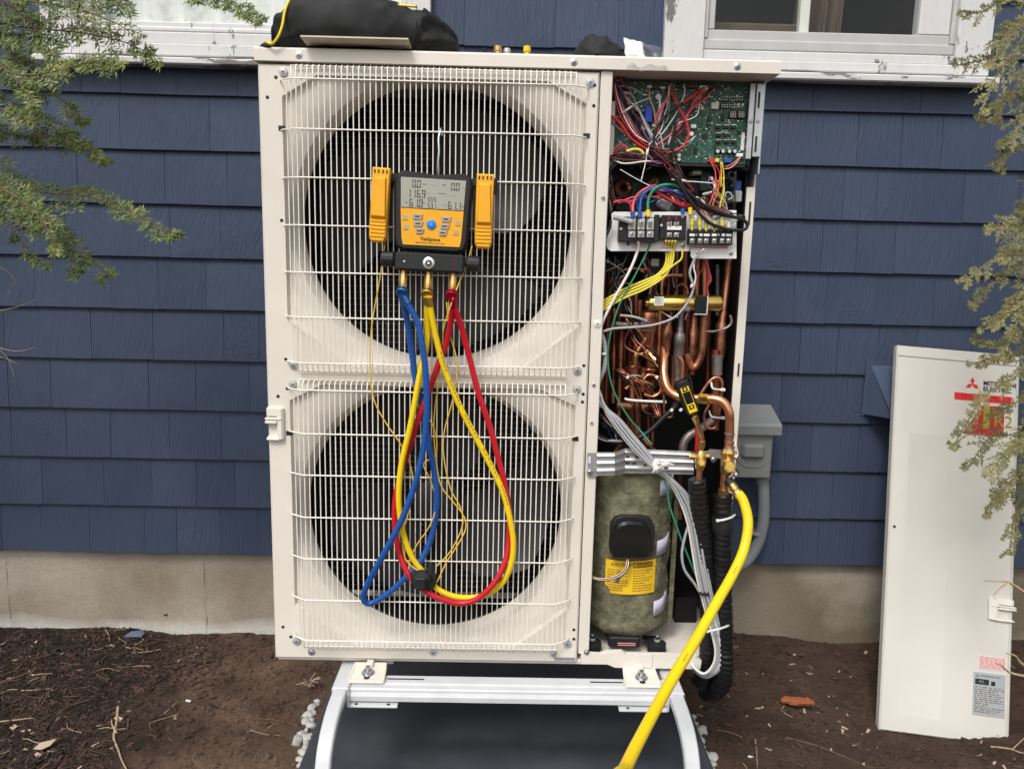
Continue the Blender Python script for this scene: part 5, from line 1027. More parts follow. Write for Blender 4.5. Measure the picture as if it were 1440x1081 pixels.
for X, s in ((XL, 1), (XR, -1)):
    arc = [(-.05, -.030), (-.09, -.0305), (-.14, -.033), (-.19, -.043), (-.228, -.064), (-.250, -.094), (-.263, -.135), (-.270, -.19), (-.272, PT+.004)]
    back = [(.62-(y+.05)-.05-.25, z) for y, z in arc[::-1]]
    for nm, path in (('curved_leg', arc), ('curved_leg', [(.27-y+.0, z) for y, z in arc])):
        p = cr([(X, y, z) for y, z in path], 6); v, f = [], []; hw, hh = .0150, .0105; L = len(p)
        for i, c in enumerate(p):
            t = (p[min(i+1, L-1)]-p[max(i-1, 0)]).normalized(); nn = Vector((1, 0, 0)).cross(t).normalized(); c_ = .003
            for a_, b_ in ((-hw+c_, -hh), (hw-c_, -hh), (hw, -hh+c_), (hw, hh-c_), (hw-c_, hh), (-hw+c_, hh), (-hw, hh-c_), (-hw, -hh+c_)): v.append(c+Vector((a_, 0, 0))+nn*b_)
        for i in range(L-1):
            for j in range(8): f.append((i*8+j, i*8+(j+1) % 8, (i+1)*8+(j+1) % 8, (i+1)*8+j))
        f += [tuple(range(8))[::-1], tuple((L-1)*8+j for j in range(8))]; leg = build(nm, v, f, [MATS['white_steel']], None, st, 30)
        e = p[-1]; mb = MB(); mb.bx(X-.03, X+.03, e.y-.03, e.y+.03, PT+.0004, PT+.006, 'white_steel', .001); mb.build('foot_plate', leg)
    mb = MB(); mb.bx(X-.0185, X+.0185, -.088, .33, -.043, -.0185, 'white_steel', .003); mb.build('side_rail', st)
    mb = MB(); mb.bx(X+s*.018, X+s*.125, -.095, -.025, -.060, -.055, 'white_steel', .001); mb.bx(X+s*.016, X+s*.0195, -.095, -.025, -.057, -.030, 'white_steel'); ap = mb.build('angle_plate', st)
    for dx in (.035, .105): mb = MB(); mb.lathe((X+s*dx, -.088, -.0553), (0, 0, 1), [(0, .004), (.0006, .004)], 'ink', 8); mb.build('hole', ap)
# pebbles along the pad, every one its own thing
r8 = random.Random(8)
def pebble(x, y, r, label, group):
    m = MB(); m.sphere((x, y, gh(x, y)+r*.3), r, 'pebble', 7, 5, (r8.uniform(.7, 1.35), r8.uniform(.8, 1.25), r8.uniform(.5, .8)), .2)
    tag(m.build('pebble', None, 42), label, 'pebble', group)
for px, py, r in ((438, 996, 9), (445, 990, 6), (433, 1008, 9), (441, 1004, 6), (430, 1016, 10), (438, 1014, 7), (424, 1035, 9), (418, 1044, 11), (430, 1030, 7), (433, 1040, 10), (430, 1052, 7), (428, 1060, 9), (422, 1066, 6), (437, 1022, 7), (427, 1075, 7), (446, 984, 5), (431, 1046, 8), (425, 1056, 6)):
    q = PZ(px, py, GZ+.005); pebble(min(q.x, .026), q.y, r/620, 'white pebble in the small heap along the left edge of the grey pad', 'white pebbles left of the pad')
for px, py, r in ((976, 1018, 9), (986, 1029, 12), (981, 1040, 9), (985, 1059, 8), (993, 1065, 10), (1002, 1064, 9), (986, 1073, 8), (980, 1024, 7), (992, 1075, 8), (974, 1008, 7), (980, 1050, 7), (1003, 1073, 6), (995, 1082, 9), (985, 1085, 9)):
    q = PZ(px, py, GZ+.005); pebble(max(q.x, 1.050), q.y, r/620, 'whitish stone in the small heap along the right edge of the grey pad', 'stones right of the pad')

# ------------------------------------------------------------------ digital manifold hanging on the upper guard
S = 1/(4.16*662)
mo = P(608.3, 298, -.062); MT = Matrix.Translation(mo) @ Matrix.Rotation(.036, 4, 'Y') @ Matrix.Rotation(-.05, 4, 'X')
mf = frame('digital_manifold', MT, 'yellow and black digital gauge manifold hanging on the upper fan guard', 'gauge')
def lb(m, x0, x1, z0, z1, y0, y1, mat, ch=.001): m.bx(x0*S, x1*S, y0, y1, z0*S, z1*S, mat, ch)
m = MB(); oc = [(-200, -160), (-185, -205), (-150, -218), (150, -218), (185, -205), (200, -160), (214, 140), (205, 185), (170, 212), (100, 205), (0, 196), (-100, 205), (-170, 212), (-205, 185), (-214, 140)]
m.prism([(x*S, z*S) for x, z in oc], -.012, .028, 'black_rubber', .006); m.build('body', mf, 40)
m = MB(); m.prism([(x*S, z*S) for x, z in ((-176, 172), (178, 172), (172, 12), (-170, 12))], -.0140, -.011, 'lcd', .0005)
def seg(txt, x, z, h, w, mat='lcd_ink'):
    on = {'0': 'abcdef', '1': 'bc', '3': 'abgcd', '5': 'afgcd', '6': 'afgedc', '9': 'abfgcd', '-': 'g', '7': 'abc'}
    t = h*.10
    for ch in txt:
        if ch == '.': lb(m, x-w*.25, x-w*.25+t*1.3, z-h/2, z-h/2+t*1.3, -.0145, -.0139, mat, 0); continue
        for s_ in on[ch]:
            r = {'a': (t, w-t, h/2-t, h/2), 'g': (t, w-t, -t/2, t/2), 'd': (t, w-t, -h/2, -h/2+t), 'f': (0, t, t/2, h/2), 'e': (0, t, -h/2, -t/2), 'b': (w-t, w, t/2, h/2), 'c': (w-t, w, -h/2, -t/2)}[s_]
            lb(m, x+r[0], x+r[1], z+r[2], z+r[3], -.0145, -.0139, mat, 0)
        x += w*1.38
seg('0.0', -112, 140, 40, 19); seg('116.9', -138, 88, 40, 19); seg('-61.0', -150, 38, 40, 19); seg('0.0', 98, 136, 38, 19); seg('-61.1', 62, 36, 38, 18); seg('555', -25, 62, 24, 12); seg('531', -25, 28, 24, 12)
for x, z, w_ in ((-42, 140, 60), (-32, 96, 50), (30, 96, 34), (-55, 88, 18), (-58, 140, 16), (-60, 40, 16), (165, 130, 10), (150, 34, 14), (70, 92, 70), (50, 142, 20)):
    k = x
    while k < x+w_: lb(m, k, k+7, z-2, z+2, -.0144, -.0139, 'button_grey' if w_ > 40 else 'lcd_ink', 0); k += 11
m.build('screen', mf)
m = MB(); m.prism([(x*S, z*S) for x, z in ((-171, 8), (173, 8), (166, -150), (160, -185), (-150, -188), (-160, -150))], -.0138, -.011, 'yellow_plastic', .0006)
m.text('Fieldpiece', 27*S, 'ink', face(-2*S, -.0141, -152*S), bold=.00016); m.text('Digital Refrigerant Manifold - Micron Gauge', 9*S, 'ink', face(-2*S, -.0141, -172*S))
for x, z in ((-142, -40), (-136, -92), (145, -55), (136, -105)): lb(m, x-14, x+14, z-8, z+10, -.0141, -.0137, 'button_grey', 0); lb(m, x-14, x+14, z-18, z-14, -.0141, -.0137, 'ink_soft', 0)
m.build('face_plate', mf)
for x, z, w_ in ((-77, -34, 58), (-72, -72, 55), (-62, -110, 48), (79, -40, 58), (73, -78, 55), (64, -114, 48)):
    m = MB(); m.prism([((x-w_/2)*S, (z+14)*S), ((x+w_/2)*S, (z+14)*S), ((x+w_/2-6)*S, (z-14)*S), ((x-w_/2+6)*S, (z-14)*S)], -.0165, -.012, 'button_grey', .0008); lb(m, x-14, x+14, z-3, z+4, -.0168, -.0163, 'ink', 0); m.build('button', mf)
m = MB(); m.lathe((0, -.012, -72*S), (0, -1, 0), [(0, 27*S), (.004, 26*S), (.005, 20*S)], 'button_blue', 20); m.text('*', 22*S, 'white_plastic', face(0, -.0174, -76*S)); m.build('button', mf)
# valve block, side knobs, sight port
m = MB(); lb(m, -192, 190, -326, -226, -.016, .026, 'black_plastic', .004); m.build('valve_block', mf)
m = MB(); m.lathe((-4*S, -.016, -280*S), (0, -1, 0), [(0, 32*S), (.002, 32*S), (.003, 27*S)], 'silver', 24); m.lathe((-4*S, -.0191, -280*S), (0, -1, 0), [(0, 18*S), (.0003, 17*S)], 'ink', 16); m.lathe((-4*S, -.0194, -280*S), (0, -1, 0), [(0, 9*S), (.0015, 8*S)], 'silver', 12); m.build('sight_port', mf)
for x, mt in ((-138, 'off_white'), (132, 'red_metal')): m = MB(); m.lathe((x*S, -.0162, -278*S), (0, -1, 0), [(0, 6*S), (.0006, 5*S)], mt, 8); m.build('port_dot', mf)
for s_ in (-1, 1):
    m = MB(); m.lathe((s_*190*S, .004, -268*S), (s_, 0, 0), [(0, .006), (.004, .006), (.0041, .0145), (.006, .0155), (.028, .0155), (.030, .013)], 'black_plastic', 14); m.build('valve_knob', mf, 20)
    m = MB(); lb(m, min(s_*200, s_*300), max(s_*200, s_*300), 150, 195, .006, .022, 'black_plastic', .002); lb(m, min(s_*228, s_*345), max(s_*228, s_*345), 120, 206, .010, .026, 'black_plastic', .003); m.build('clamp_holder', mf)
m = MB(); pts = cr([(14*S, .02, 196*S), (13*S, .014, 250*S), (16*S, .013, 330*S), (10*S, .016, 400*S), (16*S, .020, 440*S), (20*S, .028, 462*S), (22*S, .042, 452*S), (22*S, .044, 430*S)], 6); m.tube(pts, .0022, 'steel', 8); m.build('hanging_hook', mf)
lug = []
for x, mt in ((-146, 'blue_metal'), (-8, 'gold_metal'), (128, 'red_metal')):
    m = MB(); z0 = -326*S; y = .004; m.tube([(x*S, y, z0+.002), (x*S, y, z0-.006), (x*S, y, z0-.0061), (x*S, y-.001, z0-.018), (x*S, y-.002, z0-.0181), (x*S, y-.004, z0-.030), (x*S, y-.005, z0-.036)], [.0055, .0055, .0075, .0085, .0078, .0085, .006], 'brass', 8); fit_ = m.build('brass_fitting', mf, 30)
    m = MB(); o = Vector((x*S, y-.008, z0-.044)); d = Vector((-.1, -.75, -.55)).normalized(); m.lathe(o-d*.006, d, [(0, .010), (.001, .0128), (.010, .0128), (.0115, .0115), (.0116, .008), (.010, .007)], mt, 16); m.build('hose_coupling', mf, 30)
    lug.append(MT @ (o+Vector((0, .002, -.008))))
# clamps parked left and right
for s_, label in ((-1, 'yellow pipe clamp probe parked on the left side of the gauge manifold'), (1, 'yellow pipe clamp probe parked on the right side of the gauge manifold')):
    cm = MT @ Matrix.Translation((s_*284*S, -.006, 12*S)) @ Matrix.Rotation(-.02*s_, 4, 'Y')
    cl = frame('pipe_clamp', cm, label, 'clamp', 'pipe clamps on the manifold')
    m = MB(); oc = [(-47, 200), (47, 200), (48, -120), (46, -170), (34, -196), (-34, -196), (-46, -170), (-48, -120)]
    m.prism([(x*S, z*S) for x, z in oc], -.016, .006, 'yellow_plastic', .0035)
    for x in (-32, -12, 12, 32): m.bx((x-4)*S, (x+4)*S, -.0164, -.013, 168*S, 188*S, 'ink')
    m.build('clamp_body', cl, 35)
    m = MB(); oc2 = [(-30, 150), (30, 150), (40, -70), (-40, -70)]; m.prism([(x*S, z*S) for x, z in oc2], -.0225, -.012, 'yellow_plastic', .005); m.build('finger_grip', cl, 35)
    for k in range(5): m = MB(); m.bx(-40*S, 40*S, -.0178, -.014, (-84-k*20-6)*S, (-84-k*20+6)*S, 'yellow_plastic', .0012); m.build('grip_rib', cl)
    inv = cm.inverted()
    if s_ < 0:
        paths = [[(541, 344, -.062), (537, 375, -.06), (531, 410, -.05), (524, 450, -.044), (520.5, 490, -.042), (521, 530, -.042), (527, 565, -.042), (543, 595, -.044), (560, 619, -.05), (572, 640, -.046), (580, 668, -.045), (579, 700, -.046), (572, 730, -.050), (566, 755, -.052), (570, 785, -.056), (585, 800, -.062), (600, 806, -.068)],
                 [(597, 425, -.05), (596, 470, -.044), (589, 510, -.042), (583, 545, -.042), (592, 580, -.042), (607, 594, -.044), (614, 618, -.044), (612, 640, -.042), (596, 652, -.042), (604, 672, -.044), (612, 697, -.046), (611, 722, -.048), (602, 743, -.05), (585, 768, -.052), (575, 795, -.055), (581, 819, -.062)]]
    else:
        paths = [[(664, 346, -.062), (656, 372, -.062), (644, 402, -.07), (633, 432, -.08), (624, 462, -.07), (622, 490, -.044), (616, 540, -.042), (610, 600, -.042), (615, 660, -.042), (622, 686, -.044), (637, 705, -.044), (652, 725, -.045), (655, 742, -.046), (646, 762, -.05), (628, 790, -.055), (616, 815, -.062), (609, 824, -.066)],
                 [(628, 425, -.048), (633, 470, -.044), (641, 500, -.042), (642, 535, -.042), (634, 572, -.042), (625, 606, -.042), (624, 640, -.042), (633, 685, -.043), (648, 715, -.044), (650, 740, -.045), (634, 774, -.05), (613, 797, -.06)]]
    for p in paths: m = MB(); m.tube([inv @ q for q in cr([P(*k) for k in p], 6)], .0014, 'yellow_cord', 6); m.build('cord', cl, 180)
# three hoses, each a loop from its coupling back to its parking port
def hose(label, mat, start, pts, r, back_mat):
    rt_ = thing('refrigerant_hose', P(*pts[0]), label, 'hose', 'refrigerant hoses hanging from the manifold')
    path = cr([start]+[P(*p) for p in pts]+[start+Vector((.004, -.002, -.002))], 7); m = MB(); m.tube(path, r, mat, 12); m.build('hose_tube', rt_, 180)
    for end, nx in ((path[0], path[3]), (path[-1], path[-4])):
        d = (nx-end).normalized(); m = MB(); m.lathe(end+d*.002, d, [(-.004, r*1.2), (.012, r*1.25), (.014, r*1.02)], back_mat, 12); m.build('crimp', rt_)
    if mat == 'yellow_hose':
        m = MB(); n0, n1 = len(path)-52, len(path)-12
        for i in range(n0, n1):
            if i % 9 > 6: continue
            c_ = path[i]; t = (path[i+1]-path[i-1]).normalized(); tc = (CAM-c_).normalized(); sd = t.cross(tc).normalized(); up_ = (sd.cross(t)+sd*.35).normalized(); sd = up_.cross(t); L_ = (path[i+1]-c_).length*.36
            v = [c_+up_*(r+.0002)+t*a_*L_+sd*b_ for a_, b_ in ((-1, -.0009), (1, -.0009), (1, .0009), (-1, .0009))]; m.add(v, [(0, 1, 2, 3)], 'ink_soft')
        tag(m.build('print_mark', rt_), kind='stuff')
    return rt_
HB, HR, HY = 'blue rubber hose hanging in a narrow loop from the left port of the gauge', 'red rubber hose hanging in a wide loop from the right port of the gauge', 'thin yellow rubber hose hanging in a wide loop from the middle port of the gauge'
hose(HB, 'blue_hose', lug[0], [(573, 453, -.05), (579, 493, -.042), (584, 531, -.041), (592, 566, -.041), (601, 612, -.041), (609, 653, -.042), (613, 680, -.043), (614, 703, -.043), (611, 736, -.043), (603, 765, -.045), (591, 789, -.050), (574, 808, -.055), (552, 829, -.050), (530, 844, -.048), (517, 848, -.05), (511, 840, -.055), (516, 823, -.062), (535, 787, -.074), (559, 743, -.078), (577, 700, -.078), (592, 648, -.078), (600, 589, -.078), (599, 531, -.078), (594, 487, -.076), (587, 453, -.074)], .0066, 'blue_metal')
hose(HY, 'yellow_hose', lug[1], [(602, 464, -.052), (598, 495, -.056), (591, 524, -.060), (584, 562, -.060), (576, 604, -.060), (569, 632, -.060), (564, 656, -.060), (561, 690, -.060), (562, 720, -.059), (568, 753, -.058), (579, 782, -.056), (591, 799, -.054), (610, 823, -.053), (629, 835, -.051), (653, 840, -.050), (680, 837, -.050), (704, 822, -.052), (718, 796, -.056), (722, 765, -.058), (718, 734, -.058), (709, 697, -.057), (695, 664, -.056), (672, 620, -.056), (653, 584, -.057), (636, 547, -.059), (622, 509, -.062), (611, 464, -.066)], .0063, 'gold_metal')
hose(HR, 'red_hose', lug[2], [(649, 460, -.055), (660, 502, -.045), (673, 553, -.043), (689, 600, -.042), (700, 642, -.042), (709, 678, -.042), (716, 719, -.043), (716, 753, -.044), (711, 787, -.055), (696, 818, -.066), (672, 841, -.066), (648, 848, -.064), (624, 843, -.066), (600, 832, -.066), (577, 811, -.062), (563, 782, -.050), (557, 755, -.045), (555, 729, -.044), (557, 695, -.043), (566, 658, -.043), (577, 625, -.044), (587, 592, -.046), (598, 564, -.047), (607, 540, -.047), (616, 513, -.047), (627, 484, -.048), (634, 452, -.055)], .0063, 'red_metal')
m = MB(); c = P(593, 815, -.072)
for k, (dx, dz, r, sq) in enumerate(((0, 0, .022, (1, .7, 1.05)), (.018, .012, .013, (.7, .6, 1.9)), (-.012, .008, .014, (1, .7, .8)), (.012, -.014, .016, (1, .8, .8)), (.026, .002, .009, (.6, .6, 2.0)))): m.sphere(c+Vector((dx, -.004*k % 3*.002, dz)), r, 'cloth_black', 10, 8, sq, .10)
m.bx(c.x-.014, c.x+.010, c.y-.021, c.y-.016, c.z-.012, c.z+.012, 'black_rubber', .002); m.build('strap', None, 50); o = bpy.context.scene.objects['strap']; tag(o, 'black hook and loop strap binding the hoses low on the fan guard', 'strap')

# ------------------------------------------------------------------ vacuum gauge and thick yellow hose at the valves
g0, g1 = ZD(655, 165, -.045), ZD(748, 395, -.055); d = (g1-g0); ang = math.atan2(d.x, -d.z); L = d.length
GM = Matrix.Translation((g0+g1)/2) @ Matrix.Rotation(-ang, 4, 'Y'); vg = frame('vacuum_gauge', GM, 'small black and yellow digital vacuum gauge on the brass valve', 'gauge')
m = MB(); w_ = .0135; m.prism([(-w_, L/2-.006), (-w_+.005, L/2), (w_-.005, L/2), (w_, L/2-.006), (w_*1.05, -L/2+.010), (w_*.75, -L/2), (-w_*.75, -L/2), (-w_*1.05, -L/2+.010)], -.010, .012, 'black_rubber', .003); m.build('housing', vg, 40)
m = MB(); m.bx(-.0088, .0088, -.0112, -.0095, -L/2+.006, L/2-.014, 'yellow_hose', .0004); m.bx(-.0078, .0078, -.0118, -.0108, -.012, .014, 'black_gloss', 0)
for z in (.020, -.020): m.bx(-.0055, .0055, -.0118, -.0108, z-.0045, z+.0045, 'ink', 0); m.lathe((0, -.0119, z), (0, -1, 0), [(0, .0026), (.0004, .0022)], 'yellow_hose', 10)
m.build('face_plate', vg); gi = GM.inverted()
m = MB(); m.tube([gi @ q for q in cr([ZD(750, 400, -.052), ZD(762, 440, -.048), ZD(785, 500, -.042), ZD(800, 545, -.034), ZD(800, 585, -.031)], 5)], .0052, 'brass', 10); m.tube([gi @ ZD(752, 405, -.052), gi @ ZD(768, 450, -.047)], [.008, .0068], 'brass', 6); m.tube([gi @ ZD(800, 575, -.031), gi @ ZD(800, 600, -.03)], .0085, 'brass', 6); m.build('brass_stem', vg, 40)
m = MB(); m.tube([gi @ q for q in cr([ZD(680, 150, -.03), ZD(700, 125, -.02), ZD(725, 160, -.02), ZD(735, 230, -.02), ZD(730, 300, -.02)], 6)], .0024, 'w_black', 6); m.build('hook', vg)

yh = thing('vacuum_hose', ZD(985, 850, -.03), 'thick yellow vacuum hose running from the brass valve down towards the viewer', 'hose')
hp_ = [ZD(1045, 925, -.045), P(1046, 706, -.055), P(1052, 735, -.075), P(1046, 772, -.10), P(1030, 808, -.135), P(1005, 852, -.19), P(978, 900, -.26), P(945, 955, -.35), P(912, 1015, -.46), P(880, 1078, -.58), P(850, 1150, -.72), Vector((.52, -.95, -.15)), Vector((.44, -1.10, -.28)), Vector((.38, -1.28, -.335)), Vector((.30, -1.6, -.337))]
m = MB(); m.tube(cr(hp_, 8), .0104, 'yellow_hose', 16); m.build('hose_tube', yh, 180)
m = MB(); a, b = ZD(975, 832, -.030), ZD(1052, 940, -.047); d = (b-a).normalized(); L = (b-a).length
m.lathe(a, d, [(0, .009), (.012, .0125), (.0121, .0105)], 'black_rubber', 14); m.lathe(a+d*.012, d, [(0, .0095), (L*.35, .0100), (L*.36, .0082), (L*.44, .0082), (L*.45, .0105), (L*.62, .0105), (L*.63, .0092), (L*.9, .0092)], 'brass', 12); m.build('end_fitting', yh, 30)
mk = cr(hp_, 8); m = MB()
for i, k in ((31, 5), (52, 6)):
    t = (mk[i+1]-mk[i-1]).normalized(); tc = (CAM-mk[i]).normalized(); sd = t.cross(tc).normalized(); up_ = sd.cross(t).normalized()
    T = Matrix(((t.x, sd.x, up_.x, mk[i].x+up_.x*.0106), (t.y, sd.y, up_.y, mk[i].y+up_.y*.0106), (t.z, sd.z, up_.z, mk[i].z+up_.z*.0106), (0, 0, 0, 1)))
    for j in range(k): v = [T @ Vector((j*.004-.008+a_, b_, 0)) for a_, b_ in ((0, -.001), (.0026, -.001), (.0026, .001), (0, .001))]; m.add(v, [(0, 1, 2, 3)], 'ink_soft')
m.build('print_mark', yh)

# ------------------------------------------------------------------ removed service panel leaning against the wall
bl, brr = PZ(1236, 1026, GZ-.035), PZ(1419, 1039, GZ-.035); tl = P(1262, 485, .655)
ex = (brr-bl); PWd = ex.length; up0 = (tl-bl); PH = up0.length; up0.normalize(); ex = (ex-up0*ex.dot(up0)).normalized(); ny = up0.cross(ex)   # ny points into the wall
PMx = Matrix(((ex.x, ny.x, up0.x, bl.x), (ex.y, ny.y, up0.y, bl.y), (ex.z, ny.z, up0.z, bl.z), (0, 0, 0, 1)))
pn = frame('service_panel', PMx, 'removed cream service panel with a red logo leaning against the blue wall', 'panel'); pi = PMx.inverted()
def onp(px, py):                        # photo pixel to panel-local x, z
    o = pi @ CAM; q = pi @ P(px, py, 0); d = q-o; t = -o.y/d.y; r = o+d*t; return r.x, r.z
m = MB()
def rect_ring(insets, mat='panel'):
    rows = [[(x0, y, z0), (x1, y, z0), (x1, y, z1), (x0, y, z1)] for (x0, x1, z0, z1, y) in insets]; v = [p for r in rows for p in r]; f = []
    for k in range(len(rows)-1):
        for i in range(4): f.append((k*4+i, k*4+(i+1) % 4, (k+1)*4+(i+1) % 4, (k+1)*4+i))
    f.append(tuple((len(rows)-1)*4+i for i in range(4))); m.add(v, f, mat)
(ea, eb), (ec, ed) = onp(1287, 612), onp(1317, 1008); e0, e1 = onp(1262, 1005)[0], onp(1323, 1010)[0]; ez0, ez1 = onp(1290, 1007)[1], onp(1290, 611)[1]
e0 = .052; e1 = e0+.115 if e1-e0 < .05 else e1
rect_ring([(0, PWd, 0, PH, .026), (0, PWd, 0, PH, .004), (.004, PWd-.008, .004, PH-.003, 0), (.004, PWd-.008, .004, PH-.030, 0), (.004, PWd-.008, .004, PH-.034, .003), (e0-.006, e1+.006, ez0-.006, ez1+.006, .003), (e0, e1, ez0, ez1, .005)])
m.bx(PWd-.012, PWd, .001, .06, 0, PH-.03, 'panel', .004); m.build('sheet', pn, 25)
lx, lz = onp(1368, 540); m = MB(); k = .0118
rt3 = math.sqrt(3)
def rh(a): # rhombus from centre along direction a
    p = [(0, 0), (math.cos(a-math.pi/6), math.sin(a-math.pi/6)), (2*math.cos(math.pi/6)*math.cos(a), 2*math.cos(math.pi/6)*math.sin(a)), (math.cos(a+math.pi/6), math.sin(a+math.pi/6))]
    m.prism([(lx+x*k, lz+z*k) for x, z in p], .0012, .003, 'red_print')
for a in (90, 210, 330): rh(math.radians(a))
m.text('MITSUBISHI', .0185, 'ink', face(lx+.030, .0012, lz+.006), 'LEFT', bold=.0003); m.text('ELECTRIC', .0185, 'ink', face(lx+.030, .0012, lz-.011), 'LEFT', bold=.0003); m.build('logo', pn)
m = MB(); ax, az = onp(1343, 551); bx2, bz = onp(1410, 567); m.bx(ax, PWd-.02, .0014, .0032, bz, az, 'red_print'); m.text('SMART MULTI', .024, 'red_dark_print', face((ax+PWd-.02)/2+.012, .0011, (az+bz)/2), 'CENTER', sx=1.0)
p0, p1 = onp(1354, 609), onp(1376, 569); xr_ = PWd-.04; m.prism([(p0[0], p0[1]), (xr_, p0[1]), (xr_, p1[1]), (p1[0]+.012, p1[1])], .0015, .0032, 'red_dark_print'); q = onp(1380, 590); m.bx(q[0]+.006, q[0]+.024, .0012, .0016, p0[1]+.02, p1[1], 'olive_print'); m.text('R2', .05, 'olive_print', face(q[0]+.062, .0012, (p0[1]+p1[1])/2)); m.build('badge', pn)
hx, hz_ = onp(1395, 862); grip(pn, Matrix.Translation((PWd+.001, .004, hz_)) @ Matrix.Scale(-1, 4, (1, 0, 0)) @ Matrix.Scale(1.9, 4, (1, 0, 0)) @ Matrix.Scale(.5, 4, (0, 0, 1)))
m = MB(); x0, z1_ = onp(1376, 921); x1, z0_ = onp(1415, 944); m.bx(x0, x1, .0015, .0032, z0_, z1_, 'off_white')
for k_ in range(6):
    zz_ = z1_-(z1_-z0_)*(k_+.6)/6.4; x = x0+.004
    while x < x1-.006: L = r6.uniform(.004, .016); m.bx(x, min(x+L, x1-.003), .0012, .0016, zz_-.0022, zz_+.0022, 'pink_print'); x += L+.002
m.build('pink_sticker', pn)
m = MB(); x0, z1_ = onp(1370, 944); x1, z0_ = onp(1413, 1010); m.bx(x0, x1, .0015, .0032, z0_, z1_, 'plate_grey'); w_ = x1-x0; h_ = z1_-z0_
for a in (90, 210, 330):
    a = math.radians(a); kk = .0028; m.prism([(x0+.010+x*kk, z1_-.010+z*kk) for x, z in ((0, 0), (math.cos(a-.52), math.sin(a-.52)), (1.732*math.cos(a), 1.732*math.sin(a)), (math.cos(a+.52), math.sin(a+.52)))], .0012, .0018, 'ink')
m.text('MITSUBISHI ELECTRIC', .0055, 'ink', face(x0+.018, .0012, z1_-.009), 'LEFT'); m.bx(x0+.004, x0+w_*.48, .0012, .0018, z1_-h_*.28, z1_-h_*.15, 'ink'); m.text('ETL', .009, 'plate_grey', face(x0+w_*.25, .0009, z1_-h_*.215)); m.bx(x0+w_*.55, x0+w_*.68, .0012, .0018, z1_-h_*.28, z1_-h_*.18, 'chip')
for k_ in range(13):
    zz_ = z1_-h_*(.34+.048*k_); x = x0+.004; xe = x0+w_*r6.choice((.5, .95, .95, .75))
    while x < xe: L = r6.uniform(.003, .012); m.bx(x, min(x+L, x1-.003), .0012, .0017, zz_-.0012, zz_+.0012, 'ink_soft'); x += L+r6.uniform(.0015, .006)
m.build('rating_plate', pn)
for px, py in ((1256, 738), (1258, 740)): hx, hz_ = onp(px, py)
m = MB(); m.lathe((max(hx, .012), .002, hz_), (0, -1, 0), [(0, .004), (.0012, .004)], 'ink', 8); m.build('hole', pn)

# ------------------------------------------------------------------ things lying on the lid
def bag():
    rt_ = thing('tool_bag', (.2, .1, LIDZ), 'black fabric tool bag with yellow piping lying on the left of the lid', 'bag')
    prof = [(.012, .010), (.018, .035), (.030, .075), (.055, .088), (.095, .115), (.14, .122), (.20, .120), (.25, .106), (.29, .096), (.318, .092), (.335, .088), (.362, .074), (.384, .058), (.396, .042), (.397, .02), (.390, .008)]
    N = 40; v, f = [], []; xs = []
    pp = cr([(x, 0, h) for x, h in prof], 5)
    for i, p in enumerate(pp):
        x, h = p.x, max(p.z, .006); D = min(.115, .03+h*.75)
        for j in range(N):
            a = 2*math.pi*j/N; ca, sa = math.cos(a), math.sin(a); e = .62
            y = .095+D*math.copysign(abs(ca)**e, ca); z = h/2+h/2*math.copysign(abs(sa)**e, sa)
            q = Vector((x, y, z)); nn = noise.noise((x*16, y*16, z*16))*.010+abs(noise.noise((x*26-z*40, y*12, z*30+x*14)))*.012-.004
            if x > .33: nn += .006*math.sin(a*9+x*60)
            y += ca*nn; z += sa*nn if z > .012 else 0
            v.append((x, y, LIDZ+max(z, .0008)))
    L = len(pp)
    for i in range(L-1):
        for j in range(N): f.append((i*N+j, i*N+(j+1) % N, (i+1)*N+(j+1) % N, (i+1)*N+j))
    f += [tuple(range(N))[::-1], tuple((L-1)*N+j for j in range(N))]; build('bag_body', v, f, [MATS['bag_black']], None, rt_, 180)
    for pts in ([(373, 58, -.012), (382, 62, -.016), (391, 52, -.018), (397, 36, -.014), (401, 15, -.006), (410, -4, .008), (425, -22, .04)], [(530, 6, .03), (548, 7, .025), (566, 8, .022), (586, 9.5, .018)]):
        m = MB(); m.tube(cr([P(*p) for p in pts], 6), .0026, 'yellow_hose', 8); m.build('piping', rt_, 180)
    m = MB(); m.tube(cr([P(586, 9, .016), P(587, 25, 0), P(584, 45, -.018), P(580, 62, -.02)], 6), .0010, 'black_gloss', 6); m.build('seam', rt_)
    m = MB(); m.sphere(P(374, 66, .0)+Vector((.004, .005, -.0)), .011, 'bag_black', 9, 6, (1.5, 1, .8), .15); m.build('corner_tab', rt_)
bag()
m = MB(); a, b = P(424, 68, -.028), P(575, 70, -.028); cz = LIDZ+.007
m.box(((a.x+b.x)/2, -.002, cz+.004), (b.x-a.x, .07, .0035), 'cardboard', .0006, Matrix.Rotation(-.06, 3, 'X')); o = m.build('flat_plate'); tag(o, 'thin beige plate sticking out from under the black tool bag', 'plate')
m = MB(); a, b = P(540, 68, -.03), P(570, 70, -.03)
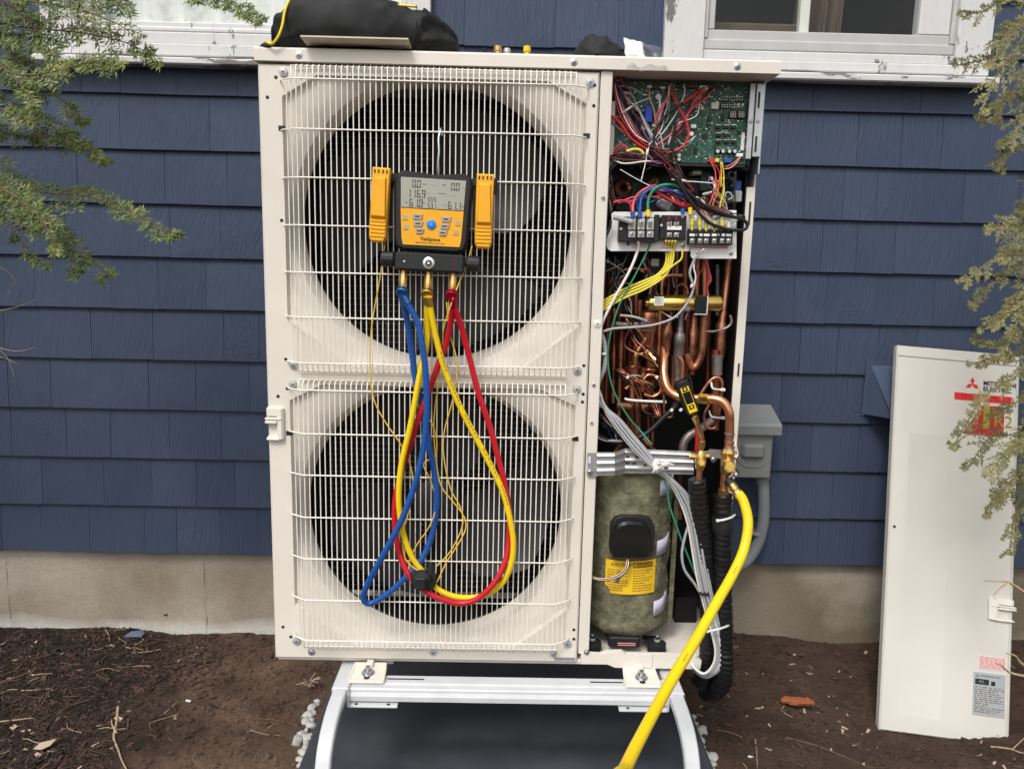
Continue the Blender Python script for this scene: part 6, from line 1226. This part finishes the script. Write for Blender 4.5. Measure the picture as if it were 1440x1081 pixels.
# hat
v, f = [], []; c0 = P(845, 72, .03); N = 28; NV = 14
for i in range(NV+1):
    t = math.pi*.5*i/NV
    for j in range(N):
        a_ = 2*math.pi*j/N; rx, ry, rz = .054, .06, .046; n_ = 1+.14*noise.noise((math.cos(a_)*2.2, math.sin(a_)*2.2, t*2.5))+.05*noise.noise((math.cos(a_)*7, math.sin(a_)*7, t*8))
        zz = rz*math.sin(t)*n_*(1.1 if math.cos(a_) < .3 else .92)-(.010*math.exp(-((math.cos(a_)*math.cos(t)-.1)/.16)**2) if t > .9 else 0)
        v.append((c0.x+rx*math.cos(t)**.7*math.cos(a_)*n_, .06+ry*math.cos(t)**.7*math.sin(a_)*n_, LIDZ+.0006+max(0, zz)))
for i in range(NV):
    for j in range(N): f.append((i*N+j, i*N+(j+1) % N, (i+1)*N+(j+1) % N, (i+1)*N+j))
f.append(tuple(range(N))[::-1]); f.append(tuple(NV*N+j for j in range(N)))
tag(build('knit_cap', v, f, [MATS['cloth_black']], None, None, 180), 'crumpled black knit cap lying on the lid beside a clear plastic bag', 'cap')
# clear plastic bag and paper
def sheet(name, pxs, nu, nv, amp, mat, seed, th=.0003):
    (a, b, c, d) = [P(*p) for p in pxs]; v = []; f = []
    for s_ in (0, th):
        for i in range(nv+1):
            for j in range(nu+1):
                u, w_ = j/nu, i/nv; p = (a*(1-u)+b*u)*(1-w_)+(d*(1-u)+c*u)*w_
                n_ = Vector((noise.noise((u*4+seed, w_*4, 1)), noise.noise((u*5, w_*5+seed, 7)), noise.noise((u*4, w_*4, 3+seed)))); v.append(p+n_*amp+Vector((0, s_, 0)))
    S_ = (nu+1)*(nv+1)
    for k in (0, 1):
        for i in range(nv):
            for j in range(nu): q = k*S_+i*(nu+1)+j; r = (q, q+1, q+nu+2, q+nu+1); f.append(r if k == 0 else r[::-1])
    return build(name, v, f, [MATS[mat]], None, None, 40)
tag(sheet('plastic_bag', [(886, 56, .04), (928, 66, .03), (940, 101, -.016), (880, 97, -.014)], 14, 10, .006, 'film', 2), 'clear crumpled plastic bag hanging over the front of the lid', 'bag')
tag(sheet('paper_slip', [(877, 53, .02), (903, 60, .02), (907, 84, .012), (880, 84, .012)], 8, 8, .004, 'white_plastic', 5), 'small white paper slip standing next to the black knit cap', 'paper')
for px, r, mt, h, lab in ((700, .0085, 'brass', .016, 'small brass cap standing on the lid behind its front edge'), (713, .007, 'silver', .012, 'small silver fitting on the lid next to the brass cap'), (741, .0075, 'yellow_hose', .017, 'small yellow cap standing on the lid right of the silver fitting'), (681, .005, 'w_black', .011, 'tiny black fitting on the lid left of the brass cap')):
    q = P(px, 78, .012); m = MB(); m.lathe((q.x, .012, LIDZ), (0, 0, 1), [(0, r*.7), (h*.45, r*.7), (h*.46, r), (h, r), (h+.001, r*.8)], mt, 12); tag(m.build('brass_cap' if mt == 'brass' else 'small_fitting'), lab, 'fitting', 'small fittings on the lid')
# ------------------------------------------------------------------ loose ground cover
r9 = random.Random(9)
def blocked(x, y): return (.02 < x < 1.055 and -.44 < y < .64) or y > .755
def scatter(name, n, region, size, aspect, mats, label, cat, flat=.35, lift=.3):
    m = MB(); c = 0
    while c < n:
        x, y = region()
        if blocked(x, y): continue
        c += 1; L = r9.uniform(*size); W = L/r9.uniform(*aspect); T = max(.001, W*flat); a = r9.uniform(0, 6.28); ti = r9.gauss(0, .22)
        R = Matrix.Rotation(a, 3, 'Z') @ Matrix.Rotation(ti, 3, 'Y') @ Matrix.Rotation(r9.gauss(0, .25), 3, 'X'); o = Vector((x, y, gh(x, y)+T*lift+abs(ti)*L*.2))
        h = [R @ Vector((sx*L/2*r9.uniform(.75, 1.1), sy*W/2*r9.uniform(.4, 1.1), sz*T/2)) + o for sx in (-1, 1) for sy in (-1, 1) for sz in (-1, 1)]
        m.add(h, _boxf, r9.choice(mats))
    return tag(m.build(name, None, smooth=False), label, cat, None, 'stuff')
def left_region():
    while True:
        x, y = r9.uniform(-1.25, .1), r9.uniform(-.1, .755)
        e = -.50+.12*(y-.4)+.14*noise.noise((y*4, x*2, 1))
        if x < e or r9.random() < math.exp(-(x-e)/.06): return x, y
def any_region(): return r9.uniform(-1.2, 2.35), r9.uniform(-.12, .758)
def right_region(): return 1.06+abs(r9.gauss(0, .5)), r9.uniform(-.05, .758)
scatter('wood_mulch', 9000, left_region, (.007, .034), (3.5, 11), ['chip_dark']*6+['chip_brown']*3+['chip_red']*2+['chip_pale']*0, 'dark shredded wood mulch covering the soil left of the heat pump', 'mulch')
scatter('leaf_litter', 200, left_region, (.008, .028), (1.3, 4), ['chip_pale', 'chip_brown', 'chip_red', 'twig_pale'], 'pale and rusty bits of litter scattered over the dark mulch', 'litter', .15, .8)
def crumbs(n):
    m = MB()
    for k in range(n):
        x, y = any_region()
        if blocked(x, y): continue
        r = .0015+.010*r9.random()**3.2; o = Vector((x, y, gh(x, y)+r*.25)); v = [o+Vector((dx*r*r9.uniform(.7, 1.3), dy*r*r9.uniform(.7, 1.3), dz*r*r9.uniform(.5, .9))) for dx, dy, dz in ((1, 0, 0), (0, 1, 0), (-1, 0, 0), (0, -1, 0), (0, 0, 1), (0, 0, -1))]
        m.add(v, [(0, 1, 4), (1, 2, 4), (2, 3, 4), (3, 0, 4), (1, 0, 5), (2, 1, 5), (3, 2, 5), (0, 3, 5)], 'soil')
    tag(m.build('soil_crumbs', None, smooth=False), 'loose brown crumbs of earth over the bare soil', 'soil', None, 'stuff')
crumbs(15000)
def pad_grit():
    m = MB()
    for k in range(45):
        x, y = r9.uniform(.05, 1.03), r9.uniform(-.35, .55); s_ = r9.uniform(.0012, .004); m.box((x, y, PT+s_*.3), (s_, s_*r9.uniform(.5, 1), s_*.6), r9.choice(('chip_brown', 'chip_dark', 'chip_brown')), 0, Matrix.Rotation(r9.uniform(0, 3), 3, 'Z'))
    tag(m.build('pad_grit', None, smooth=False), 'grit and crumbs of soil scattered on the dark pad', 'grit', None, 'stuff')
pad_grit()
scatter('bark_bits', 650, right_region, (.006, .026), (1.6, 5), ['chip_brown', 'chip_red', 'chip_dark', 'chip_dark', 'chip_brown', 'chip_brown', 'chip_pale'], 'small bark and wood bits on the dark soil right of the heat pump', 'bark', .25, .6)
def fine_roots(n):
    m = MB()
    for k in range(n):
        x, y = any_region() if k % 2 else left_region()
        if blocked(x, y): continue
        a = r9.uniform(0, 6.28); p = []; L = r9.uniform(.01, .035)
        for j in range(4):
            p.append((x, y, gh(x, y)+.003+.004*r9.random())); a += r9.gauss(0, .5); x += math.cos(a)*L; y = min(y+math.sin(a)*L*.7, .752)
        m.tube(cr(p, 3), .0006+.0007*r9.random(), r9.choice(('twig', 'chip_brown', 'twig', 'chip_brown', 'twig_pale')), 4, False)
    tag(m.build('fine_roots', None, smooth=False), 'thin dry rootlets and stems strewn over the soil', 'roots', None, 'stuff')
fine_roots(300)
def twig(pts, r, mat, label, cat='twig', forks=()):
    m = MB()
    def grd(p): q = PZ(p[0], p[1], GZ); x, y = q.x, min(q.y, .745); return Vector((x, y, gh(x, y)+r*1.2+(p[2] if len(p) > 2 else 0)))
    for i, path in enumerate([pts]+list(forks)):
        c = cr([grd(p) for p in path], 6); m.tube(c, [r*(1-.6*k/len(c))*(.7 if i else 1)*(1+.2*noise.noise((k*.7, r*999, i))) for k in range(len(c))], mat, 7)
    return tag(m.build('twig' if cat == 'twig' else cat.replace(' ', '_'), None, 60), label, cat)
twig([(166, 996), (164, 1015), (160, 1035), (166, 1052), (172, 1070), (182, 1090)], .0042, 'twig_pale', 'crooked pale root lying on bare soil at the bottom left', forks=[[(164, 1030), (158, 1020), (157, 1012)]])
twig([(55, 1000), (75, 970), (100, 958), (120, 955)], .0022, 'twig', 'thin bent twig lying across the dark mulch'); twig([(0, 1015), (25, 1012), (45, 1010)], .0024, 'twig_pale', 'short pale straight stick at the left picture edge on mulch'); twig([(0, 960), (50, 945), (90, 938), (120, 930)], .0018, 'twig', 'long thin twig on the mulch near the foundation')
twig([(355, 1012), (385, 1013), (410, 1020), (425, 1030)], .0018, 'twig', 'fine curved root beside the left pebbles'); twig([(30, 970), (50, 971), (72, 972)], .0018, 'twig_pale', 'short straight twig on mulch below the fallen bark bits')
twig([(230, 1003), (245, 990), (250, 985)], .0016, 'twig_pale', 'small pale twig on bare soil right of the crooked root'); twig([(1105, 1037), (1140, 1045), (1180, 1058), (1220, 1072), (1245, 1074)], .0020, 'twig', 'long thin root on the dark soil left of the leaning panel')
twig([(1062, 1040), (1064, 1060), (1065, 1080)], .0018, 'twig_pale', 'short upright-lying pale stem on soil right of the stones'); twig([(1127, 968), (1140, 978), (1150, 990)], .0016, 'twig', 'small twig beside the rusty wood chunk')
twig([(1395, 1035), (1420, 1040), (1440, 1050), (1470, 1055)], .0028, 'twig_pale', 'pale stick at the foot of the leaning panel', forks=[[(1425, 1042), (1450, 1020), (1475, 1000)]])
# rusty wood chunk, blue paint chip, dead leaf, white chip
q = PZ(1122, 994, GZ); m = MB(); T = Matrix.Rotation(-.25, 3, 'Z')
pts = [q+T @ Vector((x, y, .012+z)) for x, y, z in ((-.048, 0, 0), (-.03, .004, .004), (-.005, 0, .006), (.02, .006, .006), (.045, .012, .002))]
m.tube(cr(pts, 4), [.005, .008, .009, .011, .011, .010, .011, .012, .012, .013, .011, .012, .010, .012, .009, .008, .004], 'red_wood', 7); m.tube([pts[2]+Vector((0, -.008, -.002)), pts[1]+Vector((.0, -.016, -.003))], [.007, .003], 'red_wood', 6); o = m.build('wood_chunk', None, 30); tag(o, 'rusty red splintered piece of wood on the dark soil', 'wood')
q = PZ(189, 904, GZ); m = MB(); m.add([Vector((q.x+x, min(q.y, .735)+y, gh(q.x, .73)+.012+z)) for x, y, z in ((-.03, -.01, 0), (-.008, .004, .012), (.026, .010, .013), (.034, .002, .006), (.03, -.012, .002), (-.03, -.01, -.003), (-.008, .004, .009), (.026, .010, .010), (.034, .002, .003), (.03, -.012, -.001))], [(0, 4, 3, 2, 1), (5, 6, 7, 8, 9)]+[(i, (i+1) % 5, 5+(i+1) % 5, 5+i) for i in range(5)], 'blue_paint_chip'); tag(m.build('shingle_scrap', None, smooth=False), 'broken scrap of blue painted shingle lying at the foundation', 'scrap')
q = PZ(62, 1055, GZ); m = MB(); m.add([Vector((q.x+x, q.y+y, gh(q.x, q.y)+.012+z)) for x, y, z in ((-.02, -.012, 0), (-.012, .006, .006), (.006, .016, .004), (.022, .02, .008), (.016, 0, .002), (.002, -.014, 0))], [(0, 5, 4, 3, 2, 1)], 'chip_pale'); m.build('dead_leaf', None, smooth=False); tag(sc.objects['dead_leaf'], 'pale curled dead leaf on the mulch at the lower left', 'leaf')
m = MB(); q = PZ(265, 987, GZ); m.box((q.x, q.y, gh(q.x, q.y)+.006), (.017, .006, .005), 'off_white', .001, Matrix.Rotation(-.3, 3, 'Z')); tag(m.build('wood_chip', None), 'small white wood chip on the bare brown soil', 'chip')
m = MB(); q = PZ(1055, 1067, GZ); m.box((q.x, q.y, gh(q.x, q.y)+.006), (.013, .005, .005), 'off_white', .001, Matrix.Rotation(-.4, 3, 'Z')); tag(m.build('plastic_bit', None), 'tiny white plastic bit on soil right of the stand', 'scrap')
q = PZ(433, 968, GZ); m = MB()
for k in range(26): a = r9.uniform(0, 6.28); L = r9.uniform(.012, .04); e = Vector((math.cos(a)*L, math.sin(a)*L*.6, r9.uniform(-.004, .03))); o = q+Vector((0, 0, .01)); m.tube([o, o+e*.5+Vector((0, 0, .006)), o+e], .0011, 'chip_pale', 4, False)
tag(m.build('root_tuft', None), 'tan tuft of torn roots on the soil left of the stand', 'roots')

# ------------------------------------------------------------------ trees
def needle_quad(V, F, o, d, n, L, W):
    s = d.cross(n).normalized()*W*.5; i = len(V); V += [o, o+d*L*.45+s, o+d*L, o+d*L*.45-s]; F.append((i, i+1, i+2, i+3))
def side(t, n, ang): return (t*math.cos(ang)+n.cross(t)*math.sin(ang)).normalized()
def strip(m, pts, r0, r1, mat): L = len(pts); m.tube(pts, [r0+(r1-r0)*k/(L-1) for k in range(L)], mat, 4, False)
def hemlock_spray(spine, n, lat, rg, dens=1.0):
    V, F = [], []; wood = MB(); c = cr(spine, 9); L = len(c); strip(wood, c, .0028, .0007, 'twig'); acc = 0; sg = 1
    tot = sum((c[i]-c[i-1]).length for i in range(1, L)); run = 0
    def needles(p, nn, dens_=1):
        for i in range(1, len(p)):
            seg = p[i]-p[i-1]; ln = seg.length
            if ln < 1e-5: continue
            t = seg/ln; k = max(1, int(ln/.0050*dens_))
            for j in range(k):
                o = p[i-1]+seg*((j+rg.random())/k)
                for s_ in (-1, 1):
                    d = side(t, nn, s_*rg.uniform(.75, 1.25)); d = (d+nn*rg.gauss(.05, .22)).normalized(); n2 = (nn+Vector((rg.gauss(0, .35), rg.gauss(0, .35), rg.gauss(0, .35)))).normalized()
                    needle_quad(V, F, o, d, n2, rg.uniform(.011, .0175), .0034)
    for i in range(1, L):
        d = (c[i]-c[i-1]).length; run += d; acc += d; t = (c[i]-c[i-1]).normalized(); u = run/tot
        if acc > .022/dens and u > .06:
            acc = 0
            for sg in (-1, 1):
                if rg.random() < .25: continue
                ll = lat*(.25+.9*(1-u)**.7)*rg.uniform(.55, 1.15); d0 = side(t, n, sg*rg.uniform(.7, 1.05)); p = [c[i].copy()]; dd = d0.copy()
                for k in range(6): dd = (dd+t*.10+Vector((0, 0, -.07))+n*rg.gauss(0, .05)).normalized(); p.append(p[-1]+dd*ll/6)
                strip(wood, p, .0009, .0004, 'twig'); needles(p, n)
                for k in range(1, 6):
                    for s2 in (-1, 1):
                        if rg.random() < .45: continue
                        l2 = ll*.42*(1-k/8)*rg.uniform(.5, 1.1); tt = (p[k+1]-p[k]).normalized(); d2 = side(tt, n, s2*rg.uniform(.6, .95)); q = [p[k], p[k]+d2*l2*.5, p[k]+(d2+tt*.25).normalized()*l2+Vector((0, 0, -l2*.08))]
                        needles(q, n)
    needles(c[L//3:], n); return wood, V, F
rg = random.Random(21)
hem = thing('hemlock_tree', (-1.55, .05, GZ), 'green hemlock reaching in with needle sprays at the upper left', 'tree')
m = MB(); m.tube([(-1.55+.02*noise.noise((k*.8, 0, 0)), .05, GZ-.05+k*.3) for k in range(11)], [.075-.0045*k for k in range(11)], 'bark', 10); m.build('trunk', hem, 60)
nrm = Vector((.05, -.80, .58)).normalized()
HS = [([(-60, -50), (60, -34), (170, -18), (260, -8), (320, 5), (364, 27)], -.02, .075, 1.0), ([(-60, 25), (30, 38), (110, 46), (170, 58), (216, 78)], -.10, .085, 1.1), ([(-60, 62), (20, 104), (80, 100), (125, 88), (160, 92)], -.16, .08, 1.1), ([(-50, 105), (20, 145), (65, 172), (105, 200), (138, 214)], -.06, .085, 1.0),
      ([(-50, -10), (40, 2), (110, 14), (165, 34), (196, 58)], -.04, .085, 1.1), ([(-60, -40), (20, -28), (90, -12), (150, -2), (190, 12)], -.14, .08, 1.1), ([(-50, 70), (0, 92), (30, 122), (52, 148)], -.22, .06, 1.0), ([(-50, 128), (5, 155), (50, 176)], -.20, .06, 1.0), ([(-60, 30), (10, 68), (60, 120), (100, 150), (120, 172)], .02, .08, 1.0), ([(-40, 180), (20, 190), (60, 192), (100, 196), (150, 228)], .05, .05, .8),
      ([(-60, 215), (0, 248), (60, 270), (120, 276), (180, 296), (238, 327)], -.08, .085, 1.0), ([(-50, 255), (15, 285), (60, 318), (92, 352), (110, 384)], -.14, .08, 1.1), ([(-40, 265), (40, 300), (90, 330), (128, 362), (157, 394)], -.02, .085, 1.0), ([(-50, 245), (10, 270), (50, 300), (70, 330), (80, 350)], -.20, .07, 1.1), ([(-40, 275), (0, 300), (30, 340), (60, 372)], -.06, .06, .9), ([(-50, -20), (0, 0), (40, 30), (70, 70), (85, 100)], -.12, .08, 1.0), ([(-60, 0), (-10, 40), (20, 80), (40, 130), (50, 190)], .0, .08, 1.0)]
for pts, Y, lat, dn in HS:
    sp = [P(x, y, Y+.05*(1-i/len(pts))) for i, (x, y) in enumerate(pts)]
    sp = [sp[0]+Vector((-.26, .03+rg.uniform(-.06, .06), -.04+rg.uniform(-.03, .03)))]+sp
    n = (nrm+Vector((rg.gauss(0, .15), rg.gauss(0, .1), rg.gauss(0, .15)))).normalized(); wood, V, F = hemlock_spray(sp, n, lat, rg, dn)
    a = Vector((-1.52, .05, sp[0].z-.12+rg.uniform(-.12, .06))); strip(wood, cr([a, (a+sp[0])/2+Vector((0, 0, .03)), sp[0]], 5), .011, .0042, 'bark'); b = wood.build('branch', hem, 60); build('needles', V, F, [MATS['hemlock']], None, b, smooth=False)
for p in ([(-30, 440), (5, 436), (35, 428), (52, 420)], [(-30, 480), (10, 492), (30, 493), (50, 488)], [(-30, 500), (5, 503), (25, 512)], [(-30, 470), (8, 500), (20, 530)], [(40, 200), (75, 210), (90, 222), (135, 255)], [(40, 195), (60, 220), (60, 240)], [(75, 208), (88, 225), (75, 238)], [(70, 205), (72, 222)], [(-20, 375), (5, 378), (20, 395), (8, 420)]):
    m = MB(); strip(m, cr([P(x, y, .1) for x, y in p], 5), .0012, .0004, 'twig_pale'); m.build('bare_twig', hem, 60)

def cypress_spray(spine, n, lat, rg):
    V, F = [], []; wood = MB(); c = cr(spine, 9); L = len(c); strip(wood, c, .0018, .0006, 'twig'); acc = 0; run = 0; tot = sum((c[i]-c[i-1]).length for i in range(1, L))
    def frond(p, size, w=.0030):
        acc_ = 0; sg = 1
        for i in range(1, len(p)):
            t = (p[i]-p[i-1]); ln = t.length
            if ln < 1e-6: continue
            t /= ln; u = i/len(p)
            needle_quad(V, F, p[i-1], t, (n+Vector((rg.gauss(0, .2),)*3)).normalized(), ln*1.7, w*1.15)
            for s_ in (-1, 1):
                l2 = size*(1.15-u*.75)*rg.uniform(.6, 1.2); d = side(t, n, s_*rg.uniform(.5, .8)); d = (d+n*rg.gauss(0, .15)+Vector((0, 0, -.12))).normalized(); n2 = (n+Vector((rg.gauss(0, .3), rg.gauss(0, .3), rg.gauss(0, .3)))).normalized()
                needle_quad(V, F, p[i-1], d, n2, l2, w)
                if l2 > .011:
                    o = p[i-1]+d*l2*.45
                    for s3 in (-1, 1): needle_quad(V, F, o, side(d, n, s3*.6), n2, l2*.5, w*.85)
    for i in range(1, L):
        d = (c[i]-c[i-1]).length; run += d; acc += d; t = (c[i]-c[i-1]).normalized(); u = run/tot
        if acc > .021:
            acc = 0
            for sg in (-1, 1):
                if rg.random() < .25: continue
                ll = lat*(.35+.8*(1-u)**.8)*rg.uniform(.5, 1.15); dd = side(t, n, sg*rg.uniform(.5, .85)); p = [c[i].copy()]; K = max(4, int(ll/.0105))
                for k in range(K): dd = (dd+t*.05+Vector((0, 0, -.045))+n*rg.gauss(0, .05)).normalized(); p.append(p[-1]+dd*ll/K)
                strip(wood, p, .0008, .0004, 'twig'); frond(p, .019)
    frond(c[L//3:], .016); return wood, V, F
cyp = thing('cypress_tree', (2.45, .25, GZ), 'tan green feathery cypress hanging in at the right in front of the leaning panel', 'tree')
m = MB(); m.tube([(2.45+.02*noise.noise((k*.8, 5, 0)), .25, GZ-.05+k*.3) for k in range(10)], [.05-.0035*k for k in range(10)], 'bark', 10); m.build('trunk', cyp, 60)
CS = [[(1480, -30), (1420, -8), (1380, 6), (1352, 16)], [(1480, 10), (1430, 40), (1390, 72), (1348, 92)], [(1480, 40), (1440, 72), (1410, 112), (1377, 164)], [(1480, 110), (1440, 132), (1410, 150), (1383, 164)], [(1480, 165), (1445, 195), (1420, 212), (1406, 234)], [(1490, 20), (1450, 30), (1420, 60), (1395, 92)], [(1480, 240), (1450, 282), (1436, 312)],
      [(1490, 300), (1450, 325), (1415, 324), (1392, 326)], [(1490, 318), (1440, 348), (1400, 366), (1358, 394)], [(1490, 340), (1440, 380), (1400, 410), (1366, 432)], [(1490, 400), (1440, 422), (1410, 440), (1386, 462)], [(1490, 430), (1440, 470), (1400, 482), (1370, 478)], [(1490, 450), (1440, 498), (1400, 512), (1368, 512)], [(1490, 480), (1430, 528), (1390, 556), (1346, 618)], [(1490, 520), (1440, 560), (1400, 588), (1342, 624)],
      [(1480, 70), (1445, 100), (1415, 140), (1398, 175)], [(1480, 130), (1450, 165), (1425, 185), (1412, 205)], [(1485, 260), (1455, 300), (1430, 335), (1412, 362)], [(1490, 380), (1450, 405), (1420, 420), (1398, 448)], [(1490, 600), (1455, 640), (1425, 668), (1400, 700)],
      [(1490, 545), (1440, 600), (1395, 622), (1360, 660)], [(1490, 580), (1450, 620), (1420, 640), (1392, 666)], [(1490, 650), (1440, 688), (1402, 698), (1382, 728)], [(1490, 690), (1450, 700), (1430, 730), (1420, 772)], [(1490, 360), (1455, 400), (1430, 450), (1412, 500)], [(1490, 560), (1460, 580), (1432, 610), (1410, 650)]]
nc = Vector((-.25, -.88, .25)).normalized()
for i, pts in enumerate(CS):
    Y = .12+.10*math.sin(i*2.3); sp = [P(x+(rg.uniform(-9, 9) if 0 < k < 3 else 0), y+(rg.uniform(-12, 12) if 0 < k < 3 else 0), Y+.04*(1-k/3)) for k, (x, y) in enumerate(pts)]
    sp = [sp[0]+Vector((.16, .03+rg.uniform(-.05, .05), -.05))]+sp
    n = (nc+Vector((rg.gauss(0, .2), rg.gauss(0, .15), rg.gauss(0, .2)))).normalized(); wood, V, F = cypress_spray(sp, n, .055 if 470 < pts[-1][1] < 640 else .076, rg)
    a = Vector((2.43, .25, sp[0].z-.15)); strip(wood, cr([a, (a+sp[0])/2+Vector((0, 0, .02)), sp[0]], 5), .008, .0034, 'bark'); b = wood.build('branch', cyp, 60); build('foliage', V, F, [MATS['cypress']], None, b, smooth=False)
for p in ([(1470, 850), (1440, 832), (1418, 818), (1405, 817), (1384, 816)], [(1418, 818), (1405, 828), (1396, 838)], [(1480, 955), (1440, 950), (1420, 945), (1408, 935), (1401, 932)], [(1470, 945), (1440, 935), (1428, 922), (1415, 918)]):
    m = MB(); strip(m, cr([P(x, y, .16) for x, y in p], 5), .0042, .0016, 'twig_pale'); m.build('dead_branch', cyp, 60)
for q0, q1 in (((1470, 850), (1560, 880)), ((1480, 955), (1570, 960)), ((1470, 945), (1570, 940))): m = MB(); a = P(*q0, .16); strip(m, [a, a+Vector((.15, .02, .0)), Vector((2.44, .25, a.z-.05))], .0042, .006, 'twig_pale') if True else None; m.build('dead_branch', cyp, 60)
